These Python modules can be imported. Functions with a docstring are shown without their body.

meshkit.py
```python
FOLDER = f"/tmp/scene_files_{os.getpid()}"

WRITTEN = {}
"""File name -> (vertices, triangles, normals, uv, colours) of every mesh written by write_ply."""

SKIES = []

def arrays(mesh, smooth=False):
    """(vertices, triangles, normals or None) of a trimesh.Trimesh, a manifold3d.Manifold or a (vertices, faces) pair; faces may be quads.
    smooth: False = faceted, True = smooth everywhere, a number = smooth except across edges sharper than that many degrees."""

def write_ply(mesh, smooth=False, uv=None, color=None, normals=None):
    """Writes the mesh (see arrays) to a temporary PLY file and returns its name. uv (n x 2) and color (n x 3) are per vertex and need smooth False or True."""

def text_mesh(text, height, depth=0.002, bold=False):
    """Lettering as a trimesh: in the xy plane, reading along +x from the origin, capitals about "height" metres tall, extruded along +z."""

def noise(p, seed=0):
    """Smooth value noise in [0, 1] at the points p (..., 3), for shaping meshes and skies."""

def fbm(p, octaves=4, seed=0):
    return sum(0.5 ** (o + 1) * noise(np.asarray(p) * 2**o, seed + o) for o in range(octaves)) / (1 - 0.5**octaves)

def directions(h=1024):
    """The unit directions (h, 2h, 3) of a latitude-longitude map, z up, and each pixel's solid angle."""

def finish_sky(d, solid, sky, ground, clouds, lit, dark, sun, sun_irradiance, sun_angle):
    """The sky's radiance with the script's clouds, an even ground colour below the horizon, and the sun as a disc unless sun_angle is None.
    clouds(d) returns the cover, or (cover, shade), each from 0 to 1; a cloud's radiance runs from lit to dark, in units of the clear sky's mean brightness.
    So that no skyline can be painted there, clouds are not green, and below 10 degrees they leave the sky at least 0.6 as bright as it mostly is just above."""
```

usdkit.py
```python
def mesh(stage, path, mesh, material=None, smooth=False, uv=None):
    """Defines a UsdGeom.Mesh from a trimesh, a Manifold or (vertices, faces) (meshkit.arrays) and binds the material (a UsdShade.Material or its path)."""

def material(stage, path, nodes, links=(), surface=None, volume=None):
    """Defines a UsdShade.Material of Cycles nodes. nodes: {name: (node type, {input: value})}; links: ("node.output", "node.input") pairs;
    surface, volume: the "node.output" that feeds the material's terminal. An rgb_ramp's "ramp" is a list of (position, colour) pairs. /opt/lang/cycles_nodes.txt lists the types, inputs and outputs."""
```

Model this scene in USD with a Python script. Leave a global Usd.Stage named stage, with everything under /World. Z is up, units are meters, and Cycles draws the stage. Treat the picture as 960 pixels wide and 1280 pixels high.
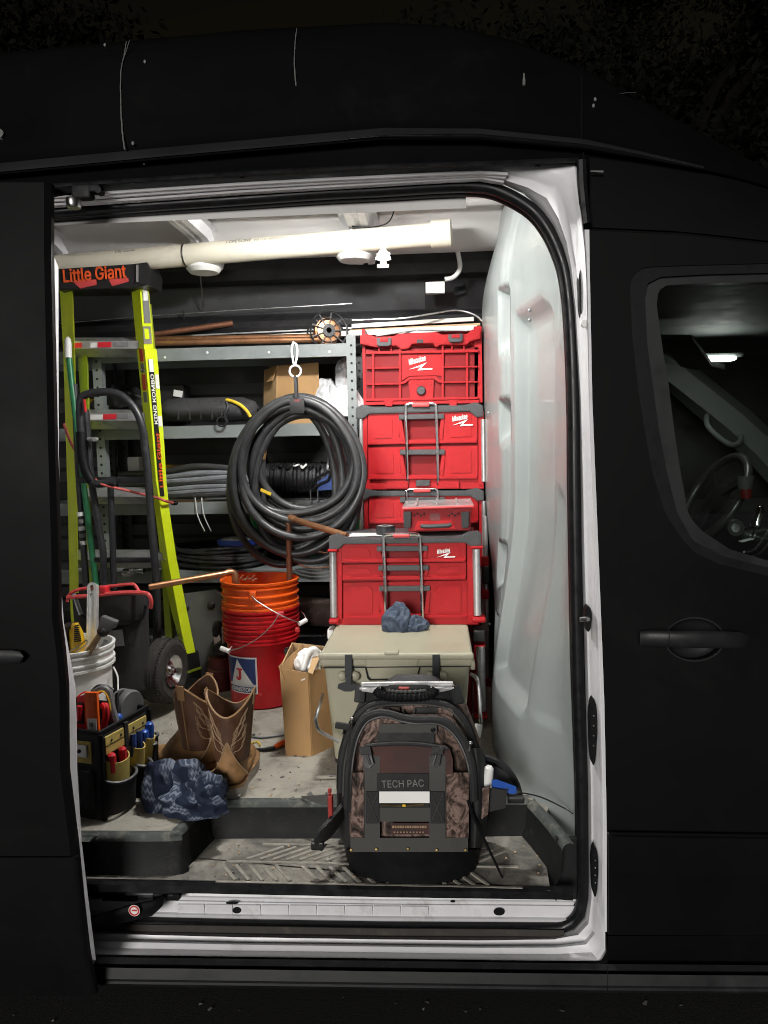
import math, random
import numpy as np, trimesh, manifold3d, shapely, usdkit, meshkit
from shapely.geometry import Polygon, LineString
from pxr import Usd, UsdGeom, UsdLux, UsdShade, Gf, Sdf

# ------------------------------------------------------------------ camera, sky, lights
stage = Usd.Stage.CreateInMemory()
UsdGeom.SetStageUpAxis(stage, 'Z')
UsdGeom.Xform.Define(stage, '/World'); UsdGeom.Scope.Define(stage, '/World/Looks')
EYE = np.array([0.0, -1.85, 1.70]); YAW, PITCH, ROLL = math.radians(4.1), math.radians(4.77), math.radians(1.15)
FPX = 960.0                                   # focal length in pixels of the 960 x 1280 photograph
fw = np.array([-math.sin(YAW)*math.cos(PITCH), math.cos(YAW)*math.cos(PITCH), -math.sin(PITCH)])
r0 = np.array([math.cos(YAW), math.sin(YAW), 0.0]); u0 = np.cross(r0, fw)
rt = r0*math.cos(ROLL) - u0*math.sin(ROLL); up = u0*math.cos(ROLL) + r0*math.sin(ROLL)
cam = UsdGeom.Camera.Define(stage, '/World/camera')
M = Gf.Matrix4d(*rt, 0, *up, 0, *(-fw), 0, *EYE, 1)
cam.AddTransformOp().Set(M)
cam.CreateHorizontalApertureAttr(24.0); cam.CreateVerticalApertureAttr(32.0); cam.CreateFocalLengthAttr(24.0)
cam.CreateClippingRangeAttr((0.05, 1000.0)); cam.CreateExposureAttr(0.0)

SUN_DIR = np.array([-0.27, -1.0, 0.20]); SUN_DIR /= np.linalg.norm(SUN_DIR)      # towards the far street lighting behind the camera
usdkit.material(stage, '/World/Looks/night_sky', {
    's': ('sky_texture', {'sky_type': 'single_scattering', 'sun_disc': False, 'sun_elevation': math.asin(SUN_DIR[2]), 'sun_rotation': math.atan2(SUN_DIR[0], SUN_DIR[1])}),
    'h': ('hsv', {'saturation': 0.2}), 'w': ('mix_color', {'blend_type': 'multiply', 'fac': 1.0, 'b': (1.0, 0.80, 0.45)}),
    'b': ('background_shader', {'strength': 0.0016})}, [('s.color', 'h.color'), ('h.color', 'w.a'), ('w.result', 'b.color')], surface='b.background')
dome = UsdLux.DomeLight.Define(stage, '/World/sky'); dome.CreateIntensityAttr(1.0)
UsdShade.MaterialBindingAPI.Apply(dome.GetPrim()).Bind(UsdShade.Material.Get(stage, '/World/Looks/night_sky'))
dome.GetPrim().SetCustomDataByKey('kind', 'structure')
sun = UsdLux.DistantLight.Define(stage, '/World/street_glow')
sun.CreateNormalizeAttr(True); sun.CreateIntensityAttr(0.58); sun.CreateAngleAttr(20.0); sun.CreateColorAttr((1.0, 0.97, 0.93))
_z = SUN_DIR; _x = np.cross([0, 0, 1.0], _z); _x /= np.linalg.norm(_x); _y = np.cross(_z, _x)
sun.AddTransformOp().Set(Gf.Matrix4d(*_x, 0, *_y, 0, *_z, 0, 0, 0, 0, 1))
LAMP_POWER = 1.0

# ------------------------------------------------------------------ helpers
def ray(px, py):
    d = fw*FPX + rt*(px-480.0) + up*(640.0-py); return d
def P(px, py, Y):                                # the point seen at a pixel of the photograph, on the plane y = Y
    d = ray(px, py); return EYE + d*((Y-EYE[1])/d[1])
def G(px, py, z):                                # the same on the plane z
    d = ray(px, py); return EYE + d*((z-EYE[2])/d[2])
def X(px, py, x):
    d = ray(px, py); return EYE + d*((x-EYE[0])/d[0])
def proj(p):
    v = np.asarray(p, float)-EYE; w = v@fw; return 480+FPX*(v@rt)/w, 640-FPX*(v@up)/w
def S(Y): return (Y-EYE[1])/FPX                   # metres per photograph pixel at depth Y
V = lambda *a: np.array(a, float)
T = trimesh
def cat(ms): 
    ms = [m for m in ms if m is not None and len(m.faces)]
    return T.util.concatenate(ms)
def move(m, p): m = m.copy(); m.apply_translation(p); return m
def frame(m, o, r, u, n=None):                   # local x, y, z of the mesh along r, u, n
    r, u = np.asarray(r, float), np.asarray(u, float); r = r/np.linalg.norm(r); n = np.cross(r, u) if n is None else np.asarray(n, float)
    n = n/np.linalg.norm(n); u = np.cross(n, r)
    A = np.eye(4); A[:3, 0], A[:3, 1], A[:3, 2], A[:3, 3] = r, u, n, o
    m = m.copy(); m.apply_transform(A); return m
def rot(m, axis, deg, about=(0, 0, 0)):
    m = m.copy(); m.apply_transform(T.transformations.rotation_matrix(math.radians(deg), axis, about)); return m
def box(c, s): return move(T.creation.box(np.asarray(s, float)), c)
def box2(a, b): a, b = np.asarray(a, float), np.asarray(b, float); return box((a+b)/2, np.abs(b-a))
def rbox(c, s, r=0.01, k=2):                     # box with rounded edges
    s = np.asarray(s, float); r = min(r, s.min()*0.499); a = np.linspace(0, np.pi/2, k+1); pts = []
    for t in a:
        for f in a: pts.append((math.cos(t)*math.cos(f), math.cos(t)*math.sin(f), math.sin(t)))
    pts = np.array(pts)*r + (s/2-r); allp = np.vstack([pts*np.array([i, j, l]) for i in (-1, 1) for j in (-1, 1) for l in (-1, 1)])
    return move(T.convex.convex_hull(np.unique(allp.round(6), axis=0)), c)
def rbox2(a, b, r=0.01, k=2): a, b = np.asarray(a, float), np.asarray(b, float); return rbox((a+b)/2, np.abs(b-a), r, k)
def beam(p0, p1, w, h, upv=(0, 0, 1), r=0.0):     # a bar from p0 to p1
    p0, p1 = np.asarray(p0, float), np.asarray(p1, float); d = p1-p0; L = np.linalg.norm(d)
    if abs(np.dot(d/L, upv)) > 0.95: upv = (0, 1, 0)
    m = rbox((0, 0, 0), (L, h, w), r) if r else T.creation.box((L, h, w))
    n = np.cross(d, upv); return frame(m, (p0+p1)/2, d, np.cross(n, d))
def tube(pts, r, closed=False, n=8, caps=True):
    p = np.asarray(pts, float); N = len(p); r = np.broadcast_to(np.asarray(r, float), (N,))
    t = (np.roll(p, -1, 0)-np.roll(p, 1, 0)) if closed else np.gradient(p, axis=0); t /= np.maximum(np.linalg.norm(t, axis=1, keepdims=True), 1e-9)
    a = V(0, 0, 1) if abs(t[0][2]) < 0.9 else V(1, 0, 0); a = a-t[0]*(a@t[0]); rows = []
    ang = np.linspace(0, 2*np.pi, n, endpoint=False)
    for i in range(N):
        a = a-t[i]*(a@t[i]); a /= max(np.linalg.norm(a), 1e-9); b = np.cross(t[i], a)
        rows.append(p[i]+r[i]*(np.cos(ang)[:, None]*a+np.sin(ang)[:, None]*b))
    v = np.vstack(rows); f = []
    for i in range(N if closed else N-1):
        j = (i+1) % N
        for k in range(n):
            l = (k+1) % n; f += [(i*n+k, i*n+l, j*n+l), (i*n+k, j*n+l, j*n+k)]
    if caps and not closed:
        v = np.vstack([v, p[0], p[-1]]); c0, c1 = len(v)-2, len(v)-1
        for k in range(n): l = (k+1) % n; f += [(c0, l, k), (c1, (N-1)*n+k, (N-1)*n+l)]
    return T.Trimesh(v, f, process=False)
def curve(pts, n=40, closed=False):               # smooth line through points (Catmull-Rom)
    p = np.asarray(pts, float); N = len(p); out = []
    segs = N if closed else N-1
    for s in range(segs):
        q = [p[(s+k-1) % N] if closed else p[min(max(s+k-1, 0), N-1)] for k in range(4)]
        m = max(2, n//segs)
        for t in np.linspace(0, 1, m, endpoint=False):
            out.append(0.5*((2*q[1])+(-q[0]+q[2])*t+(2*q[0]-5*q[1]+4*q[2]-q[3])*t*t+(-q[0]+3*q[1]-3*q[2]+q[3])*t**3))
    if not closed: out.append(p[-1])
    return np.array(out)
def lathe(prof, c=(0, 0, 0), axis='z', n=32):     # (radius, height) pairs
    m = T.creation.revolve(np.array(prof, float), sections=n)
    if axis == 'x': m = rot(m, (0, 1, 0), 90)
    if axis == 'y': m = rot(m, (1, 0, 0), -90)
    return move(m, c)
def poly3(poly, depth):                          # shapely polygon extruded along +z of its own plane
    gs = getattr(poly, 'geoms', [poly]); return cat([T.creation.extrude_polygon(g, depth, engine='earcut') for g in gs if g.area > 1e-10])
def plate(px, Y, th, hole=None, bev=0.0, buf=0.0):  # outline in pixels at depth Y, thickness th towards +y; bev narrows the front edge
    q = [P(a, b, Y) for a, b in px]; pg = Polygon([(c[0], c[2]) for c in q], [[(P(a, b, Y)[0], P(a, b, Y)[2]) for a, b in h] for h in (hole or [])]).buffer(0)
    if buf: pg = pg.buffer(-buf).buffer(buf*2).buffer(-buf)
    return slab(pg, Y, th, bev)
def slab(pg, Y, th, bev=0.0):                    # polygon in x, z, front face at y = Y
    def flat(m, y): m = m.copy(); v = m.vertices.copy(); m.vertices = np.stack([v[:, 0], y-v[:, 2], v[:, 1]], 1); return m     # -z of its plane = +y
    if not bev: return flat(poly3(pg, th), Y+th)
    ins = pg.buffer(-bev); cs = [(flat(poly3(pg, th-bev), Y+th)), flat(poly3(ins, bev*1.01), Y+bev*1.01)]
    mid = pg.buffer(-bev*0.35); cs.append(flat(poly3(mid, th-bev*0.4), Y+th-0.0007))
    return cat(cs)
def loft(rows, th=None, closed=False):           # grid of points (n, m, 3) as a sheet; th gives it thickness along the normal
    g = np.asarray(rows, float); n, m = g.shape[:2]; f = []
    for i in range(n-1):
        for j in range(m if closed else m-1):
            k = (j+1) % m; f += [(i*m+j, i*m+k, (i+1)*m+k), (i*m+j, (i+1)*m+k, (i+1)*m+j)]
    s = T.Trimesh(g.reshape(-1, 3), f, process=False)
    if th is None: return s
    nrm = s.vertex_normals; b = g.reshape(-1, 3)-nrm*th; o = n*m; F = list(f)+[(c+o, bb+o, a+o) for a, bb, c in f]
    def edge(idx):
        for a, bb in zip(idx[:-1], idx[1:]): F.append((bb, a, a+o)); F.append((bb, a+o, bb+o))
    edge([j for j in range(m)]); edge([(n-1)*m+j for j in range(m-1, -1, -1)])
    if not closed: edge([i*m for i in range(n-1, -1, -1)]); edge([i*m+m-1 for i in range(n)])
    return T.Trimesh(np.vstack([g.reshape(-1, 3), b]), F, process=False)
def hull(pts): return T.convex.convex_hull(np.asarray(pts, float))
def sph(c, r, s=(1, 1, 1), k=2): m = T.creation.icosphere(k, r); m.apply_scale(s); return move(m, c)
def textm(t, o, r, u, h, depth=0.0012, bold=True, slant=0.0, squeeze=1.0):   # lettering on a surface: o = lower left, r = reading direction, u = up
    m = meshkit.text_mesh(t, h, depth, bold); v = m.vertices.copy(); v[:, 0] = v[:, 0]*squeeze + v[:, 1]*slant; m.vertices = v
    return frame(m, o, r, u)

# ------------------------------------------------------------------ prims
_used = {}
def _num(parent, name):
    k = parent+'/'+name; i = _used.get(k, -1)+1; _used[k] = i; return k if i == 0 else '%s_%03d' % (k, i)
BASE = {}
def thing(name, label, cat_, base=(0, 0, 0), group=None):
    path = _num('/World', name); x = UsdGeom.Xform.Define(stage, path); x.AddTranslateOp().Set(Gf.Vec3d(*map(float, base)))
    BASE[path] = np.array(base, float); pr = x.GetPrim()
    pr.SetCustomDataByKey('label', label); pr.SetCustomDataByKey('category', cat_)
    if group: pr.SetCustomDataByKey('group', group)
    return path
def part(parent, name, mesh, mat, smooth=35, label=None, kind=None):
    path = _num(parent, name); base = BASE[parent]; m = mesh.copy(); m.apply_translation(-base)
    o = usdkit.mesh(stage, path, m, MAT[mat], smooth=smooth); BASE[path] = base
    if label: o.GetPrim().SetCustomDataByKey('label', label)
    if kind: o.GetPrim().SetCustomDataByKey('kind', kind)
    return path
def one(name, label, cat_, mesh, mat, group=None, kind=None, smooth=35):
    path = _num('/World', name); b = mesh.bounds; base = V((b[0][0]+b[1][0])/2, (b[0][1]+b[1][1])/2, b[0][2])
    m = mesh.copy(); m.apply_translation(-base); o = usdkit.mesh(stage, path, m, MAT[mat], smooth=smooth); o.AddTranslateOp().Set(Gf.Vec3d(*base)); pr = o.GetPrim(); BASE[path] = base
    if label: pr.SetCustomDataByKey('label', label); pr.SetCustomDataByKey('category', cat_)
    if group: pr.SetCustomDataByKey('group', group)
    if kind: pr.SetCustomDataByKey('kind', kind)
    return path

# ------------------------------------------------------------------ materials
MAT = {}
def mat(name, c, rough=0.5, metal=0.0, var=0.15, scale=14.0, dirt=None, dirt_amt=0.0, dirt_scale=5.0, bump=0.0, bscale=120.0, spec=0.5, coat=0.0, rvar=0.12, extra=None):
    c = np.array(c, float); nodes = {
        'g': ('geometry', {}), 'n': ('noise_texture', {'scale': scale, 'detail': 5.0, 'roughness': 0.6}),
        'r': ('rgb_ramp', {'ramp': [(0.25, tuple(c*(1-var))), (0.75, tuple(np.minimum(c*(1+var), 0.95)))]}),
        'rr': ('map_range', {'from_min': 0.3, 'from_max': 0.7, 'to_min': max(rough-rvar, 0.03), 'to_max': min(rough+rvar, 1.0)}),
        'p': ('principled_bsdf', {'metallic': metal, 'specular_ior_level': spec, 'coat_weight': coat})}
    links = [('g.position', 'n.vector'), ('n.fac', 'r.fac'), ('n.fac', 'rr.value'), ('rr.result', 'p.roughness')]
    out = 'r.color'
    if dirt is not None:
        nodes['dn'] = ('noise_texture', {'scale': dirt_scale, 'detail': 8.0, 'roughness': 0.72, 'distortion': 0.4})
        nodes['dr'] = ('map_range', {'from_min': 0.62-0.3*dirt_amt, 'from_max': 0.75, 'to_min': 0.0, 'to_max': min(1.0, 0.35+dirt_amt), 'clamp': True})
        nodes['dm'] = ('mix_color', {'b': tuple(dirt)}); links += [('g.position', 'dn.vector'), ('dn.fac', 'dr.value'), ('dr.result', 'dm.fac'), (out, 'dm.a')]; out = 'dm.result'
    links.append((out, 'p.base_color'))
    if bump:
        nodes['bn'] = ('noise_texture', {'scale': bscale, 'detail': 3.0}); nodes['b'] = ('bump', {'strength': bump, 'distance': 0.002})
        links += [('g.position', 'bn.vector'), ('bn.fac', 'b.height'), ('b.normal', 'p.normal')]
    MAT[name] = usdkit.material(stage, '/World/Looks/'+name, nodes, links, surface='p.BSDF')
# ------------------------------------------------------------------ materials of the van and the setting
mat('black_paint', (0.0045, 0.0045, 0.0049), 0.5, var=0.12, scale=2.5, dirt=(0.012, 0.0118, 0.0112), dirt_amt=0.22, dirt_scale=2.2, rvar=0.1, bump=0.05, bscale=300, spec=0.07)
mat('white_paint', (0.72, 0.72, 0.74), 0.35, var=0.05, scale=6, dirt=(0.30, 0.28, 0.25), dirt_amt=0.10, dirt_scale=7)
mat('sill_paint', (0.66, 0.66, 0.68), 0.42, var=0.10, scale=9, dirt=(0.20, 0.17, 0.14), dirt_amt=0.30, dirt_scale=9)
mat('grey_paint', (0.255, 0.28, 0.275), 0.34, rvar=0.04, var=0.03, scale=5, dirt=(0.22, 0.22, 0.205), dirt_amt=0.04, dirt_scale=8, coat=0.15)
mat('ceiling_paint', (0.62, 0.61, 0.60), 0.45, var=0.05, scale=4, dirt=(0.40, 0.38, 0.36), dirt_amt=0.08)
mat('rubber', (0.008, 0.008, 0.009), 0.5, var=0.1, scale=30, bump=0.05, spec=0.12)
mat('seal_rubber', (0.008, 0.008, 0.0095), 0.36, var=0.2, scale=30, spec=0.3)
mat('dirty_rubber', (0.030, 0.026, 0.022), 0.75, var=0.3, scale=20, dirt=(0.10, 0.075, 0.055), dirt_amt=0.3, dirt_scale=14)
mat('trim_plastic', (0.013, 0.0135, 0.0145), 0.46, spec=0.3, var=0.12, scale=12, dirt=(0.05, 0.05, 0.05), dirt_amt=0.10, dirt_scale=6, bump=0.1, bscale=500)
mat('step_rubber', (0.014, 0.0145, 0.015), 0.55, var=0.3, scale=10, dirt=(0.10, 0.093, 0.08), dirt_amt=0.16, dirt_scale=8, bump=0.3, bscale=160, spec=0.15)
mat('step_nose', (0.05, 0.058, 0.054), 0.7, var=0.4, scale=25, dirt=(0.26, 0.24, 0.20), dirt_amt=0.4, dirt_scale=18, bump=0.4)
mat('step_mat', (0.10, 0.095, 0.085), 0.85, var=0.3, scale=12, dirt=(0.44, 0.41, 0.35), dirt_amt=0.8, dirt_scale=7, bump=0.5, bscale=140)
mat('step_rib', (0.31, 0.29, 0.25), 0.85, var=0.35, scale=22, dirt=(0.06, 0.055, 0.05), dirt_amt=0.25, dirt_scale=12, bump=0.4, bscale=140)
mat('floor_mat', (0.33, 0.31, 0.262), 0.85, var=0.22, scale=5, dirt=(0.085, 0.072, 0.06), dirt_amt=0.46, dirt_scale=9, bump=0.5, bscale=90)
mat('wall_black', (0.012, 0.012, 0.0135), 0.40, var=0.15, scale=8, dirt=(0.03, 0.03, 0.03), dirt_amt=0.05, dirt_scale=25, bump=0.15, bscale=60)
mat('wall_grey', (0.050, 0.052, 0.055), 0.42, var=0.2, scale=8, dirt=(0.12, 0.12, 0.12), dirt_amt=0.12, dirt_scale=6)
mat('asphalt', (0.013, 0.0122, 0.012), 0.9, var=0.5, scale=90, dirt=(0.03, 0.026, 0.024), dirt_amt=0.2, dirt_scale=60, bump=0.8, bscale=220)
mat('cab_grey', (0.07, 0.078, 0.074), 0.7, var=0.1, scale=12)
mat('cab_dark', (0.012, 0.012, 0.013), 0.5, var=0.2, scale=12)
mat('chrome', (0.75, 0.75, 0.76), 0.18, metal=1.0, var=0.05)
mat('steel', (0.55, 0.55, 0.55), 0.32, metal=1.0, var=0.1)
mat('white_plastic', (0.78, 0.78, 0.76), 0.4, var=0.04)
mat('dried_white', (0.16, 0.16, 0.155), 0.8, var=0.3, scale=60)
mat('red_print', (0.55, 0.03, 0.03), 0.5)
mat('bark', (0.003, 0.0026, 0.002), 0.95, spec=0.05)
mat('leaf', (0.0018, 0.002, 0.001), 0.95, spec=0.1, var=0.5, scale=3)
def emit(name, c, s):
    MAT[name] = usdkit.material(stage, '/World/Looks/'+name, {'e': ('emission', {'color': c, 'strength': s})}, [], surface='e.emission')
emit('lamp_lens', (1.0, 0.985, 0.955), 530.0*LAMP_POWER)
emit('cab_lamp_lens', (1.0, 0.98, 0.94), 45.0)
MAT['window_glass'] = usdkit.material(stage, '/World/Looks/window_glass', {'f': ('fresnel', {'IOR': 1.5}), 't': ('transparent_bsdf', {'color': (0.80, 0.84, 0.82)}), 'g': ('glossy_bsdf', {'roughness': 0.02}), 'm': ('mix_closure', {})},
    [('f.fac', 'm.fac'), ('t.BSDF', 'm.closure1'), ('g.BSDF', 'm.closure2')], surface='m.closure')

# ------------------------------------------------------------------ ground and what stands behind the van
gr = T.creation.box((400, 400, 0.2)); gr.apply_translation((0, 150, -0.1)); one('ground', None, None, gr, 'asphalt', kind='structure')
rng = np.random.default_rng(5)
lf = []
for k in range(14):
    p = P(rng.uniform(0, 960), rng.uniform(1248, 1278), 0); q = G(rng.uniform(0, 960), rng.uniform(1246, 1279), 0.0)
    s = rng.uniform(0.003, 0.007); lf.append(rot(move(hull(rng.normal(0, 1, (7, 3))*V(s, s*0.7, s*0.15)), q+V(0, 0, 0.003)), (0, 0, 1), rng.uniform(0, 6), q))
one('ground_litter', 'scattered grit and leaf bits lying on the asphalt', 'litter', cat(lf), 'dried_white', kind='stuff')

def tree(label, c, trunk_h, R, n, seed):
    rg = np.random.default_rng(seed); c = V(*c)
    t = thing('tree', label, 'tree', (c[0], c[1], 0))
    top = V(c[0], c[1], trunk_h); br = [tube(curve([(c[0], c[1], 0), (c[0]+.1, c[1], trunk_h*.5), tuple(top)], 8), np.linspace(.22, .12, 9)[:len(curve([(c[0], c[1], 0), (c[0]+.1, c[1], trunk_h*.5), tuple(top)], 8))], n=8)]
    clump = []
    for k in range(16):
        d = rg.normal(0, 1, 3); d[2] = abs(d[2])*.6; d /= np.linalg.norm(d); e = top+d*V(*R)*rg.uniform(.5, .95)
        br.append(tube([top-V(0, 0, .2), (top+e)/2+V(0, 0, .15), e], [.07, .045, .02], n=6)); clump.append(e)
    for k in range(34):
        d = rg.normal(0, 1, 3); d /= np.linalg.norm(d); clump.append(top+V(0, 0, R[2]*.25)+d*V(*R)*rg.uniform(.35, 1.0))
    part(t, 'trunk', cat(br), 'bark')
    clump = np.array(clump); cc = clump[rg.integers(0, len(clump), n)]; pos = cc+rg.normal(0, .22, (n, 3))*V(1, 1, .8)
    a = rg.normal(0, 1, (n, 3)); a /= np.linalg.norm(a, axis=1, keepdims=True); b = np.cross(a, rg.normal(0, 1, (n, 3))); b /= np.linalg.norm(b, axis=1, keepdims=True)
    L = rg.uniform(.022, .048, (n, 1)); v = np.stack([pos-a*L, pos+b*L*.45, pos+a*L, pos-b*L*.45], 1).reshape(-1, 3)
    i = np.arange(n)[:, None]*4; f = np.vstack([i+[0, 1, 2], i+[0, 2, 3]])
    part(t, 'crown', T.Trimesh(v, f, process=False), 'leaf', smooth=False)
tree('dark leafy tree rising behind the rear half of the van roof', P(20, 20, 4.2)*V(1, 1, 0), 3.7, (1.3, 1.2, 1.3), 22000, 11)
tree('dark leafy tree rising behind the windscreen end of the roof', P(830, 60, 4.6)*V(1, 1, 0), 3.6, (2.1, 1.4, 1.9), 60000, 12)

# ------------------------------------------------------------------ the van
van = thing('cargo_van', 'matte black high roof cargo van with side door slid open', 'van', (0, 0.9, 0))
def Yb(z): return 0.055*np.clip((np.asarray(z, float)-1.45)/0.85, 0, 1.6)**1.6 + 0.03*np.clip((0.62-np.asarray(z, float))/0.3, 0, 1)
def Yp(px, py, off=0.0):                         # a pixel on the curved side of the body, off metres behind the skin
    Y = off
    for _ in range(4): q = P(px, py, Y); Y = float(Yb(q[2]))+off
    return P(px, py, Y)
def interp(pl, x): pl = np.array(pl, float); return np.interp(x, pl[:, 0], pl[:, 1])

def skin(px, off, th, hole=None, size=0.09, step=None, rnd=0):
    A = lambda l: [(Yp(a, b, off)[0], Yp(a, b, off)[2]) for a, b in l]
    pg = Polygon(A(px), [A(h) for h in (hole or [])]).buffer(0)
    if rnd: R2 = lambda q: Polygon(q).buffer(-rnd).buffer(2*rnd).buffer(-rnd); pg = R2(A(px)); pg = pg.difference(R2(A(hole[0]))) if hole else pg
    zs = np.arange(pg.bounds[1]-.01, pg.bounds[3]+size, size); ms = []
    if step: zs = np.sort(np.append(zs, [step-.003, step+.007]))
    for a, b in zip(zs[:-1], zs[1:]):
        g = pg.intersection(shapely.box(-9, a, 9, b))
        for q in getattr(g, 'geoms', [g]):
            if q.geom_type == 'Polygon' and q.area > 1e-7: ms.append(slab(q, 0, th))
    m = cat(ms); v = m.vertices.copy(); y = Yb(v[:, 2])+off
    if step: y = y-0.012*(v[:, 2] < step)
    v[:, 1] += y; m.vertices = v
    # drop the inner walls between the strips
    m.merge_vertices(); return m

# roof and the body side above the doors
GUT = [(-260, 224), (-120, 214), (0, 205), (200, 186), (480, 161), (600, 162), (730, 175), (800, 190), (880, 209), (960, 232), (1150, 290), (1400, 380)]
CRE = [(-260, 86), (-120, 76), (0, 66), (150, 52), (300, 38), (480, 28), (560, 32), (640, 50), (730, 85), (880, 168), (960, 212), (1150, 330), (1400, 480)]
BOT = [(-260, 256), (62, 232), (400, 211), (650, 203), (718, 200), (736, 199), (737, 284), (850, 289), (960, 301), (1150, 330), (1400, 400)]
cols = [-260, -120, -40, 0, 60, 120, 200, 300, 400, 480, 560, 600, 640, 680, 718, 728, 736.1, 737.1, 770, 800, 840, 880, 920, 960, 1050, 1150, 1400]
rows = []
for c in cols:
    g, cr, b = interp(GUT, c), interp(CRE, c), interp(BOT, c); led = 13*np.interp(c, [0, 500, 730, 880, 900], [1, 1, .9, .25, .05])
    cr = min(cr, g-6); a = [P(c, cr, .50)+V(0, 1.4, .03), P(c, cr, .50)+V(0, .45, .03)]
    for t, y in ((0, .46), (.05, .40), (.13, .335), (.3, .27), (.6, .20), (.9, .15)): a.append(P(c, cr+(g-cr)*t, y))
    lo = .05*led/13
    a += [P(c, g-1.5, .135), P(c, g+led*.4, .12-lo*.75), P(c, g+led, .115-lo), P(c, g+led+4, .125-lo*.6)]
    b = max(b, g+led+6)
    a += [P(c, b-(b-g-led)*.5, .085), P(c, b, .07 if c > 736.5 else .06), P(c, b+1, .16)]
    rows.append(a)
part(van, 'roof', loft(rows), 'black_paint', smooth=28)
seam = [P(727, interp(CRE, 727)+(175-85)*t, y-.004) for t, y in ((.13, .335), (.3, .27), (.6, .20), (.9, .15), (1.0, .133))]+[P(729, 190, .09), P(730, 198, .062)]
part(van, 'roof_seam', tube(seam, .0022, n=6), 'rubber')
mat('moulding', (0.026, 0.026, 0.028), 0.45, var=0.15, scale=5, spec=0.3)
gm = []
for c in cols:
    if c < 890:
        g, led = interp(GUT, c), 13*np.interp(c, [0, 500, 730, 880, 900], [1, 1, .9, .25, .05]); lo = .05*led/13
        gm.append([P(c, g-1.2, .131), P(c, g-.5, .127), P(c, g+led*.4, .116-lo*.75), P(c, g+led*.75, .112-lo*.9), P(c, g+led*.8, .12-lo*.9)])
part(van, 'roof_moulding', loft(gm), 'moulding', smooth=40)
for pts, w in (([(158, 52), (155, 70), (151, 90), (151, 130), (153, 165), (156, 187)], .0020), ([(162, 50), (157, 66), (153, 78)], .0014), ([(371, 36), (369, 52), (368, 80), (370, 107)], .0018), ([(655, 92), (655, 106)], .004), ([(738, 214), (754, 214.6)], .003), ([(0, 163), (3, 168), (0, 173)], .009)):
    q = []
    for a, b in pts:
        t = (b-interp(CRE, a))/(interp(GUT, a)-interp(CRE, a)); y = np.interp(t, [0.02, .13, .3, .6, .9, 1, 1.2], [.36, .33, .267, .198, .148, .11, .075]); q.append(P(a, b, y-.003))
    part(van, 'white_streak', tube(curve(q, 14), np.linspace(w*.5, w, len(curve(q, 14))), n=5), 'dried_white')
for a, b in ((131, 56), (181, 77), (166, 179), (180, 204), (744, 124), (742, 132)):
    t = (b-interp(CRE, a))/(interp(GUT, a)-interp(CRE, a)); y = np.interp(t, [0.02, .13, .3, .6, .9, 1, 1.2], [.36, .33, .267, .198, .148, .10, .075]); part(van, 'white_speck', sph(P(a, b, y-.004), .0035, (1, .5, 1.4), 1), 'dried_white')

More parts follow.
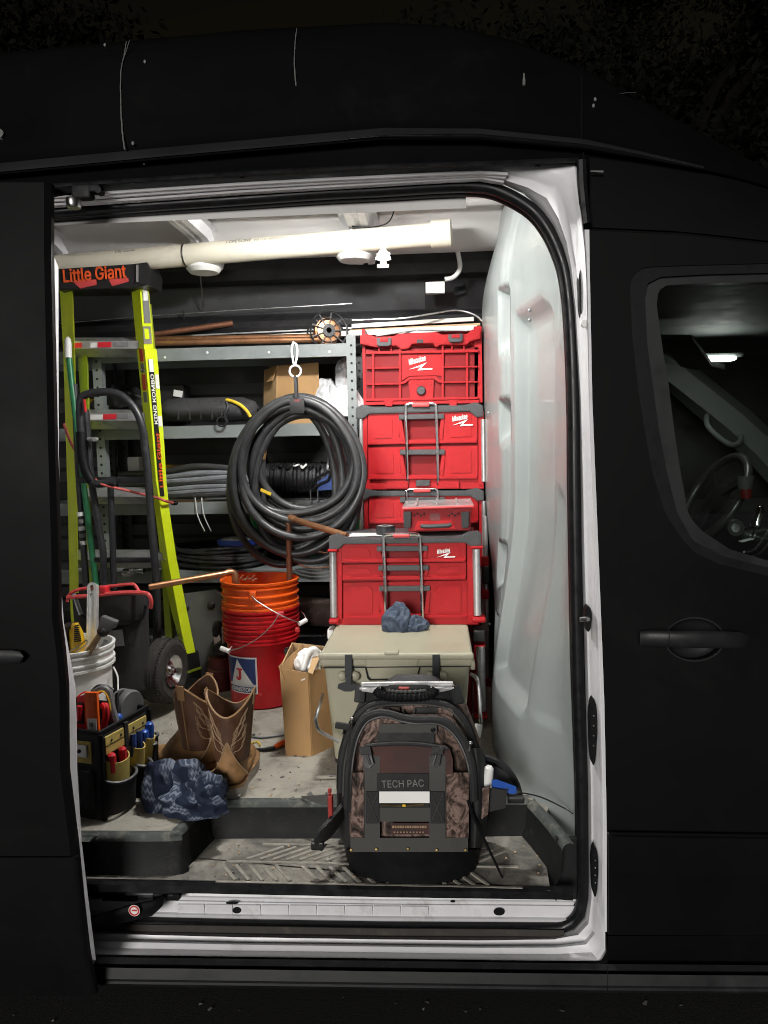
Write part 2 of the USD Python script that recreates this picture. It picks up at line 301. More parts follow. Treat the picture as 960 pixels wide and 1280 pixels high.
# front door: panel with the window opening, edge, rubber, glass, handle
L_D = [(737, 287), (738, 350), (741, 500), (745, 600), (749, 700), (753, 800), (756, 880), (758, 981), (759, 1040), (759, 1165)]
WO = [(787, 352), (792, 341), (805, 334), (850, 332), (960, 329), (1150, 326), (1150, 760), (1060, 744), (960, 720), (899, 705), (870, 692), (854, 675), (838, 652), (830, 637), (816, 592), (806, 540), (798, 488), (790, 420)]
WI = [(821, 382), (823, 360), (833, 356.5), (880, 354), (960, 352), (1130, 350), (1130, 728), (1040, 715), (960, 701), (913, 687), (878, 664), (866, 651), (860, 640), (851, 592), (843, 540), (836, 482), (829, 441)]
z_cr = Yp(860, 1043)[2]
ELL = [(868+36*math.cos(a), 799+26*math.sin(a)) for a in np.linspace(0, 2*np.pi, 36, endpoint=False)]
WOr = [proj((a, float(Yb(b)), b)) for a, b in Polygon([(Yp(a, b)[0], Yp(a, b)[2]) for a, b in WO]).buffer(-.045).buffer(.045).exterior.coords[:-1]]
fd = part(van, 'front_door', skin(L_D+[(1400, 1168), (1400, 396), (1150, 333), (960, 304), (850, 292)], 0.0, .03, [WOr, ELL], step=z_cr), 'black_paint', smooth=30)
part(fd, 'window_frame', skin(WOr, .004, .03, [[(a+(840+b*0-a)*0, b) for a, b in [(806, 372), (810, 354), (826, 346), (880, 343), (960, 341), (1142, 338), (1142, 742), (1050, 728), (960, 710), (906, 696), (866, 676), (846, 640), (834, 592), (824, 540), (816, 482), (809, 430)]]]), 'rubber', smooth=30)
part(fd, 'window_seal', skin([(806, 372), (810, 354), (826, 346), (880, 343), (960, 341), (1142, 338), (1142, 742), (1050, 728), (960, 710), (906, 696), (866, 676), (846, 640), (834, 592), (824, 540), (816, 482), (809, 430)], .014, .03, [WI], rnd=.028), 'trim_plastic', smooth=30)
part(fd, 'window_glass', skin(WI, .034, .004), 'window_glass', smooth=30)
part(fd, 'door_edge', loft([[Yp(a-.5, b, .001), Yp(a-3, b, .004), Yp(a-6.5, b, .012), Yp(a-6.5, b, .05)] for a, b in L_D[:-1]+[(759, 1100), (759, 1165)]]), 'white_paint')
hb = P(868, 799, 0)
cup = []
for i in range(13):
    t = i/12*np.pi/2; rr = math.cos(t); cup.append([P(868+37*rr*math.cos(a), 799+27*rr*math.sin(a), -.004+.028*(1-rr)**.6*(rr < .99)) for a in np.linspace(0, 2*np.pi, 28, endpoint=False)])
part(fd, 'handle_cup', tube([P(868+37*math.cos(a), 799+27*math.sin(a), .001) for a in np.linspace(0, 2*np.pi, 28, endpoint=False)], .0028, closed=True, n=6), 'trim_plastic')
part(fd, 'handle_recess', loft([[P(868+36.6*rr*math.cos(a), 799+26.6*rr*math.sin(a), .002+.034*math.sqrt(max(0, 1-rr**2.4))) for a in np.linspace(0, 2*np.pi, 36, endpoint=False)] for rr in np.linspace(1.0, .02, 12)], closed=True), 'trim_plastic', smooth=True)
grip = []
for px_, w, dep in ((797, 5, -.006), (800, 9, -.02), (812, 10.5, -.03), (836, 10.5, -.040), (868, 11, -.046), (905, 11, -.040), (926, 10.5, -.026), (934, 8, -.016), (938, 4, -.006)):
    y0 = 798+(px_-797)*.018; grip.append([P(px_, y0+w*math.sin(a), dep-.009*math.cos(a)*(w > 6)) for a in np.linspace(0, 2*np.pi, 14, endpoint=False)])
part(fd, 'door_handle', cat([loft(grip, closed=True)]), 'trim_plastic', smooth=40)
part(fd, 'handle_lock_cap', tube([P(836.5, 788.5, -.0495), P(836.5, 798, -.0505), P(836.5, 809, -.0495)], .0012, n=5), 'rubber')

# glossy pressed creases and the drip edge: thin beads that catch the street light
mat('gloss_black', (0.006, 0.006, 0.0065), 0.12, var=0.1, spec=0.45, rvar=0.05)
part(fd, 'body_crease', tube([Yp(a, b, -.0135) for a, b in ((760, 1041.5), (860, 1043), (960, 1044.5), (1400, 1051))], .0036, n=10), 'gloss_black')
part(fd, 'door_top_edge', tube([Yp(a, b, .002) for a, b in ((738, 287.5), (850, 292.6), (960, 304.6), (1150, 333.5))], .0032, n=10), 'gloss_black')
part(van, 'drip_bead', tube([P(c, interp(GUT, c)+13*np.interp(c, [0, 500, 730, 880, 900], [1, 1, .9, .25, .05])*.7, .109-.05*np.interp(c, [0, 500, 730, 880, 900], [1, 1, .9, .25, .05])*.85) for c in np.linspace(430, 880, 30)], np.interp(np.linspace(430, 880, 30), [430, 560, 760, 880], [.001, .006, .006, .002]), n=10), 'gloss_black')
# lower front body and rocker
part(van, 'lower_body', loft([[Yp(a, 1167, .002)+V(0, -.012, 0), Yp(a, 1170, -.012), Yp(a, 1188, -.008), Yp(a, 1206, .0), Yp(a, 1206, .08)] for a in (759.5, 800, 900, 1000, 1400)]), 'black_paint')
rb = []
for a in (40, 120, 240, 300, 480, 640, 757, 761, 860, 960, 1150, 1400):
    k = np.interp(a, [40, 120, 760, 1400], [1192, 1195.5, 1204, 1209]); rb.append([P(a, k, .05), P(a, k+1, .0), P(a, k+9, -.012), P(a, k+11, -.006), P(a, k+13, -.006), P(a, k+14, -.03), P(a, k+28, -.036), P(a, k+31, -.031), P(a, k+34, -.034), P(a, k+37, -.02), P(a, k+37, .3)])
part(van, 'running_board', loft(rb), 'trim_plastic', smooth=20)
part(van, 'running_board_joint', loft([[P(759+i*1.1, 1205+b, y-.0015) for b, y in ((2, -.002), (9, -.012), (14, -.030), (28, -.036), (33, -.034))] for i in (0, 1)]), 'rubber')
part(van, 'underbody', box2((-3.4, .3, .25), (2.6, 1.9, .40)), 'rubber')

# door frame round the opening (outer edge, inner edge at the seal)
FR = [((-30, 238), (-30, 267)), ((62, 232), (62, 259)), ((180, 224), (180, 251)), ((300, 217), (300, 242)), ((400, 212), (400, 236)), ((480, 209), (480, 231)), ((560, 206), (560, 226)), ((600, 205), (600, 224)), ((640, 204), (628, 230)), ((680, 203), (654, 242)), ((720, 202), (674, 259)), ((723, 230), (692, 284)), ((728, 270), (703, 310)), ((732, 310), (711, 340)), ((734, 350), (717, 390)), ((737, 500), (724, 500)), ((741, 600), (726, 600)), ((745, 700), (727.5, 700)), ((749, 800), (731, 830)), ((754, 981), (735, 981)), ((755, 1060), (736, 1090)), ((757, 1130), (735, 1122)), ((758, 1190), (730, 1146)), ((750, 1203), (716, 1160)), ((700, 1203.5), (690, 1167)), ((600, 1202), (600, 1169)), ((480, 1200), (480, 1168)), ((300, 1198), (300, 1165)), ((120, 1195), (120, 1160)), ((-30, 1192), (-30, 1155))]
def frame_rows(prof, seg=None):
    out = []
    for i, (o, n_) in enumerate(FR):
        r_ = []
        top = np.interp(i, [0, 9, 12], [1, 1, 0])
        for f, y in prof:
            if f or y < .1: y = y*(1-top)+top*np.interp(f, [0, .06, .5, .52, .60, .80, .9, 1], [.050, .046, .052, .062, .066, .070, .09, .105])
            px_, py_ = o[0]+(n_[0]-o[0])*f, o[1]+(n_[1]-o[1])*f; zz = P(px_, py_, y)[2]; r_.append(P(px_, py_, y+float(Yb(zz))*.6))
        out.append(r_)
    return out
fr = frame_rows([(0, .16), (0, .012), (.06, .006), (.16, .012), (.30, .030), (.52, .040), (.60, .066), (.80, .072), (.90, .095), (1.0, .105), (1.0, .16)])
part(van, 'door_frame', loft(fr), 'white_paint', smooth=35)
# header track: rails along the top of the opening
for f, y, w in ((.47, .046, .005), (.66, .058, .004), (.86, .070, .004)):
    line = [P(o[0]+(n_[0]-o[0])*f, o[1]+(n_[1]-o[1])*f, y+float(Yb(P(o[0], o[1], y)[2]))*.6) for o, n_ in FR[:9]]
    part(van, 'header_rail', loft([[q+V(0, .02, 0), q+V(0, 0, w*.3), q+V(0, -.004, 0), q+V(0, 0, -w), q+V(0, .02, -w)] for q in line]), 'white_paint')
part(van, 'header_weatherstrip', tube([P(a, b, .052) for a, b in ((-30, 239), (62, 233), (300, 217), (480, 208), (650, 203), (722, 200))], .006, n=8), 'seal_rubber')
part(van, 'header_end_trim', cat([tube([P(727, 201, .045), P(728, 230, .044), P(731, 262, .042), P(733, 280, .042)], .012, n=8)]), 'seal_rubber')
part(van, 'header_bolt', lathe([(0, -.004), (.006, -.003), (.006, .002)], P(303, 221, .038+.04), 'y', 10), 'steel')
part(van, 'header_bolt', lathe([(0, -.004), (.006, -.003), (.006, .002)], P(672, 207, .038+.04), 'y', 10), 'steel')
sc = curve([(-30, 273), (62, 266), (180, 257), (300, 249), (400, 242), (480, 238), (545, 234), (590, 233), (618, 237), (645, 249), (668, 265), (685, 287), (698, 314), (707, 345), (713, 400), (717, 500), (718, 600), (719.5, 700), (722, 830), (727, 981), (728.5, 1080), (728, 1120), (723, 1142), (710, 1155), (688, 1160), (600, 1161), (480, 1160), (300, 1157), (120, 1152), (-30, 1148)], 150)
ys = np.interp(np.arange(len(sc)), [0, len(sc)-1], [0, 0]); q = np.array([P(a, b, .112+float(Yb(P(a, b, .1)[2]))*.6) for a, b in sc])
part(van, 'door_seal', tube(q, .0160, n=12), 'seal_rubber')
q2 = np.array([P(a+(480-a)*.012, b+(690-b)*.014, .135+float(Yb(P(a, b, .1)[2]))*.6) for a, b in sc]); part(van, 'door_seal', tube(q2, .0135, n=12), 'seal_rubber')
# inner sill, its slots and the lower track
part(van, 'inner_sill', loft([[P(a, b0, .19), P(a, b0+1, .128), P(a, b0+6, .124), P(a, b0+8, .136), P(a, b0+12, .138), P(a, b0+13, .130), P(a, b0+27, .126), P(a, b0+30, .118), P(a, b0+33, .122), P(a, b0+36, .16)] for a, b0 in ((-20, 1107), (118, 1111), (300, 1115), (480, 1118), (640, 1119), (724, 1120))]), 'sill_paint', smooth=25)
part(van, 'lower_track', loft([[P(a, b0, .135), P(a, b0+3, .125), P(a, b0+8, .12), P(a, b0+10, .10), P(a, b0+18, .098), P(a, b0+20, .115)] for a, b0 in ((-20, 1141), (118, 1145), (300, 1148), (480, 1151), (640, 1152), (705, 1153))]), 'dirty_rubber', smooth=25)
for k in range(9):
    a = 222+k*35; b = 1130.5+np.interp(a, [222, 540], [0, 3.0]); part(van, 'sill_slot', plate([(a, b), (a+33.4, b+.3), (a+33.4, b+12), (a, b+11.6)], .1245, .003, bev=.0008), 'sill_paint')
for a, b, w, h in ((624, 1140, 7, 4.5), (296, 1138, 5.5, 4), (290, 1129, 8, 1.4), (566, 1127, 3, 1.2)): part(van, 'sill_hole', plate([(a+w*math.cos(t), b+h*math.sin(t)) for t in np.linspace(0, 2*np.pi, 16, endpoint=False)], .1225, .003), 'rubber')
# latch plates, striker
def oval(px, py0, py1, w, Y, th=.006):
    return plate([(px+w*math.cos(t)*(.8 if math.sin(t) > 0 else 1), (py0+py1)/2+(py1-py0)/2*math.copysign(abs(math.sin(t))**.8, math.sin(t))) for t in np.linspace(0, 2*np.pi, 20, endpoint=False)], Y, th, bev=.002)
for a, b0, b1, w, Y in ((728, 331, 396, 4.6, .055), (742, 874, 957, 5.2, .022), (744, 1060, 1122, 4.2, .022)):
    lp = part(van, 'contact_plate', oval(a, b0, b1, w, Y, .03), 'rubber')
    for t in (.25, .4, .55, .7): part(lp, 'contact_pin', sph(P(a, b0+(b1-b0)*t, Y-.001), .0022, k=1), 'steel')
st = part(van, 'door_striker', oval(735.5, 758, 790, 4.6, .022, .03), 'rubber'); part(st, 'striker_pin', tube([P(735, 774, .022), P(731, 774, .0), P(725, 774.5, .0)], .006, n=8), 'steel')
part(van, 'frame_plug', lathe([(0, -.003), (.009, -.002), (.010, .004)], P(731, 404, .03), 'y', 14), 'white_plastic')

# sliding door, slid back and standing proud of the body
Rb = [(61, 231), (61, 320), (63, 420), (66, 560), (70, 690), (70.5, 745), (70.5, 769), (76, 812), (80, 856), (80.5, 900), (81, 960), (92, 1050), (100, 1130), (107, 1190), (115, 1230), (117, 1240)]
def Yd(py): return np.interp(py, [220, 330, 560, 700, 860, 1068, 1071, 1074, 1180, 1242], [-.015, -.045, -.085, -.095, -.095, -.092, -.092, -.104, -.100, -.075])
pys = [231, 260, 320, 370, 420, 490, 560, 620, 690, 745, 769, 790, 812, 835, 856, 900, 960, 1010, 1050, 1068, 1071, 1074, 1130, 1190, 1215, 1240]
edge = lambda py: np.interp(py, [p[1] for p in Rb], [p[0] for p in Rb])
dr = [[P(a, py, float(Yd(py))) for a in (-320, -150, -40, 0, 40)]+[P(edge(py)-4, py, float(Yd(py))), P(edge(py)-1, py, float(Yd(py))+.002), P(edge(py), py, float(Yd(py))+.008), P(edge(py)+.2, py, float(Yd(py))+.03)] for py in pys]
sd = part(van, 'sliding_door', loft(dr, .012), 'black_paint', smooth=30)
We = [(66, 317), (73, 334), (73.2, 420), (73.6, 560), (74.8, 640), (76, 690), (77, 740), (80, 780), (86, 812), (94, 856), (96, 900), (96.5, 960), (102, 1050), (110, 1120), (118, 1185), (120, 1200), (112, 1214)]
er = []
for a, b in We: er.append([P(edge(b)-1.5, b, float(Yd(b))+.010), P(edge(b)+.6, b, float(Yd(b))+.010), P(edge(b)+(a-edge(b))*.35, b, float(Yd(b))+.013), P(edge(b)+(a-edge(b))*.45, b, float(Yd(b))+.026), P(edge(b)+(a-edge(b))*.9, b, float(Yd(b))+.045), P(a, b, float(Yd(b))+.06), P(a-1, b, float(Yd(b))+.10)])
part(sd, 'door_edge', loft(er), 'white_paint', smooth=35)
part(sd, 'door_handle', loft([[P(a, 821+w*math.sin(t), float(Yd(821))-.024-.008*math.cos(t)) for t in np.linspace(0, 2*np.pi, 12, endpoint=False)] for a, w in ((-60, 9), (-10, 9.5), (15, 9), (25, 7.5), (29, 3))], closed=True), 'trim_plastic')
part(sd, 'window_gap', tube(curve([P(-3, 560, Yd(560)-.001), P(2, 640, Yd(640)-.001), P(4, 672, Yd(672)-.001), P(0, 706, Yd(706)-.001), P(-20, 730, Yd(730)-.001)], 16), .003, n=6), 'rubber')
part(sd, 'body_crease', tube([P(a, 1072.5, float(Yd(1072))-.0115) for a in (-300, -20, 40, 94)], .0036, n=10), 'gloss_black')
# roller arms of the sliding door
ua = part(sd, 'upper_roller_arm', cat([tube([P(20, 248, .0), P(62, 241, .03), P(82, 239, .05), P(98, 240, .06)], [.012, .012, .010, .009], n=8), rbox(P(104, 241, .06), (.05, .03, .035), .006), rbox(P(120, 237, .06), (.03, .03, .02), .005)]), 'rubber')
part(ua, 'roller', lathe([(0, -.012), (.016, -.012), (.019, -.006), (.019, .006), (.016, .012), (0, .012)], P(92, 254, .05), 'z', 18), 'steel')
part(ua, 'roller', lathe([(0, -.012), (.008, -.012), (.010, -.006), (.010, .006), (.008, .012), (0, .012)], P(125, 239, .05), 'y', 14), 'rubber')
la = part(sd, 'lower_roller_arm', cat([loft([[P(a, b+w*math.sin(t), y-.012*math.cos(t)) for t in np.linspace(0, 2*np.pi, 12, endpoint=False)] for a, b, w, y in ((95, 1160, 6, .02), (122, 1152, 9, .03), (160, 1142, 10.5, .05), (190, 1135, 10, .065), (203, 1126, 7, .085), (208, 1120, 3, .10))], closed=True), rbox(P(209, 1118, .108), (.075, .03, .018), .005), rbox(P(118, 1119.5, .115), (.17, .012, .010), .003), rbox(P(150, 1123, .112), (.10, .012, .012), .003)]), 'rubber')
part(la, 'roller', lathe([(0, -.01), (.010, -.01), (.012, 0), (.010, .01), (0, .01)], P(222, 1119, .10), 'y', 14), 'rubber')
part(la, 'round_sticker', lathe([(0, -.0012), (.0155, -.0012), (.0155, .0)], P(168, 1138, .0375), 'y', 20), 'white_plastic')
part(la, 'sticker_print', lathe([(.010, -.0022), (.0140, -.0022), (.0140, -.001), (.010, -.001), (.010, -.0022)], P(168, 1138, .0375), 'y', 20), 'red_print')
part(la, 'sticker_print', box(P(168, 1138, .0357), (.013, .0012, .004)), 'red_print')

# cargo floor, its rubber edge, the step
ZF, ZS = .67, .567
fl = [G(a, b, ZF)[:2] for a, b in ((60, 1044), (100, 1044), (216, 1044), (228, 1036), (258, 1008), (272, 1003), (480, 1002), (650, 999), (660, 1003), (686, 1032), (704, 1056))]
pl = [(-2.7, fl[0][1])]+[tuple(p) for p in fl]+[(.25, fl[-1][1]), (.40, .5), (.42, 1.9), (-2.7, 1.9)]
fpoly = Polygon(pl).buffer(0)
fm = cat([poly3(fpoly.buffer(-.022), .02)]); fm.apply_translation((0, 0, ZF-.02)); part(van, 'cargo_floor', fm, 'floor_mat')
edge_pts = curve([(-2.7, fl[0][1], 0)]+[(*p, 0) for p in fl], 90)[:, :2]
tg = np.gradient(edge_pts, axis=0); tg /= np.linalg.norm(tg, axis=1, keepdims=True); nr = np.stack([tg[:, 1], -tg[:, 0]], 1)     # outward
er = [[(*(p-n_*.03), ZF-.0015), (*(p-n_*.018), ZF+.003), (*(p-n_*.006), ZF-.001), (*(p+n_*0), ZF-.009), (*(p+n_*.0012), ZF-.016), (*(p+n_*.002), ZF-.03), (*(p+n_*.006), ZS+.02), (*(p+n_*.018), ZS-.002), (*(p+n_*.018), ZS-.05)] for p, n_ in zip(edge_pts, nr)]
part(van, 'floor_edge', loft([r_[4:] for r_ in er]), 'step_rubber', smooth=60); part(van, 'floor_nosing', loft([r_[:5] for r_ in er]), 'step_nose', smooth=60)
step = [G(a, b, ZS)[:2] for a, b in ((60, 1101), (118, 1103), (480, 1110), (700, 1113), (716, 1114))]
spoly = Polygon([(-2.7, step[0][1])]+[tuple(p) for p in step]+[(.27, step[-1][1]), (.29, .42), (-2.7, .42)])
sm = poly3(spoly, .02); sm.apply_translation((0, 0, ZS-.02)); part(van, 'step_tread', sm, 'step_mat')
part(van, 'step_nosing', loft([[V(p[0], p[1]+.016, ZS+.0015), V(p[0], p[1]+.003, ZS+.003), V(p[0], p[1]-.004, ZS-.003), V(p[0], p[1]-.005, ZS-.022), V(p[0], p[1]+.02, ZS-.024)] for p in [(-2.7, step[0][1])]+[tuple(p) for p in step]]), 'seal_rubber')
ribs = []
def rib(a, b): ribs.append(beam(V(*a, ZS+.001), V(*b, ZS+.001), .010, .006, r=.002))
for zz in range(2):
    for k in range(29):
        x0 = -.60+k*.037+(0 if zz else .012)
        if zz == 0: a, b = (x0, .060), (x0-.055, .135)
        else: a, b = (x0-.02, .165), (x0+.07, .235)
        if zz == 0 and k % 14 in (6, 13): continue
        if min(a[0], b[0]) > -.66+(.10 if b[1] > .2 else .02) and max(a[0], b[0]) < .18: rib(a, b)
for y_ in (.050, .150, .245): ribs.append(beam(V(-.60 if y_ < .2 else -.52, y_, ZS+.001), V(.20 if y_ < .2 else .12, y_, ZS+.001), .007, .006))
part(van, 'tread_ribs', cat(ribs), 'step_rib', kind='stuff')

part(van, 'step_side', box2((fl[-1][0]-.012, .118, .50), (.36, .135, ZF-.004)), 'step_rubber')
# partition behind the seats: moulded grey panel
pc = [(603.5, 1.88), (604.5, 1.6), (607, 1.42), (613, 1.22), (622, 1.06), (627, .985), (633, .95), (640, .92), (645, .86), (655, .74), (668, .62), (680, .51), (688, .43), (693, .39), (701, .31), (712, .20), (720, .135)]
cY = np.array([P(a, 560, y)[1] for a, y in pc])[::-1]; cX = np.array([P(a, 560, y)[0] for a, y in pc])[::-1]
def sstep(a, b, t): t = np.clip((t-a)/(b-a), 0, 1); return t*t*(3-2*t)
Ys = np.unique(np.concatenate([np.linspace(.13, 1.88, 64), np.linspace(.80, 1.12, 34)])); Zs = np.concatenate([np.linspace(.60, 1.2, 40), np.linspace(1.22, 2.66, 70)])
xx = np.interp(Ys, cY, cX)
for _ in range(2): xx = np.convolve(np.pad(xx, 1, 'edge'), [.2, .6, .2], 'valid')
ft = [G(a, b, ZF) for a, b in ((617, 938), (626, 955), (640, 976), (660, 996), (690, 1012), (716, 1024))][::-1]
xb = np.interp(Ys, [.13]+[q[1] for q in ft]+[.95, 1.9], [ft[0][0]+.004]+[q[0] for q in ft]+[ft[-1][0]+.012, P(606, 830, 1.88)[0]+.10])
for _ in range(3): xb = np.convolve(np.pad(xb, 1, 'edge'), [.25, .5, .25], 'valid')
g = []
for z in Zs:
    x = xx.copy()
    x += .07*sstep(2.30, 2.66, z)*sstep(.35, .9, Ys)
    wb = sstep(1.55, .74, z); x = x*(1-wb)+xb*wb
    x += - .0*sstep(.86, .70, z)*(1-sstep(.3, .5, Ys))*sstep(.1, .2, Ys)
    x += .045*sstep(.40, .425, Ys)*sstep(.875, .845, Ys)*sstep(.89, .93, z)*sstep(2.16, 2.09, z)       # large recessed field
    x += .014*sstep(.24, .26, Ys)*sstep(.36, .34, Ys)*sstep(.90, .93, z)*sstep(1.62, 1.58, z)
    for z0, z1 in ((2.02, 2.26), (1.70, 1.86), (1.16, 1.34), (.88, 1.08)):
        x += .050*sstep(.925, .94, Ys)*sstep(1.03, 1.015, Ys)*sstep(z0, z0+.06, z)*sstep(z1, z1-.02, z)     # slots pressed into the ridge
    x -= .006*np.exp(-((Ys-.30)/.02)**2)*(z > 2.05)
    zm_ = np.interp(Ys, [.13, .30, .55], [2.36, 2.50, 2.66]); zz_ = np.where(z > 1.2, 1.2+(z-1.2)*(zm_-1.2)/1.46, z); g.append(np.stack([x, Ys, zz_], 1))
part(van, 'partition', loft(g), 'grey_paint', smooth=True)
for a, b in ((664, 388), (664, 400), (694, 740), (612, 516), (613, 780)): part(van, 'partition_stud', sph(X(a, b, .3)*0+P(a, b, .58 if a > 650 else 1.2)+V(-.004, 0, 0), .006, k=1), 'grey_paint')

# walls and ceiling of the cargo space
wx = [-2.7, -1.9, -1.2, -.6, 0, .24, 2.4]
prof = [(1.50, 2.64), (1.62, 2.60), (1.66, 2.52), (1.66, 2.47), (1.73, 2.46), (1.78, 2.33), (1.76, 2.315), (1.735, 2.30), (1.725, 2.27), (1.74, 2.235), (1.84, 2.22), (1.86, 2.1), (1.87, 1.3), (1.88, .60)]
part(van, 'side_wall', loft([[V(x, y, z) for y, z in prof] for x in wx]), 'wall_black', smooth=22)
part(van, 'wall_rail', loft([[V(x, y-.003, z) for y, z in ((1.735, 2.452), (1.752, 2.40), (1.780, 2.337))] for x in (-2.7, -.05)], .002), 'wall_grey', label='dark grey sloping upper wall panel')
for a, b in ((190, 356), (345, 358), (455, 347), (275, 373), (90, 366)): part(van, 'wall_bolt', lathe([(0, -.006), (.006, -.006), (.011, -.002), (.012, .003)], P(a, b, 1.752), 'y', 12), 'wall_black')
part(van, 'wall_seam', loft([[P(a, b, 1.728+.0), P(a, b+.7, 1.728)] for a, b in ((75, 404), (190, 394), (300, 387), (440, 379))], .001), 'steel')
part(van, 'wall_seam', tube([P(250, 340, 1.655), P(252, 360, 1.65), P(254, 383, 1.72)], .0035, n=5), 'steel')
part(van, 'wall_seam', tube([P(229, 388, 1.72), P(231, 404, 1.80)], .0035, n=5), 'steel')
part(van, 'wall_bracket', cat([tube(curve([P(570, 305, 1.60), P(575, 330, 1.60), P(573, 340, 1.60), P(566, 347, 1.60), P(556, 349, 1.60)], 12), .010, n=8)]), 'white_plastic')
part(van, 'wall_bracket', rbox(P(544, 360, 1.62), (.085, .03, .05), .004), 'white_plastic')
part(van, 'wall_hole', plate([(566, 356), (580, 353), (582, 366), (568, 370)], 1.728, .004), 'rubber')
part(van, 'wall_cable', tube(curve([P(440, 400, 1.60), P(500, 398, 1.60), P(540, 392, 1.62), P(570, 388, 1.66), P(592, 393, 1.66), P(603, 402, 1.66)], 30), .004, n=6), 'steel')
cx = np.linspace(-2.7, .55, 40); cy = np.concatenate([np.linspace(.15, 1.45, 30), [1.5, 1.55]])
def ceil_z(x, y): return 2.645+.012*np.sin((y-.05)*2*np.pi/.155)*(sstep(.2, .3, y)*sstep(1.45, 1.3, y)) - .10*sstep(1.36, 1.58, y)
part(van, 'ceiling', loft([[V(x, y, ceil_z(x, y)) for y in np.linspace(.36, 1.60, 70)] for x in cx]), 'ceiling_paint', smooth=True)
def ceiling_rib(px_, w=.105):
    x0 = P(px_, 290, 1.35)[0]; pr = [(-w*.75, .012), (-w*.5, .012), (-w*.38, -.028), (-w*.12, -.030), (-w*.08, -.022), (w*.08, -.022), (w*.12, -.030), (w*.38, -.028), (w*.5, .012), (w*.75, .012)]
    m = loft([[V(x0+a, y, 2.62+b-.08*sstep(1.38, 1.62, y)) for a, b in pr] for y in np.linspace(.36, 1.62, 24)]); p = part(van, 'ceiling_rib', m, 'white_paint', smooth=30)
    for y in np.arange(.72, 1.4, .11): part(p, 'rib_hole', lathe([(0, -.0015), (.010, -.0015), (.012, 0)], (x0+(.018 if int(y*100) % 2 else -.018), y, 2.597), 'z', 12), 'rubber')
ceiling_rib(243); ceiling_rib(449); ceiling_rib(50)
part(van, 'header_inside', loft([[V(x, .16, 2.30), V(x, .20, 2.36), V(x, .26, 2.50), V(x, .36, 2.645)] for x in (-2.7, -1, .08)]), 'ceiling_paint')
part(van, 'rear_doors', box2((-2.74, .12, .55), (-2.70, 1.9, 2.66)), 'white_paint')
part(van, 'rear_side_wall', box2((-2.7, .10, .62), (-1.05, .13, 2.36)), 'white_paint')
part(van, 'far_body_side', box2((-3.3, 1.93, .40), (2.6, 1.96, 2.93)), 'black_paint')
part(van, 'ceiling_cable', tube(curve([P(440, 283, 1.3), P(465, 284, 1.3), P(485, 278, 1.28), P(493, 262, 1.25), P(495, 256, 1.2)], 24), .003, n=5), 'rubber')
# lit lamp on the ceiling just behind the header
LX = V(-.34, .66, 2.575)
lmp = part(van, 'ceiling_lamp', rbox(LX+V(0, 0, .035), (.22, .09, .03), .008), 'white_plastic')
part(lmp, 'lamp_lens', rbox(LX, (.20, .075, .036), .012), 'lamp_lens')

# cab seen through the front window
part(van, 'cab_headliner', loft([[V(x, y, 2.09+.03*math.sin((y-.1)/1.7*np.pi)-.05*max(0, x-1.2)) for y in np.linspace(.10, 1.80, 16)] for x in (.40, .8, 1.2, 1.5)]), 'cab_grey', smooth=True)
part(van, 'cab_rear_wall', cat([box2((.42, .14, .5), (.45, 1.92, 2.2)), box2((.42, .5, 2.2), (.45, 1.92, 2.64))]), 'cab_grey')
cl = part(van, 'overhead_console', loft([[P(a, b, y) for a, b, y in ((825+k, 424, 1.0), (850+k, 458, 1.15), (866+k, 462, 1.2))] for k in (0, 40)], .02), 'cab_grey')
dl = part(van, 'cab_lamp', rbox(P(893, 450, 1.30)+V(0, 0, .014), (.19, .10, .016), .006), 'cab_grey'); part(dl, 'lamp_lens', rbox(P(896, 449, 1.26), (.13, .06, .014), .006), 'cab_lamp_lens'); part(dl, 'lamp_lens', rbox(P(878, 453, 1.26), (.06, .03, .012), .005), 'cab_lamp_lens')
part(van, 'windscreen_pillar', loft([[P(a-dx, b+dy, 1.68), P(a+5, b-6, 1.62), P(a+22, b-20, 1.62), P(a+32, b-24, 1.70)] for a, b, dx, dy in ((806, 462, 0, 0), (832, 482, 0, 0), (870, 512, 2, 2), (905, 540, 2, 3), (940, 572, 2, 4), (965, 600, 2, 4), (1000, 650, 2, 4))], .01), 'cab_grey', smooth=40)
gh = part(van, 'grab_handle', tube(curve([P(884, 520, 1.60), P(883, 527, 1.55), P(887, 536, 1.53), P(900, 548, 1.52), P(914, 556, 1.52), P(924, 553, 1.55), P(926, 545, 1.60)], 24), .012, n=10), 'cab_grey')
part(van, 'pillar_trim_edge', tube(curve([P(834, 482, 1.66), P(860, 502, 1.66), P(880, 518, 1.66), P(925, 553, 1.66), P(945, 570, 1.66), P(953, 585, 1.66)], 20), .005, n=5), 'white_plastic')
wc = P(893, 622, 1.28); n_ = V(-.86, -.12, .50); n_ /= np.linalg.norm(n_); a_ = np.cross(n_, V(0, 1, 0)); a_ /= np.linalg.norm(a_); b_ = np.cross(n_, a_)
mat('wheel_leather', (0.028, 0.027, 0.026), 0.35, var=0.1)
wl = part(van, 'steering_wheel', tube([wc+.185*(math.cos(t)*a_+math.sin(t)*b_) for t in np.linspace(0, 2*np.pi, 40, endpoint=False)], .016, closed=True, n=10), 'wheel_leather')
part(wl, 'wheel_hub', hull([wc+.07*(math.cos(t)*a_+math.sin(t)*b_)+n_*h for t in np.linspace(0, 2*np.pi, 14, endpoint=False) for h in (-.02, .0)]+[wc+n_*.02]), 'trim_plastic')
for t in (0.1, 2.2, 4.1): part(wl, 'wheel_spoke', beam(wc+.05*(math.cos(t)*a_+math.sin(t)*b_), wc+.18*(math.cos(t)*a_+math.sin(t)*b_), .035, .014, n_), 'trim_plastic')
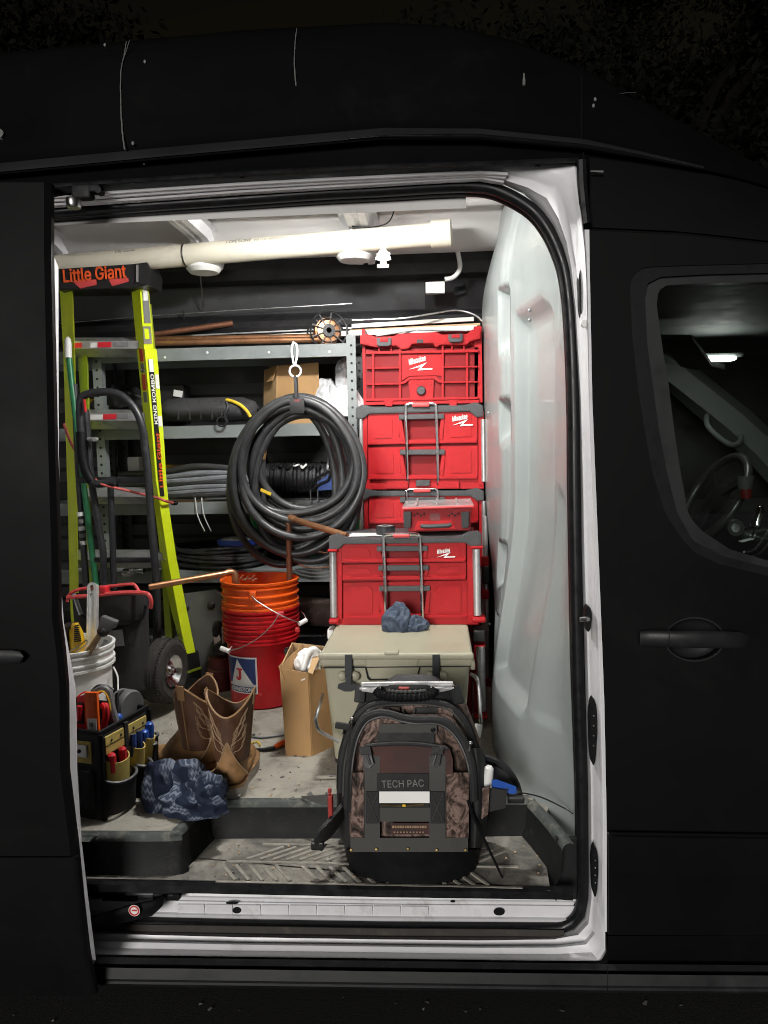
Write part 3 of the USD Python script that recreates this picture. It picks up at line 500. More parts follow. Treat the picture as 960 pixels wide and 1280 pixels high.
part(van, 'dashboard', cat([rbox2((1.10, .35, .9), (1.7, 1.72, 1.38), .05), rbox2((1.02, .9, 1.0), (1.2, 1.5, 1.16), .04)]), 'cab_dark')
part(van, 'far_cab_door', box2((.45, 1.72, .5), (1.7, 1.75, 1.44)), 'cab_dark')
kn = P(946, 655, .95); part(van, 'gear_lever', cat([hull(np.vstack([sph(kn, .022, k=1).vertices, sph(kn+V(.012, 0, .05), .015, k=1).vertices])), tube([kn, kn+V(-.02, .02, -.12)], .007, n=6)]), 'chrome')
part(van, 'round_knob', cat([lathe([(0, .0), (.030, .0), (.034, .012), (.034, .02)], P(920, 660, 1.05), 'y', 20)]), 'cab_dark'); part(van, 'round_knob', lathe([(0, .0), (.016, .001), (.018, .006), (.018, .02)], P(920, 660, 1.044), 'y', 20), 'steel')
cp = P(931, 607, 1.0); t_ = thing('plastic_cup', 'small clear cup with red contents on the dashboard by the wheel', 'cup', cp)
mat('cup_clear', (.06, .06, .06), .2); mat('cup_red', (.10, .01, .01), .3)
part(t_, 'cup', lathe([(.018, -.045), (.030, .03), (.032, .032), (.029, .028), (.016, -.043), (0, -.043)], cp, 'z', 18), 'cup_clear'); part(t_, 'drink', lathe([(0, -.046), (.017, -.046), (.021, -.012), (0, -.010)], cp+V(0, -.012, 0), 'z', 18), 'cup_red')
pp = thing('paper_slip', 'white paper slip on the cab console below the round knob', 'paper', P(932, 675, .9)); part(pp, 'sheet', beam(P(925, 677, .9), P(940, 673, .9), .03, .002), 'white_plastic')
part(van, 'console_cable', tube(curve([P(930, 690, .6), P(944, 686, .7), P(958, 668, .8), P(975, 640, .9)], 14), .004, n=5), 'steel')
part(van, 'console_cable', tube(curve([P(940, 696, .6), P(952, 690, .7), P(968, 672, .8), P(985, 650, .9)], 14), .004, n=5), 'steel')
# ------------------------------------------------------------------ materials of the load
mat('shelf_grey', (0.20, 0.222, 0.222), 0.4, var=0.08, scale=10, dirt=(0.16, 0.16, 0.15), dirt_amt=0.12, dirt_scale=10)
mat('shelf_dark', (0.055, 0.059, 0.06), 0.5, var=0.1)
mat('hole_dark', (0.006, 0.006, 0.006), 0.8)
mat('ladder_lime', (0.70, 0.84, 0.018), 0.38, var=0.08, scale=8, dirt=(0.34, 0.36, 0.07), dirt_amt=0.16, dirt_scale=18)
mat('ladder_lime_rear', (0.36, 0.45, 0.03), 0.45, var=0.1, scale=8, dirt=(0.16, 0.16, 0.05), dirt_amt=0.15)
mat('black_plastic', (0.013, 0.013, 0.014), 0.45, var=0.25, scale=18, dirt=(0.05, 0.05, 0.05), dirt_amt=0.1, bump=0.1, bscale=400)
mat('orange_plastic', (0.80, 0.115, 0.012), 0.38, var=0.06, dirt=(0.35, 0.08, 0.03), dirt_amt=0.08, dirt_scale=12)
mat('orange_print', (0.75, 0.10, 0.02), 0.5)
mat('red_plastic', (0.52, 0.010, 0.016), 0.36, var=0.08, scale=9, dirt=(0.25, 0.03, 0.03), dirt_amt=0.08, dirt_scale=12)
mat('red_faded', (0.62, 0.07, 0.07), 0.5, var=0.1)
mat('aluminium', (0.50, 0.50, 0.50), 0.38, metal=0.7, var=0.12, dirt=(0.25, 0.25, 0.24), dirt_amt=0.15, dirt_scale=14)
mat('white_print', (0.80, 0.80, 0.78), 0.5, var=0.03)
mat('black_print', (0.012, 0.012, 0.012), 0.5, var=0.1)
mat('tube_black', (0.020, 0.021, 0.024), 0.42, var=0.3, scale=25, dirt=(0.10, 0.10, 0.10), dirt_amt=0.15, dirt_scale=20)
mat('tyre', (0.030, 0.028, 0.025), 0.85, var=0.25, scale=30, dirt=(0.16, 0.14, 0.11), dirt_amt=0.25, dirt_scale=16, bump=0.2)
mat('pole_green', (0.02, 0.17, 0.07), 0.35, var=0.15)
mat('cord_red', (0.50, 0.10, 0.09), 0.6, var=0.3, scale=90)
mat('canvas_black', (0.020, 0.020, 0.021), 0.8, var=0.3, scale=20, dirt=(0.07, 0.068, 0.062), dirt_amt=0.2, dirt_scale=9, bump=0.6, bscale=260)
mat('canvas_yellow', (0.56, 0.43, 0.12), 0.8, var=0.12, scale=20, dirt=(0.25, 0.19, 0.06), dirt_amt=0.2, dirt_scale=14, bump=0.5, bscale=260)
mat('bucket_white', (0.74, 0.74, 0.72), 0.4, var=0.05, dirt=(0.40, 0.38, 0.34), dirt_amt=0.10, dirt_scale=10)
mat('tool_yellow', (0.80, 0.50, 0.02), 0.4, var=0.1)
mat('tool_red', (0.60, 0.02, 0.03), 0.4, var=0.1)
mat('tool_blue', (0.02, 0.09, 0.42), 0.4, var=0.1)
mat('tool_grey', (0.12, 0.12, 0.12), 0.5, var=0.2)
mat('wood_worn', (0.30, 0.22, 0.14), 0.7, var=0.3, scale=30)
mat('cast_alu', (0.60, 0.61, 0.60), 0.42, metal=0.5, var=0.12, scale=20, bump=0.3)
mat('leather_dark', (0.075, 0.031, 0.014), 0.5, var=0.35, scale=18, dirt=(0.14, 0.07, 0.035), dirt_amt=0.2, dirt_scale=14, bump=0.5, bscale=200)
mat('leather_tan', (0.30, 0.16, 0.06), 0.65, var=0.25, scale=14, dirt=(0.06, 0.03, 0.015), dirt_amt=0.45, dirt_scale=11, bump=0.5, bscale=200)
mat('leather_edge', (0.24, 0.135, 0.06), 0.6)
mat('stitch', (0.30, 0.20, 0.12), 0.7)
mat('sole', (0.42, 0.40, 0.37), 0.75, var=0.15, dirt=(0.20, 0.18, 0.15), dirt_amt=0.3, dirt_scale=20)
mat('copper', (0.50, 0.25, 0.13), 0.36, metal=0.85, var=0.10, scale=9, dirt=(0.28, 0.13, 0.07), dirt_amt=0.12, dirt_scale=6)
mat('copper_dull', (0.24, 0.105, 0.06), 0.5, metal=0.6, var=0.12, scale=9)
mat('cardboard', (0.40, 0.235, 0.10), 0.85, var=0.10, scale=10, dirt=(0.26, 0.14, 0.06), dirt_amt=0.15, dirt_scale=6, bump=0.2, bscale=90)
mat('cardboard_in', (0.46, 0.30, 0.15), 0.85, var=0.10)
mat('white_cloth', (0.78, 0.78, 0.78), 0.8, var=0.05)
mat('pvc', (0.66, 0.62, 0.51), 0.35, var=0.05, scale=6, dirt=(0.50, 0.46, 0.38), dirt_amt=0.10, dirt_scale=10)
mat('grey_print', (0.18, 0.18, 0.18), 0.6)

# ------------------------------------------------------------------ storage tube under the ceiling
a, b = P(66, 333, 1.38), P(562, 291.5, 1.30); d = (b-a)/np.linalg.norm(b-a); a = a-d*.6; R = .045
t = thing('storage_tube', 'long cream plastic pipe strapped under the white ceiling', 'pipe', (a+b)/2)
def along(f, ang=0, r=R): n1 = np.cross(d, V(0, 1, 0)); n1 /= np.linalg.norm(n1); n2 = np.cross(n1, d); return a+(b-a)*f+r*(math.cos(ang)*n1+math.sin(ang)*n2)
part(t, 'tube', tube([a, b], R, n=32), 'pvc')
part(t, 'end_cap', tube([b-d*.075, b-d*.072, b+d*.004, b+d*.010], [R+.002, R+.009, R+.009, R*.8], n=32), 'pvc')
def fr_of(px_): return np.argmin([abs(proj(a+(b-a)*f)[0]-px_) for f in np.linspace(0, 1, 600)])/599
for px_ in (232, 440):
    f = fr_of(px_); part(t, 'cable_tie', tube([along(f, k, R+.0012) for k in np.linspace(0, 2*np.pi, 28, endpoint=False)], .0035, closed=True, n=5), 'black_plastic' if px_ < 300 else 'white_plastic')
for px_ in (250, 441):
    c = a+(b-a)*fr_of(px_)+V(0, .05, -.048); part(t, 'ceiling_foot', lathe([(0, -.02), (.06, -.018), (.075, .0), (.07, .03), (0, .035)], c, 'z', 28), 'white_plastic')
tn = V(0, -1, 0)*.8+V(0, 0, .1)
for px_, s_, h_ in ((92, '- - -- -- - --', .009), (148, '6 IN  SCH 40', .010), (285, '/ CRESLINE', .014), (320, 'PVC 1120  ASTM D 2665', .008)):
    o = along(fr_of(px_), -math.pi/2+.75); o = a+(b-a)*fr_of(px_)+V(0, -R*.86, R*.52)
    part(t, 'pipe_print', textm(s_, o, d, V(0, .5, .86), h_, .0008, False), 'grey_print')

# tree shaped air freshener hanging from the tube
c = P(479, 320, 1.23)
fz = [(0, 15), (-4, 9), (-2.5, 9), (-7, 3), (-5, 3), (-9.5, -2), (-10.5, -6), (-4, -7), (-4, -12), (-7.5, -12), (-7.5, -16), (7.5, -16), (7.5, -12), (4, -12), (4, -7), (10.5, -6), (9.5, -2), (5, 3), (7, 3), (2.5, 9), (4, 9)]
t = thing('air_freshener', 'pale card air freshener in a tree outline hanging from the pipe', 'air freshener', c)
part(t, 'card', plate([(479+x*.95, 319-y*.95) for x, y in fz], 1.23, .002), 'pvc'); part(t, 'stripe', plate([(471, 317), (487, 315), (488, 318), (471.5, 321)], 1.2285, .001), 'white_print')
part(t, 'base_print', plate([(473, 331), (486, 330), (486, 334), (473, 335)], 1.2285, .001), 'white_print')
part(t, 'string', tube([P(479, 304, 1.235), P(478, 312, 1.235)], .0012, n=5), 'white_print')

# ------------------------------------------------------------------ steel shelving along the far wall
YF, YB = 1.50, 1.83
x1 = P(446.5, 520, YF)[0]; x0 = P(70, 520, YF)[0]-.25
zt = P(440, 418, YF)[2]; lips = [P(320, 432.5, YF)[2], P(300, 531, YF)[2], P(320, 626.5, YF)[2], P(320, 713, YF)[2], P(320, 806, YF)[2]]
sh = thing('shelving_unit', 'grey steel shelving unit with perforated posts along the far wall', 'shelves', ((x0+x1)/2, 1.66, ZF))
for i, z in enumerate(lips):
    s_ = part(sh, 'shelf', cat([box2((x0+.03, YF+.004, z-.004), (x1-.03, YB, z)), box2((x0+.03, YF, z-.054), (x1-.040 if i else x1-.005, YF+.004, z+.0005)), box2((x0+.03, YF+.004, z-.054), (x1-.04, YF+.022, z-.051)), box2((x0+.03, YB-.004, z-.05), (x1-.03, YB, z-.004))]), 'shelf_grey')
    for px_ in (206, 259, 336, 412): 
        if i == 0: part(s_, 'rivet', lathe([(0, -.003), (.005, -.002), (.006, 0)], V(P(px_, 440, YF)[0], YF, z-.03+.008*math.sin(px_)), 'y', 10), 'white_plastic')
def post(xa, ya, sx, label=None):
    m = cat([box2((xa, ya, ZF), (xa+sx*.040, ya+.003, zt)), box2((xa+sx*.037, ya+.003, ZF), (xa+sx*.040, ya+.040, zt))]) if ya < 1.6 else cat([box2((xa, ya, ZF), (xa+sx*.040, ya+.003, zt)), box2((xa, ya-.04, ZF), (xa+sx*.003, ya, zt))])
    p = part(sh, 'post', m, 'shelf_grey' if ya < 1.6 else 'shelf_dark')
    hs = [lathe([(0, -.0012), (.0055, -.0012), (.0055, .0)], (xa+sx*.019, ya, z), 'y', 8) for z in np.arange(ZF+.03, zt-.01, .038)]
    part(p, 'post_holes', cat(hs), 'hole_dark', kind='stuff')
post(x1, YF-.003, -1); post(x0+.25+P(118, 500, YF)[0]-P(70, 520, YF)[0], YF-.003, 1); post(P(150, 560, YB)[0], YB, 1); post(P(136, 560, YB)[0]-.01, YB, 1); post(x1, YB, -1)
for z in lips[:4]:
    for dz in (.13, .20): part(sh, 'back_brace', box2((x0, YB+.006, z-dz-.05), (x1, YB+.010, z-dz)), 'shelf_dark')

# ------------------------------------------------------------------ step ladder
YL = 1.36
ld = thing('step_ladder', 'lime yellow fibreglass step ladder leaning against the grey shelves', 'ladder', P(160, 850, YL)*V(1, 1, 0)+V(0, 0, ZF))
def rail(rows, Y, mat_, nm='rail', dl=.035, dr=.05):
    g = [[P(l, y, Y+dl), P(m, y, Y-.012), P(r, y, Y+dr), P((l+r)/2, y, Y+.07)] for y, l, m, r in rows]
    return part(ld, nm, loft(g+[g[-1]], closed=True), mat_, smooth=20)
rr = rail([(350, 163, 174, 185), (435, 171, 180, 192), (437, 171, 181, 196), (537, 181, 190, 204), (600, 187, 195, 208), (640, 194, 201, 212), (700, 201, 210, 221), (760, 213, 221, 233), (824, 230, 234, 246)], YL, 'ladder_lime')
rail([(350, 74, 90, 91), (440, 79, 93, 94), (540, 82, 95, 96), (640, 85, 96, 97), (740, 87, 97.5, 98.5), (800, 90, 99, 100)], YL, 'ladder_lime', dl=.04, dr=.06)
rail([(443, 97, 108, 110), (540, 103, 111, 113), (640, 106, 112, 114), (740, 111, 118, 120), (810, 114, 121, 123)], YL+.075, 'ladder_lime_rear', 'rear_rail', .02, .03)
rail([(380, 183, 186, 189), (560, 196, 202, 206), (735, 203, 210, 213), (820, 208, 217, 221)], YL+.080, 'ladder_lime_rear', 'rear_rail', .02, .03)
tc = part(ld, 'top_cap', cat([plate([(70, 336), (183, 328.5), (187, 340), (186, 356), (163, 360), (70, 362)], YL-.05, .15, bev=.006)]), 'black_plastic')
part(tc, 'cap_end', plate([(168.5, 329.5), (183, 327.5), (188, 338), (187, 357), (168.5, 354)], YL-.056, .02, bev=.004), 'black_plastic')
part(tc, 'cap_end_face', plate([(170, 331), (172.5, 331), (172.5, 352), (170, 352)], YL-.060, .012), 'aluminium')
for q in ([(89, 351), (120, 349), (121, 356), (100, 360.5)], [(135, 349), (160, 347), (161, 352), (140, 358)]): part(tc, 'tool_slot', plate(q, YL-.053, .04, bev=.003), 'red_faded')
o = P(78.5, 353, YL-.055); r_ = P(158, 346.5, YL-.055)-o; L_ = np.linalg.norm(r_); tm = meshkit.text_mesh('Little Giant', .05, .002, True); sq = L_/(tm.bounds[1][0])
part(tc, 'cap_lettering', textm('Little Giant', o, r_, V(0, 0, 1), .050, .002, True, squeeze=sq), 'orange_print')
def ladder_step(px0, px1, py0, py1, Y=YL+.02):
    p = part(ld, 'step', cat([loft([[P(x, py0+h*.0-3, Y+.07), P(x, py0+h*.1, Y), P(x, py0+h*.9, Y), P(x, py0+h*1.0, Y+.015), P(x, py1+ (py1-py0)*.8, Y+.06)] for x, h in ((px0, py1-py0), ((px0+px1)/2, py1-py0), (px1, py1-py0))], .003)]), 'aluminium')
    return p
for px0, px1, py0, py1 in ((91, 173, 425, 437), (106, 181, 515, 527), (96, 192, 612, 622), (96, 203, 690, 701)):
    s_ = ladder_step(px0, px1, py0, py1)
    if py0 < 600:
        y_ = (py0+py1)/2+.3; k = 0 if py0 < 500 else 1
        part(s_, 'sticker', plate([(122+k*7, y_-3.5), (139+k*6, y_-4), (139+k*6, y_+2.5), (122+k*7, y_+3)], YL+.0165, .002), 'tool_red')
        part(s_, 'sticker', plate([(113, y_-3), (121.5+k*7, y_-3.2), (121.5+k*7, y_+3), (113, y_+3.4)], YL+.017, .002), 'white_print')
        part(s_, 'sticker', plate([(142+k*4, y_-3.6), (160, y_-4.2), (160, y_+1.5), (142+k*4, y_+2)], YL+.0172, .002), 'grey_print')
        part(s_, 'sticker', plate([(93+k*17, y_-2.5), (102+k*10, y_-3), (102+k*10, y_+3), (93+k*17, y_+3.5)], YL+.016, .002), 'tool_red')
# print and labels up the right rail
def railpt(t, y):                                # point on the bright face, t from 0 (corner) to 1
    rows = [(350, 174, 185), (435, 180, 192), (437, 181, 196), (537, 190, 204), (600, 195, 208), (640, 201, 212), (700, 210, 221)]; ys = [q[0] for q in rows]
    m, r = np.interp(y, ys, [q[1] for q in rows]), np.interp(y, ys, [q[2] for q in rows]); A, B = P(m, y, YL-.012), P(r, y, YL+.05); return A+(B-A)*t
def rail_patch(t0, t1, y0, y1, mat_, lift=.0025, nm='label'):
    ys = np.linspace(y0, y1, 6); g = [[railpt(t0, y)+V(.5, -.8, 0)*lift, railpt(t1, y)+V(.5, -.8, 0)*lift] for y in ys]; return part(rr, nm, loft(g, .0008), mat_)
rail_patch(.18, .60, 449, 620, 'black_print', .002, 'name_band')
rail_patch(.22, .58, 449, 465, 'white_print', .003); rail_patch(.66, .95, 468, 486, 'white_print', .003); rail_patch(.6, .95, 520, 533, 'white_print', .002); rail_patch(.2, .9, 365, 404, 'grey_print', .002); rail_patch(.30, .80, 357, 376, 'white_print', .003)
rail_patch(.0, .85, 408, 430, 'aluminium', .003); rail_patch(.15, .6, 411, 424, 'ladder_lime', .004)
def rail_text(s, y0, y1, t0, h, mat_):
    o = railpt(t0, y0)+V(.5, -.8, 0)*.0035; e = railpt(t0, y1)+V(.5, -.8, 0)*.0035; tm = meshkit.text_mesh(s, h, .001, True); sq = np.linalg.norm(e-o)/tm.bounds[1][0]
    u = railpt(t0-.3, y0)-railpt(t0, y0); part(rr, 'rail_lettering', textm(s, o, e-o, u, h, .001, True, squeeze=sq), mat_)
rail_text('KING KOMBO', 531, 468, .54, .019, 'white_print'); rail_text('Little Giant', 610, 541, .62, .024, 'orange_print')
for y0, y1, m_ in ((436, 452, 'tool_red'), (454, 466, 'grey_print'), (468, 488, 'tool_red'), (490, 503, 'grey_print')):
    L0 = lambda y: np.interp(y, [435, 537], [171, 181]); M0 = lambda y: np.interp(y, [435, 537], [180.5, 190])
    part(rr, 'label', loft([[P(L0(y)+2.5, y, YL+.018), P(M0(y)-2.5, y, YL-.004)] for y in (y0, y1)], .0008), m_)
for y in (462, 700, 794): part(rr, 'rail_rivet', sph(P(np.interp(y, [462, 700, 794], [176, 205, 224]), y, YL+.008), .005, k=1), 'steel')
part(ld, 'foot', cat([loft([[P(229, 816, YL+.045), P(233, 818, YL-.02), P(248, 814, YL+.055), P(240, 812, YL+.08)], [P(233, 855, YL+.05), P(237, 860, YL-.035), P(254, 858, YL+.06), P(246, 852, YL+.09)]], closed=True), hull([P(a, b, y) for a in (231, 252) for b in (848, 863) for y in (YL-.04, YL+.07)])]), 'black_plastic')
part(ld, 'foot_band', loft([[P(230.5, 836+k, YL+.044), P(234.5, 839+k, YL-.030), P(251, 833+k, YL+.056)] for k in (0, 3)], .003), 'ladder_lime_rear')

# ------------------------------------------------------------------ poles, cord
t = thing('broom_pole', 'green broom pole with a white tip leaning beside the ladder', 'pole', P(121, 740, 1.22))
pp = curve([P(86, 446, 1.30), P(92, 500, 1.29), P(104, 600, 1.27), P(119, 724, 1.24), P(126, 790, 1.22)], 20)
part(t, 'pole', tube(pp, .0125, n=12), 'pole_green'); part(t, 'tip', tube([P(85.6, 447, 1.30), P(85, 430, 1.30), P(84.6, 424, 1.30), P(84.5, 421, 1.30)], [.0145, .0145, .012, .004], n=12), 'white_plastic')
t = thing('black_pole', 'black pole with a worn label between ladder and green pole', 'pole', P(110, 780, 1.24))
part(t, 'pole', tube([P(93, 480, 1.30), P(98, 590, 1.28), P(108, 735, 1.25), P(112, 790, 1.24)], .0135, n=12), 'tube_black')
for k in range(6): part(t, 'label_patch', tube([P(100.3+k*.9, 640+k*9, 1.262), P(100.9+k*.9, 645+k*9, 1.262)], .0142, n=10), 'grey_print' if k % 2 else 'white_print')
one('bungee_cord', 'thin pinkish red bungee cord stretched across hand truck and ladder', 'cord', tube(curve([P(80, 530, 1.36), P(88, 552, 1.33), P(101, 575, 1.28), P(111, 591, 1.13), P(122, 602, 1.09), P(133, 607, 1.08), P(160, 613.5, 1.13), P(188, 620, 1.2), P(197, 622.5, 1.33), P(206, 626, 1.345), P(217, 629, 1.44)], 60), .0058, n=8), 'cord_red')
part('/World/bungee_cord', 'hook', sph(P(218, 629, 1.44), .013, (1.4, 1, .8), 1), 'rubber')

# ------------------------------------------------------------------ hand truck
ht = thing('hand_truck', 'black tubular hand truck with grey pneumatic tyres', 'hand truck', P(190, 880, 1.1)*V(1, 1, 0)+V(0, 0, ZF))
lp = curve([P(143, 602, 1.09), P(122, 605, 1.09), P(112, 598, 1.09), P(104, 577, 1.09), P(101, 540, 1.10), P(100, 505, 1.10), P(104, 495, 1.10), P(116, 491.5, 1.10), P(135, 490, 1.10), P(152, 495, 1.10), P(169, 512, 1.10), P(177.5, 533, 1.10), P(181.5, 560, 1.10), P(185, 593, 1.10), P(189, 650, 1.10), P(195, 725, 1.10), P(197, 800, 1.10)], 90)
part(ht, 'handle_loop', tube(lp, .0155, n=12), 'tube_black'); part(ht, 'grip', tube(lp[8:21], .019, n=12), 'rubber')
part(ht, 'side_tube', tube([P(107, 512, 1.12), P(112.5, 585, 1.12), P(117, 620, 1.12), P(129, 690, 1.12), P(132, 790, 1.12)], .014, n=10), 'tube_black')
part(ht, 'centre_tube', tube([P(138, 604, 1.13), P(141, 680, 1.13), P(143, 760, 1.13)], .013, n=10), 'tube_black')
part(ht, 'cross_bar', beam(P(96, 600, 1.14), P(184, 600, 1.14), .02, .026, r=.004), 'tube_black'); part(ht, 'cross_bar', beam(P(118, 700, 1.14), P(194, 700, 1.14), .02, .02, r=.004), 'tube_black')
part(ht, 'bolt', cat([lathe([(0, -.012), (.009, -.012), (.009, .01)], P(119, 549, 1.09), 'y', 10), tube([P(110, 549, 1.10), P(119, 549, 1.09)], .008, n=8)]), 'aluminium')
part(ht, 'wheel_strut', beam(P(198, 770, 1.10), P(190, 835, 1.08), .012, .045, r=.004), 'tube_black')
part(ht, 'strap_tag', beam(P(105.5, 499, 1.082), P(107, 515, 1.082), .004, .012), 'tool_red')
part(ht, 'toe_plate', beam(P(100, 858, 1.10), P(196, 858, 1.10), .03, .10, r=.005), 'tube_black')
wc = P(206, 838, 1.06); ax = V(.985, -.17, 0); ax /= np.linalg.norm(ax)
def wheel_at(c):
    Rw, W = .128, .043; pr = [(.062, -W*.8), (.085, -W*.98), (.108, -W), (.120, -W*.82), (.1265, -W*.55), (Rw, 0), (.1265, W*.55), (.120, W*.82), (.108, W), (.085, W*.98), (.062, W*.8)]
    A = frame(lathe(pr, n=48), c, np.cross(V(0, 0, 1), ax), V(0, 0, 1), ax); w = part(ht, 'wheel', A, 'tyre', smooth=40)
    gr_ = [frame(lathe([(.1262-abs(k)*.0012, k*.011-.0016), (.1300-abs(k)*.0012, k*.011-.0010), (.1300-abs(k)*.0012, k*.011+.0010), (.1262-abs(k)*.0012, k*.011+.0016)], n=48), c, np.cross(V(0, 0, 1), ax), V(0, 0, 1), ax) for k in (-2, -1, 0, 1, 2)]
    bl = []
    for k in range(60):
        th = k/60*2*np.pi
        for s in (-1, 1): bl.append(frame(box((0, 0, 0), (.005, .009, .006)), c+ax*s*.029+(math.cos(th)*np.cross(V(0, 0, 1), ax)+math.sin(th)*V(0, 0, 1))*.1245, np.cross(ax, (math.cos(th)*np.cross(V(0, 0, 1), ax)+math.sin(th)*V(0, 0, 1))), ax*s))
    part(w, 'tread_ridges', cat(gr_+bl), 'tyre', kind='stuff')
    part(w, 'rim', frame(lathe([(.012, .030), (.020, .034), (.026, .020), (.040, .016), (.050, .026), (.060, .040), (.064, .042), (.064, .034), (.05, -.02), (.012, -.02)], n=40), c, np.cross(V(0, 0, 1), ax), V(0, 0, 1), ax), 'chrome', smooth=50)
    part(w, 'hub', frame(lathe([(0, .046), (.010, .045), (.014, .036), (.014, .0), (0, 0)], n=16), c, np.cross(V(0, 0, 1), ax), V(0, 0, 1), ax), 'steel')
    part(w, 'sidewall_ring', frame(lathe([(.098, W+.0005), (.101, W+.002), (.104, W+.0005)], n=40), c, np.cross(V(0, 0, 1), ax), V(0, 0, 1), ax), 'tyre')
wheel_at(wc); wheel_at(wc-ax*.40)
part(ht, 'axle', tube([wc+ax*.02, wc-ax*.42], .010, n=8), 'steel')

# black tool bag with red handles hung on the hand truck
bg = thing('tool_bag', 'black canvas tool bag with red handles hanging on the hand truck', 'bag', P(140, 860, .95))
def blob_px(rows, Yf, Yb_, bulge=.03, n=15):       # body between left and right outlines (y, l, r), rounded towards the viewer
    g = []
    for y, l, r in rows:
        g.append([P(l+(r-l)*(.5-.5*math.cos(math.pi*k/(n-1))), y, Yb_-(Yb_-Yf)*math.sin(math.pi*k/(n-1))**.45) for k in range(n)])
    return loft(g)
part(bg, 'body', blob_px([(741, 92, 184), (744, 90, 187), (770, 92, 186), (800, 95, 187), (835, 97, 188), (862, 100, 189), (864, 110, 180)], .90, 1.06), 'canvas_black', smooth=50)
part(bg, 'flap', blob_px([(745, 92, 183), (765, 95, 182), (780, 110, 178), (783, 125, 170)], .885, 1.0), 'canvas_black', smooth=50)
part(bg, 'flap_trim', tube(curve([P(182, 757, .91), P(178, 772, .895), P(165, 779, .885), P(140, 781, .88), P(118, 779, .885), P(100, 766, .90)], 24), .006, n=6), 'rubber')
for ds, Yh in ((0, .90), (10, .93)):
    pass
part(bg, 'handle', tube(curve([P(84, 752, .90), P(87, 743, .90), P(100, 736.5, .90), P(130, 733.5, .90), P(160, 730.5, .90), P(168, 731, .90), P(174, 739, .89), P(183, 742, .88)], 40), [.006]*len(curve([P(84, 752, .90), P(87, 743, .90), P(100, 736.5, .90), P(130, 733.5, .90), P(160, 730.5, .90), P(168, 731, .90), P(174, 739, .89), P(183, 742, .88)], 40)), n=8), 'red_faded')
part(bg, 'handle', tube(curve([P(84, 747, .88), P(115, 744.5, .87), P(150, 741, .87), P(178, 741, .87), P(186, 744, .865), P(189, 752, .865), P(188, 760, .87)], 40), .008, n=8), 'red_faded')
part(bg, 'handle_wrap', rbox(P(131, 738, .885), (.028, .045, .032), .008), 'tool_red')
part(bg, 'label_patch', plate([(136, 788), (153, 787), (155, 807), (140, 808.5), (134, 800)], .888, .004), 'grey_print', label='worn grey label patch'); part(bg, 'side_strap', beam(P(92, 742, .88), P(101, 768, .88), .006, .02), 'aluminium')

# ------------------------------------------------------------------ buckets
def bucket(name, label, c, mat_, H=.37, rt_=.150, rb_=.132, ribs=3, band=.075, group=None, base=0.0):
    t = thing(name, label, 'bucket', c); pr = [(0, .004), (rb_-.006, .002), (rb_, .008), (rb_+(rt_-.006-rb_)*(1-(band+.012)/H), H-band-.012)]
    z = H-band; pr += [(rt_-.004, z-.008), (rt_+.004, z-.006), (rt_+.004, z+.002), (rt_-.003, z+.004)]
    for k in range(ribs):
        zz = z+(band-.012)*(k+.6)/ribs; pr += [(rt_-.003, zz-.006), (rt_+.004, zz-.004), (rt_+.004, zz+.002), (rt_-.003, zz+.004)]
    pr += [(rt_, H-.014), (rt_+.006, H-.010), (rt_+.007, H-.002), (rt_+.003, H), (rt_-.003, H-.001), (rt_-.006, H-.02), (rb_-.004, .02), (0, .014)]
    part(t, 'body', lathe(pr, c, n=56), mat_, smooth=38); return t
cB = P(329, 850, 1.215)*V(1, 1, 0)+V(0, 0, ZF)
b1 = bucket('bucket', 'red plastic bucket with a blue and white triangle sticker, lowest of the stack', cB, 'red_plastic', H=.345, group=None)
zt3 = P(329, 722, 1.215)[2]
z_o = P(329, 760, 1.065)[2]; z2 = P(329, 780, 1.065)[2]; z3 = P(329, 804, 1.065)[2]
b2 = bucket('bucket', 'red plastic bucket nested between the orange bucket and the stickered one', V(cB[0], cB[1], zt3-.112-.345), 'red_plastic', H=.345, rt_=.1525, rb_=.130)
b3 = bucket('bucket', 'bright orange plastic bucket on top of the red bucket stack', V(cB[0], cB[1], zt3-.345), 'orange_plastic', H=.345, rt_=.1535, rb_=.128, band=.105)
def wire(t, pts, r=.0022, m='steel'): return part(t, 'wire_handle', tube(curve(pts, 40), r, n=6), m)
w = wire(b3, [P(315, 745, 1.05), P(322, 752, 1.045), P(345, 766, 1.045), P(362, 774, 1.055), P(376, 779, 1.075)]); part(b3, 'handle_grip', tube([P(374, 780, 1.075), P(383, 775, 1.10)], .0095, n=10), 'white_plastic')
part(b3, 'handle_ear', rbox(P(316, 745, 1.056), (.028, .014, .035), .005), 'orange_plastic'); wire(b3, [P(383, 775, 1.10), P(380, 768, 1.12), P(377, 765, 1.15)])
w = wire(b2, [P(349, 767, 1.045), P(340, 781, 1.045), P(322, 798, 1.045), P(302, 809, 1.045), P(288, 813, 1.05)]); part(b2, 'handle_grip', tube([P(287, 814.5, 1.05), P(276, 810, 1.06)], .0095, n=10), 'white_plastic')
part(b2, 'handle_ear', rbox(P(350, 768, 1.058), (.034, .012, .028), .005), 'red_plastic'); part(b2, 'handle_ear', rbox(P(372, 787, 1.085), (.02, .012, .02), .004), 'red_plastic')
wire(b1, [P(292, 806, 1.1), P(286, 812, 1.08)], .002)
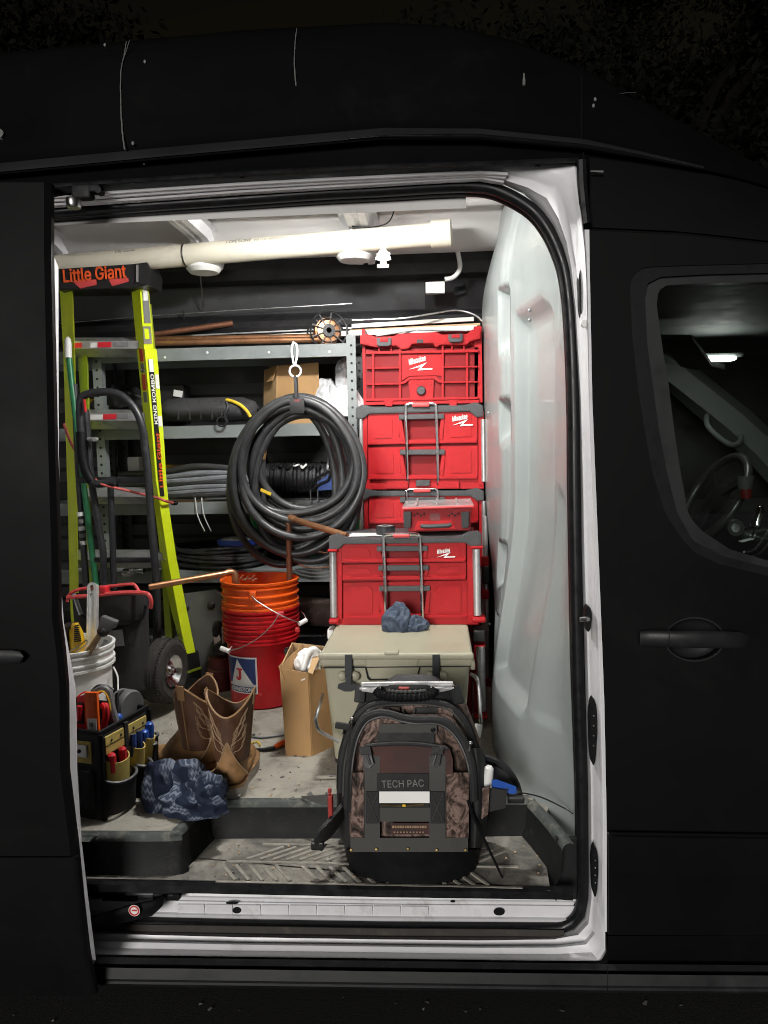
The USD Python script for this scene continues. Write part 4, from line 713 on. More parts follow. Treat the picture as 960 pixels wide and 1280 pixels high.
# sticker wrapped on the lowest bucket
def on_cyl(c, r, x, z, x_ref): an = x_ref+x/r; return V(c[0]+r*math.sin(an), c[1]-r*math.cos(an), z)
def rad(z): return .132+(.144-.132)*np.clip((z-ZF)/.26, 0, 1)+.0022
def a_of(px_): 
    an = np.linspace(-1.5, 1.5, 600); xs = [proj(V(cB[0]+.14*math.sin(k), cB[1]-.14*math.cos(k), .80))[0] for k in an]; return an[np.argmin(np.abs(np.array(xs)-px_))]
a0, a1 = a_of(288.5), a_of(322); z0, z1 = P(312, 868, 1.075)[2], P(312, 822, 1.075)[2]
def cyl_poly(px2, lift, mat_, nm):                 # outline in (0..1, 0..1) of the sticker
    pg = Polygon(px2); m = poly3(pg, .002).subdivide_to_size(.09); v = m.vertices; out = []
    for u, w_, q in v:
        an = a0+(a1-a0)*u; z = z0+(z1-z0)*w_; r = rad(z)+lift+q*.2; out.append((cB[0]+r*math.sin(an), cB[1]-r*math.cos(an), z))
    m.vertices = np.array(out); m.fix_normals(); return part(b1, nm, m, mat_, smooth=False)
mat('label_blue', (0.02, 0.045, 0.17), 0.4)
cyl_poly([(0, 0), (1, 0), (1, 1), (0, 1)], 0, 'white_print', 'sticker'); cyl_poly([(.0, .26), (.955, .26), (.955, .96), (.0, .96)], .0008, 'label_blue', 'sticker_print')
cyl_poly([(.12, .26), (.88, .26), (.40, .93)], .0016, 'white_print', 'sticker_print'); cyl_poly([(.0, .03), (.955, .03), (.955, .19), (.0, .19)], .0008, 'label_blue', 'sticker_print')
cyl_poly([(.34, .40), (.39, .36), (.47, .36), (.52, .42), (.52, .64), (.57, .64), (.57, .69), (.36, .69), (.36, .64), (.43, .64), (.43, .44), (.39, .43), (.385, .47), (.33, .47)], .0024, 'tool_red', 'sticker_letter')
tm = meshkit.text_mesh('JOHNSTONE', .1, .002, True); bx = tm.bounds; v = tm.vertices.copy(); out = []
for u, w_, q in v:
    uu = .03+.90*(u-bx[0][0])/(bx[1][0]-bx[0][0]); ww = .055+.11*w_/.1; an = a0+(a1-a0)*uu; z = z0+(z1-z0)*ww; r = rad(z)+.0014+q*.3; out.append((cB[0]+r*math.sin(an), cB[1]-r*math.cos(an), z))
tm.vertices = np.array(out); part(b1, 'sticker_lettering', tm, 'white_print', smooth=False)
part(b1, 'print_dot', lathe([(0, -.001), (.006, -.001), (.006, .001)], P(325.5, 868, 1.075), 'y', 12), 'red_faded'); part(b1, 'print_block', plate([(355, 812), (373, 806), (374, 814), (356, 820)], 1.085, .03), 'black_print')
# copper elbows standing in the orange bucket
cop = thing('copper_pipe', 'copper pipe with an elbow laid across the orange bucket to the left', 'copper pipe', P(240, 725, 1.18))
part(cop, 'pipe', tube([P(186, 734, .98), P(285, 716, 1.12)], .0125, n=12), 'copper'); part(cop, 'elbow', tube(curve([P(283, 716.3, 1.12), P(289, 715.3, 1.128), P(293, 718, 1.133), P(294.5, 725, 1.133), P(295, 735, 1.133)], 14), .0150, n=12), 'copper')
cop = thing('copper_pipe', 'bent copper pipe standing upright in the orange bucket with its arm to the right', 'copper pipe', P(361, 700, 1.22))
part(cop, 'pipe', tube([P(362, 730, 1.24), P(361, 651, 1.20)], .0125, n=12), 'copper_dull'); part(cop, 'elbow', tube(curve([P(361, 655, 1.20), P(361, 650, 1.20), P(363, 648, 1.195), P(369, 649.5, 1.18)], 10), .0155, n=12), 'copper'); part(cop, 'pipe', tube([P(366, 648.7, 1.185), P(433, 669.5, 1.00)], .0125, n=12), 'copper')
part(cop, 'open_end', tube([P(431, 669, 1.004), P(434, 669.9, .997)], .0128, n=12), 'copper_dull')
one('twig_scraps', 'frayed tan scraps lying in the mouth of the orange bucket', 'scraps', cat([tube([P(300+k*3, 724+k % 3, 1.2), P(304+k*3.5, 719+k % 2*4, 1.2)], .002, n=5) for k in range(6)]), 'wood_worn')

# white bucket of hand tools
cw = P(85, 806, .70)*V(1, 1, 0)+V(0, 0, ZF); wb = bucket('bucket', 'white plastic bucket full of hand tools behind the tool tote', cw, 'bucket_white', H=.372, rt_=.150, rb_=.134, ribs=2, band=.07)
wire(wb, [P(142, 834, .70), P(147, 846, .66), P(147.5, 862, .62), P(147, 880, .60)], .003, 'bucket_white')
t = thing('pipe_wrench', 'big aluminium pipe wrench standing handle up in the white bucket', 'wrench', P(120, 800, .72))
A, B = P(118, 735, .76), P(117, 812, .68); dW = (B-A)/np.linalg.norm(B-A); sx = V(1, 0, 0)-dW*dW[0]; sx /= np.linalg.norm(sx)
L_ = np.linalg.norm(B-A); o_ = LineString([(0, 0), (L_, 0)]).buffer(.0165); i_ = LineString([(.030, 0), (L_, 0)]).buffer(.0085); hole = LineString([(.0, 0), (.010, 0)]).buffer(.007)
part(t, 'handle', cat([frame(poly3(o_.difference(i_).difference(hole), .022), A, dW, sx), frame(move(poly3(i_.difference(hole), .010), (0, 0, .006)), A, dW, sx)]), 'cast_alu')
t = thing('yellow_tool', 'yellow slotted power tool standing in the white bucket', 'power tool', P(97, 805, .66))
part(t, 'housing', hull([P(a, b, y) for a, b in ((90, 779), (98, 778), (104, 790), (108, 806), (104, 818), (88, 820), (86, 790)) for y in (.60, .68)]+[P(a, b, .58) for a, b in ((92, 784), (97, 783), (102, 800), (98, 814), (90, 812))]), 'tool_yellow', smooth=50)
for k in range(9): part(t, 'vent', beam(P(93, 782.5+k*2.4, .577), P(99+k*.3, 781.5+k*2.4, .578), .006, .003), 'black_plastic')
part(t, 'motor_end', rbox(P(84, 800, .62), (.03, .07, .11), .008), 'black_plastic')
t = thing('hammer', 'worn wooden handled hammer leaning out of the white bucket', 'hammer', P(120, 800, .66))
part(t, 'handle', tube([P(106, 822, .62), P(127, 790, .62)], [.012, .010], n=10), 'wood_worn'); part(t, 'head', hull(np.vstack([rot(rbox((0, 0, 0), (.05, .028, .028), .006), (0, 1, 0), 25).vertices*V(1.2, 1, 1)+P(136, 777, .62), rot(rbox((0, 0, 0), (.03, .034, .034), .006), (0, 1, 0), 25).vertices+P(131, 783, .62)])), 'tool_grey'); part(t, 'collar', sph(P(129, 789, .615), .020, k=2), 'black_plastic')
one('chisel', 'pale flat chisel lying across the mouth of the white bucket', 'chisel', beam(P(112, 818, .60), P(124, 798, .64), .006, .022, (0, 1, 0), .002), 'wood_worn')
one('wire_loop', 'bent pale wire loop sticking out beside the yellow tool', 'wire', tube(curve([P(86, 815, .56), P(98, 808, .56), P(108, 800, .57), P(107, 806, .57), P(96, 814, .56)], 20), .0022, n=5), 'steel')
one('pliers', 'dark pliers tucked inside the rim of the white bucket', 'pliers', cat([beam(P(126, 812, .72), P(133, 800, .74), .008, .012), beam(P(130, 813, .72), P(131, 800, .74), .008, .012)]), 'tool_grey')
# ------------------------------------------------------------------ what lies on the shelves
mat('cable_black', (0.016, 0.016, 0.018), 0.42, var=0.3, scale=20, dirt=(0.06, 0.06, 0.06), dirt_amt=0.12, dirt_scale=12)
mat('hose_black', (0.030, 0.031, 0.033), 0.40, var=0.25, scale=16, dirt=(0.10, 0.10, 0.10), dirt_amt=0.15, dirt_scale=9)
mat('hose_green', (0.01, 0.22, 0.08), 0.4, var=0.15)
mat('conduit_grey', (0.17, 0.18, 0.20), 0.35, var=0.3, scale=10)
mat('brass', (0.62, 0.45, 0.18), 0.35, metal=0.9, var=0.1)
mat('strap_yellow', (0.75, 0.52, 0.03), 0.6, var=0.1)
mat('duffel', (0.030, 0.030, 0.032), 0.75, var=0.3, scale=12, bump=0.5, bscale=180)
mat('clear_bag', (0.55, 0.56, 0.57), 0.25, var=0.15)
mat('trim_white', (0.80, 0.78, 0.72), 0.45, var=0.05)
mat('trim_tan', (0.55, 0.38, 0.22), 0.6, var=0.1)
mat('brown_roll', (0.055, 0.035, 0.030), 0.95, var=0.4, scale=60, bump=0.8, bscale=200)
mat('blue_lid', (0.02, 0.06, 0.36), 0.35, var=0.1)
mat('maroon', (0.12, 0.02, 0.02), 0.5, var=0.2)
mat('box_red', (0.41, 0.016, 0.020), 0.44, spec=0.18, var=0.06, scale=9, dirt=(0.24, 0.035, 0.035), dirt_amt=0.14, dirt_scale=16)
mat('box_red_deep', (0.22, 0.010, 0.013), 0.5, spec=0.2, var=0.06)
mat('bezel', (0.045, 0.047, 0.050), 0.5, var=0.15, dirt=(0.11, 0.11, 0.11), dirt_amt=0.12)
mat('handle_grey', (0.055, 0.056, 0.058), 0.5, var=0.1)
mat('paper', (0.55, 0.56, 0.55), 0.6, var=0.08)
mat('cooler_tan', (0.35, 0.335, 0.245), 0.5, var=0.05, scale=7, dirt=(0.27, 0.25, 0.17), dirt_amt=0.14, dirt_scale=7, bump=0.15, bscale=500)
mat('latch_rubber', (0.018, 0.020, 0.024), 0.5)
MAT['lid_clear'] = usdkit.material(stage, '/World/Looks/lid_clear', {'f': ('fresnel', {'IOR': 1.5}), 't': ('transparent_bsdf', {'color': (0.86, 0.84, 0.84)}), 'p': ('principled_bsdf', {'base_color': (0.75, 0.72, 0.72), 'roughness': 0.12}), 'm': ('mix_closure', {'fac': 0.38})}, [('t.BSDF', 'm.closure1'), ('p.BSDF', 'm.closure2')], surface='m.closure')
def sheet(t, nm, c, r, n=900, seed=0, sc=(1, 1, 1), amp=.35, freq=3.0, mat_='white_cloth', flat=True, k=5, uv=False):   # crumpled cloth or film: sharp ridges with hollows between
    m = T.creation.icosphere(k, 1.0); v = m.vertices; v0 = v.copy(); w = v*V(1, 1, .8)+.55*np.stack([meshkit.fbm(v*1.5+40+j*17+seed, 2, seed+j)-.5 for j in range(3)], 1)*1.6
    lump = meshkit.fbm(w*1.2+seed, 2, seed)-.5; rd = lambda q: 1-np.sqrt((2*q-1)**2+.012); r1 = rd(meshkit.noise(w*1.5+seed*3.1, seed+5))**1.6; r2 = rd(meshkit.noise(w*V(3.3, 3.3, 1.7)+seed*1.7, seed+9))**1.6; r3 = rd(meshkit.noise(w*V(6, 6, 3.4)+seed*.7, seed+13))
    v = v*(1+amp*(1.1*lump+.72*(r1-.35)+.50*(r2-.35)+.16*(r3-.4)))[:, None]; v = v*V(*sc)*r
    if flat: v[:, 2] = np.maximum(v[:, 2], -r*sc[2]*.55)
    m.vertices = v; T.smoothing.filter_laplacian(m, lamb=.5, iterations=9, volume_constraint=False); m.vertices = m.vertices*1.03+V(*c)
    return (m, np.stack([v0[:, 0]*.5+.15*v0[:, 1]+.3*lump, v0[:, 2]*.5+.2*lump], 1)*r/.1) if uv else m
# top shelf
for lab, pts, r_, m_ in (('dull copper pipe angled up behind the ladder, topmost on the shelf', [P(180, 420, 1.66), P(291, 404, 1.72)], .0135, 'copper_dull'), ('long copper pipe lying along the front of the top shelf', [P(150, 430, 1.56), P(405, 424, 1.56)], .0130, 'copper'), ('long copper pipe lying behind the front one on the shelf', [P(150, 425, 1.62), P(400, 420.5, 1.62)], .0130, 'copper')):
    one('copper_pipe', lab, 'copper pipe', tube(pts, r_, n=12), m_)
for k, (lab, pts, w, h, m_) in enumerate((('white trim strip topmost of the strips behind the red crate', [P(440, 408, 1.70), P(592, 399, 1.70)], .02, .018, 'trim_white'), ('tan edged trim strip under the topmost white strip', [P(438, 414, 1.66), P(600, 405.5, 1.66)], .02, .010, 'trim_tan'), ('wide white trim board lying in front of the tan strip', [P(300, 424, 1.70), P(596, 411, 1.64)], .07, .022, 'trim_white'), ('thin pale metal strip running behind the copper pipes', [P(200, 421.5, 1.74), P(600, 402.5, 1.74)], .02, .006, 'aluminium'))):
    one('trim_strip', lab, 'trim strip', beam(pts[0], pts[1], w, h), m_)
sp = thing('wire_spool', 'wire spool with open black spokes and copper wire on the top shelf', 'spool', P(412, 428, 1.62)); c = P(411, 413, 1.55)
n_ = V(.30, -1, .05); n_ /= np.linalg.norm(n_); u_ = np.cross(V(0, 0, 1), n_); u_ /= np.linalg.norm(u_); w_ = np.cross(n_, u_)
for off in (0, -.10):
    cc = c+n_*off
    part(sp, 'flange', tube([cc+.082*(math.cos(t)*u_+math.sin(t)*w_) for t in np.linspace(0, 2*np.pi, 36, endpoint=False)], .0045, closed=True, n=6), 'cable_black'); part(sp, 'flange', tube([cc+.052*(math.cos(t)*u_+math.sin(t)*w_) for t in np.linspace(0, 2*np.pi, 30, endpoint=False)], .003, closed=True, n=6), 'cable_black')
    for k in range(9): t = k*2*np.pi/9; part(sp, 'spoke', beam(cc+.025*(math.cos(t)*u_+math.sin(t)*w_), cc+.081*(math.cos(t)*u_+math.sin(t)*w_), .004, .005, n_), 'cable_black')
    part(sp, 'hub', frame(lathe([(.012, -.006), (.028, -.006), (.028, .006), (.012, .006), (.012, -.006)], n=20), cc, u_, w_, n_), 'cable_black')
part(sp, 'copper_wire', frame(lathe([(.024, -.095), (.056, -.09)]+[(.056+.002*(k % 2), -.09+k*.0042) for k in range(20)]+[(.050, -.008), (.024, -.006)], n=28), c, u_, w_, n_), 'copper')
# first bay
bx = thing('cardboard_box', 'tall brown carton at the back of the upper shelf behind the hose', 'box', P(366, 528, 1.66))
part(bx, 'front_panel', plate([(347, 457), (398, 453), (400, 529), (346, 530)], 1.62, .004), 'cardboard'); part(bx, 'side_panel', loft([[P(331, 463, 1.72), P(347, 457, 1.62)], [P(330, 530, 1.72), P(346, 530, 1.62)]], .004), 'cardboard_in'); part(bx, 'top_panel', loft([[P(347, 457, 1.62), P(398, 453, 1.62)], [P(336, 458, 1.78), P(394, 454, 1.78)]], .003), 'cardboard_in')
part(bx, 'flap', loft([[P(331, 463, 1.72), P(347, 457, 1.62)], [P(333, 478, 1.66), P(341, 476, 1.60)]], .003), 'cardboard')
bk = thing('plastic_bag', 'crumpled white plastic bag on the shelf right of the hose top', 'bag', P(425, 525, 1.62)); part(bk, 'body', sheet(bk, 'b', P(428, 510, 1.60), .085, seed=3, sc=(1.0, .8, .85), amp=.4), 'white_cloth', smooth=60)
bk = thing('plastic_bag', 'clear crinkled plastic bag between carton and white bag', 'bag', P(406, 500, 1.66)); part(bk, 'body', sheet(bk, 'b', P(407, 497, 1.66), .06, seed=8, sc=(.9, .8, 1.1), amp=.6), 'clear_bag', smooth=30)
bk = thing('plastic_bag', 'clear plastic bag leaning on the perforated post', 'bag', P(432, 480, 1.66)); part(bk, 'body', sheet(bk, 'b', P(432, 472, 1.68), .055, seed=12, sc=(.7, .6, 1.2), amp=.7, flat=False), 'clear_bag', smooth=30)
df = thing('duffel_bag', 'black rolled duffel bag with a yellow strap on the upper shelf', 'bag', P(262, 530, 1.56))
g = []
for k, (px_, w, yy) in enumerate(((205, 2, 517), (207, 11, 515), (213, 15, 514.5), (226, 16, 514), (250, 16.5, 513.5), (285, 16.5, 513), (305, 15.5, 513), (318, 12, 514), (323, 5, 516))):
    c = P(px_, yy, 1.58); wv = w*S(1.58); g.append([c+V(.003*math.sin(9*t+k), .10*math.cos(t)*(w/16), wv*(math.sin(t) if math.sin(t) > -.8 else -.8)+.003*math.sin(5*t+k*2)) for t in np.linspace(0, 2*np.pi, 26, endpoint=False)])
part(df, 'body', loft(g, closed=True), 'duffel', smooth=60)
for px_ in (222, 236, 250, 264, 276): part(df, 'fold', tube([P(px_-1, 501, 1.50), P(px_, 508, 1.485), P(px_+1, 516, 1.48), P(px_+1, 524, 1.49)], .0035, n=6), 'duffel')
part(df, 'strap', tube(curve([P(283, 500, 1.50), P(290, 501.5, 1.49), P(300, 506, 1.48), P(308, 513, 1.475), P(313, 521, 1.48)], 24), .0075, n=8), 'strap_yellow')
cl = part(df, 'clip', cat([tube(curve([P(283, 502, 1.49), P(285, 510, 1.48), P(281, 518, 1.475), P(284, 528, 1.475)], 16), .006, n=6), tube([P(277+6*math.cos(t), 527+6*math.sin(t), 1.475) for t in np.linspace(0, 2*np.pi, 12, endpoint=False)], .004, closed=True, n=6)]), 'cable_black')
tc_ = thing('tool_case', 'black case with a shiny tag at the shelf end beside the ladder', 'case', P(215, 528, 1.7)); part(tc_, 'body', rbox2(P(200, 530, 1.70), P(238, 482, 1.80), .01), 'black_plastic'); part(tc_, 'tag', beam(P(217, 491, 1.69), P(228, 493, 1.69), .004, .03), 'white_plastic')
gb = thing('gear_pile', 'black gear with a yellow end on the shelf behind the ladder steps', 'gear', P(130, 528, 1.7)); part(gb, 'body', sheet(gb, 'b', P(140, 508, 1.68), .10, seed=21, sc=(1.3, .8, .8), amp=.6), 'black_plastic'); part(gb, 'yellow_end', rbox(P(117, 505, 1.60), (.05, .05, .045), .01), 'tool_yellow'); part(gb, 'tag', rbox(P(132, 511, 1.57), (.028, .004, .03), .001), 'white_plastic')
# second bay
cr = thing('conduit_bundle', 'bundle of grey flexible conduit on the middle shelf beside the ladder', 'conduit', P(250, 625, 1.55))
for k, (y0, y1, y2, r_) in enumerate(((590, 583, 586, .0145), (597, 592, 591, .0145), (602, 600, 596, .015), (607, 603, 603, .014), (612, 609, 607, .015), (617, 614, 612, .014), (621, 619, 618, .014), (595, 589, 588, .014), (606, 598, 600, .014))):
    part(cr, 'conduit', tube(curve([P(150, y0+3, 1.58), P(207, y0, 1.52+.02*(k > 6)), P(245, y1, 1.51+.04*(k > 6)), P(292, y2, 1.53), P(330, y2+2, 1.62)], 30), r_, n=10), 'conduit_grey' if k % 3 else 'hose_black')
for px_ in (244, 252): part(cr, 'tie_tail', tube(curve([P(px_, 622, 1.50), P(px_+2, 640, 1.485), P(px_+6, 652, 1.485), P(px_+12, 664, 1.49)], 12), .0025, n=5), 'clear_bag')
one('paper_box', 'small pale box with a dark mark on the middle shelf behind the hand truck', 'box', rbox2(P(160, 597, 1.62), P(182, 571, 1.70), .004), 'paper')
cbx = thing('cardboard_box', 'flat carton with a yellow sticker behind the grey conduit', 'box', P(230, 620, 1.72)); part(cbx, 'body', rbox2(P(202, 622, 1.70), P(262, 580, 1.80), .003), 'cardboard'); part(cbx, 'sticker', plate([(205, 581), (214, 581), (214, 587), (205, 587)], 1.697, .003), 'strap_yellow')
cs = thing('cable_spool', 'spool of black cable with dark flanges on the middle shelf', 'spool', P(375, 617, 1.62)); c = P(372, 597, 1.64); axx = V(1, .12, .0); axx /= np.linalg.norm(axx); L_ = 76*S(1.64)
prr = [(.02, -L_/2), (.066, -L_/2)]; nW = 16
for k in range(nW): prr += [(.066+.003, -L_/2+L_*(k+.25)/nW), (.070+.003*(k % 3), -L_/2+L_*(k+.5)/nW), (.066+.002, -L_/2+L_*(k+.75)/nW)]
prr += [(.066, L_/2), (.02, L_/2)]
A = lambda m, o=0: frame(m, c+axx*o, V(0, 1, 0), V(0, 0, 1)*1.0, axx)
part(cs, 'cable_winding', A(lathe(prr, n=32)), 'cable_black', smooth=25); part(cs, 'flange', A(lathe([(0, -.004), (.115, -.004), (.115, .004), (0, .004)], n=36), L_/2+.015), 'cable_black'); part(cs, 'flange', A(lathe([(0, -.004), (.115, -.004), (.115, .004), (0, .004)], n=36), -L_/2-.015), 'cable_black')
for k in range(7): part(cs, 'cable_end', tube(curve([c+V(-.11+k*.034, -.045, .055), c+V(-.10+k*.034, -.07, .045+.01*(k % 2)), c+V(-.085+k*.034, -.05, .06)], 10), .005, n=6), 'white_plastic' if k in (3, 4) else 'cable_black')
cp_ = thing('hand_clamp', 'blue and black strap clamp lying on the shelf before the cable spool', 'clamp', P(400, 615, 1.50)); part(cp_, 'strap', tube(curve([P(388, 610, 1.49), P(393, 600, 1.49), P(402, 594, 1.49), P(413, 588, 1.49), P(410, 600, 1.49), P(400, 605, 1.49), P(390, 612, 1.49)], 30), .006, n=8), 'cable_black'); part(cp_, 'pad', hull([P(a, b, y) for a, b in ((396, 603), (412, 592), (414, 606), (420, 612), (398, 613)) for y in (1.50, 1.54)]), 'tool_blue')
for px_ in (388, 397): part(cp_, 'tie_tail', tube([P(px_, 612, 1.485), P(px_+.5, 640, 1.48)], .003, n=5), 'conduit_grey')
one('work_gloves', 'dark folded work gloves on the shelf end by the red boxes', 'gloves', sheet(None, '', P(425, 606, 1.62), .05, seed=31, sc=(.9, .7, .7), amp=.5), 'canvas_black')
# third bay
cl_ = thing('cable_coil', 'glossy black cable coil lying flat on the lower shelf', 'cable coil', P(275, 712, 1.62)); c0 = P(276, 694, 1.66)
rgc = np.random.default_rng(4)
for k in range(11):
    rr_ = .16+rgc.uniform(-.025, .02); zz = rgc.uniform(-.035, .045); part(cl_, 'loop', tube([c0+V(rr_*1.18*math.cos(t), rr_*math.sin(t)*.9, zz+.008*math.sin(2*t+k)) for t in np.linspace(0, 2*np.pi, 40, endpoint=False)], .010, closed=True, n=8), 'cable_black')
bl = thing('bucket_cover', 'blue round lid lying on the black cable coil', 'lid', P(298, 682, 1.6)); part(bl, 'disc', lathe([(0, .006), (.085, .006), (.09, .010), (.095, .008), (.095, -.014), (.09, -.016), (0, -.012)], P(298, 676, 1.62), 'z', 32), 'blue_lid'); part(bl, 'clear_top', lathe([(0, .012), (.07, .011), (.08, .006)], P(298, 675, 1.62), 'z', 28), 'clear_bag')
one('paper_stack', 'flat pile of pale wrapped sheets on the lower shelf behind the hand truck', 'papers', cat([rbox2(P(90, 709-k*3, 1.58), P(186-k*5, 706-k*3, 1.76), .002) for k in range(4)]), 'paper')
one('pipe_fitting', 'shiny metal fitting on the lower shelf under the paper pile', 'fitting', cat([lathe([(.012, -.03), (.022, -.03), (.022, -.01), (.016, -.008), (.016, .02), (.02, .022), (.02, .03), (.012, .03)], P(172, 712, 1.47), 'x', 18), lathe([(.010, -.02), (.018, -.02), (.018, .02), (.010, .02)], P(160, 716, 1.47), 'x', 16)]), 'chrome')
for k, (x_, w_) in enumerate(((250, .10), (300, .12), (400, .06))):
    one('red_cover', ['flat red lid under the coil nearest the ladder', 'flat red lid lying right of the other red lid under the coil', 'small dark red lid on the low shelf right of the hose'][k], 'lid', lathe([(0, .006), (w_*.9, .006), (w_, .0), (w_, -.012), (0, -.012)], P(x_, 711.5, 1.60), 'z', 28), 'tool_red' if k < 2 else 'maroon')
one('copper_coil', 'thin reddish copper wire coil hanging below the hose on the shelf', 'wire', cat([tube([P(395+28*math.cos(t)*(1-k*.06), 700+10*math.sin(t), 1.47+.01*k) for t in np.linspace(0, 2*np.pi, 28, endpoint=False)], .003, closed=True, n=5) for k in range(4)]), 'copper_dull')
rl = thing('carpet_roll', 'brown fuzzy roll standing on the floor behind the bucket stack', 'roll', P(398, 790, 1.42)); part(rl, 'roll', tube([P(372, 764, 1.42), P(430, 766, 1.42)], .062, n=24), 'brown_roll')
one('floor_mat', 'black ribbed mat lying under the brown roll behind the cooler', 'mat', cat([rbox2(P(340, 812, 1.25), P(420, 795, 1.40), .006)]+[beam(P(345+k*5, 794, 1.26), P(345+k*5, 794, 1.40), .006, .006) for k in range(14)]), 'rubber')
# dolly with casters behind the bucket stack
dy = thing('board_dolly', 'dark board dolly with caster wheels standing on edge by the buckets', 'dolly', P(258, 862, 1.43))
part(dy, 'board', plate([(224, 744), (268, 738), (277, 744), (284, 772), (284, 862), (222, 866)], 1.43, .03, bev=.006), 'tool_grey')
for a_, b_ in ((264, 757), (263, 839), (232, 760)): part(dy, 'bolt', lathe([(0, -.012), (.010, -.010), (.017, -.004), (.018, .002)], P(a_, b_, 1.43), 'y', 16), 'black_plastic')
cw_ = P(272, 787, 1.36); part(dy, 'caster_wheel', lathe([(.0, -.016), (.025, -.016), (.034, -.014), (.040, -.006), (.040, .006), (.034, .014), (.025, .016), (0, .016)], cw_, 'x', 28), 'tyre', smooth=40)
part(dy, 'caster_fork', cat([hull([P(a_, b_, y) for a_, b_ in ((266, 783), (271, 783), (276, 800), (268, 806)) for y in (1.33, 1.335)]), hull([cw_+V(s*.021, a_, b_) for s in (1, 1.2) for a_, b_ in ((-.012, .012), (.012, .012), (.03, -.06), (-.01, -.06))])]), 'white_plastic'); part(dy, 'caster_plate', rbox(P(276, 812, 1.36), (.06, .07, .035), .006), 'black_plastic')
one('maroon_container', 'dark red container half hidden left of the bucket stack', 'container', lathe([(0, 0), (.05, 0), (.052, .01), (.052, .06), (.056, .065), (.056, .09), (.05, .095), (.05, .14), (0, .145)], P(277, 872, 1.36)*V(1, 1, 0)+V(0, 0, ZF), 'z', 24), 'maroon')

# ------------------------------------------------------------------ hose coil on its strap
hc = thing('hose_coil', 'big coil of black rubber hose hung from the shelf by a strap', 'hose', P(371, 700, 1.25))
rgh = np.random.default_rng(9)
loops = [(371, 494, 77, 99, 1.22), (377, 497, 77, 86, 1.20), (374, 500, 71, 77, 1.185), (369, 507, 70, 68, 1.215), (381, 511, 65, 76, 1.24), (359, 499, 69, 94, 1.26), (384, 516, 60, 60, 1.26), (354, 503, 65, 101, 1.29), (385, 506, 66, 98, 1.25), (376, 513, 64, 66, 1.275)]
for k, (cx_, ty, rx_, ry_, y_) in enumerate(loops):
    cyy = ty+ry_; ph = rgh.uniform(0, 6.28); pts = []
    for t in np.linspace(0, 2*np.pi, 64, endpoint=False):
        w = 1+.022*math.sin(2*t+ph)+.016*math.sin(3*t+ph*2)+.006*math.sin(5*t+ph*3); xx_ = cx_+rx_*w*math.sin(t)*(1-.10*math.cos(t)*(1 if k % 2 else .6)); yy_ = cyy-ry_*w*math.cos(t)
        top = max(0, math.cos(t))**3; xx_ = xx_*(1-top*.10)+371*top*.10; pts.append(P(xx_, yy_, y_+.015*math.sin(t+ph)+(1.22-y_)*top*.4))
    part(hc, 'hose_loop', tube(pts, .0165 if k < 7 else .0150, closed=True, n=12), 'hose_black')
part(hc, 'hose_end', tube(curve([P(338, 515, 1.24), P(331, 540, 1.25), P(328.5, 560, 1.25), P(329, 600, 1.26), P(331, 650, 1.27)], 20), .0130, n=10), 'hose_black'); part(hc, 'brass_fitting', tube([P(329, 559, 1.245), P(328.5, 566, 1.245), P(328, 574, 1.245)], [.0135, .0160, .0135], n=8), 'brass')
part(hc, 'yellow_tape', tube(curve([P(345, 506, 1.228), P(351, 502, 1.228), P(357, 499, 1.228)], 8), .0172, n=12), 'strap_yellow'); part(hc, 'tag', beam(P(326, 612, 1.21), P(339, 618, 1.20), .004, .012), 'strap_yellow')
hs = part(hc, 'strap', cat([beam(P(369.5, 471, 1.19), P(371, 500, 1.17), .012, .034, (0, 1, 0), .003), loft([[P(362, 498, 1.165), P(380, 498, 1.165)], [P(362.5, 508, 1.158), P(380.5, 508, 1.158)], [P(363, 516, 1.168), P(380, 516, 1.168)]], .006)]), 'canvas_black'); part(hs, 'strap_print', plate([(368, 499), (375, 499), (375.5, 511), (368.5, 511)], 1.156, .002), 'maroon')
part(hc, 'ring', tube([P(369+7.0*math.cos(t), 464+7.2*math.sin(t), 1.19) for t in np.linspace(0, 2*np.pi, 26, endpoint=False)], .0042, closed=True, n=8), 'white_plastic')
part(hc, 'carabiner', tube(curve([P(368, 457, 1.19), P(366, 449, 1.195), P(364.5, 438, 1.20), P(366, 430, 1.25), P(368.5, 429, 1.30), P(371, 432, 1.22), P(371.5, 443, 1.20), P(370, 452, 1.19)], 30, True), .0042, closed=True, n=8), 'white_plastic')
part(hc, 'hook', tube(curve([P(365, 436, 1.24), P(366, 428.5, 1.36), P(367, 427.5, 1.46), P(367, 428, 1.53)], 14), .0042, n=8), 'white_plastic')
gh_ = thing('garden_hose', 'thin green hose looped behind the black hose coil', 'hose', P(385, 705, 1.32)); part(gh_, 'hose', tube(curve([P(322, 545, 1.34), P(319, 590, 1.34), P(316, 635, 1.34), P(321, 660, 1.33), P(345, 688, 1.33), P(372, 697, 1.32), P(400, 699, 1.32), P(425, 690, 1.33), P(443, 665, 1.34), P(447, 640, 1.34)], 60), .0125, n=10), 'hose_green')

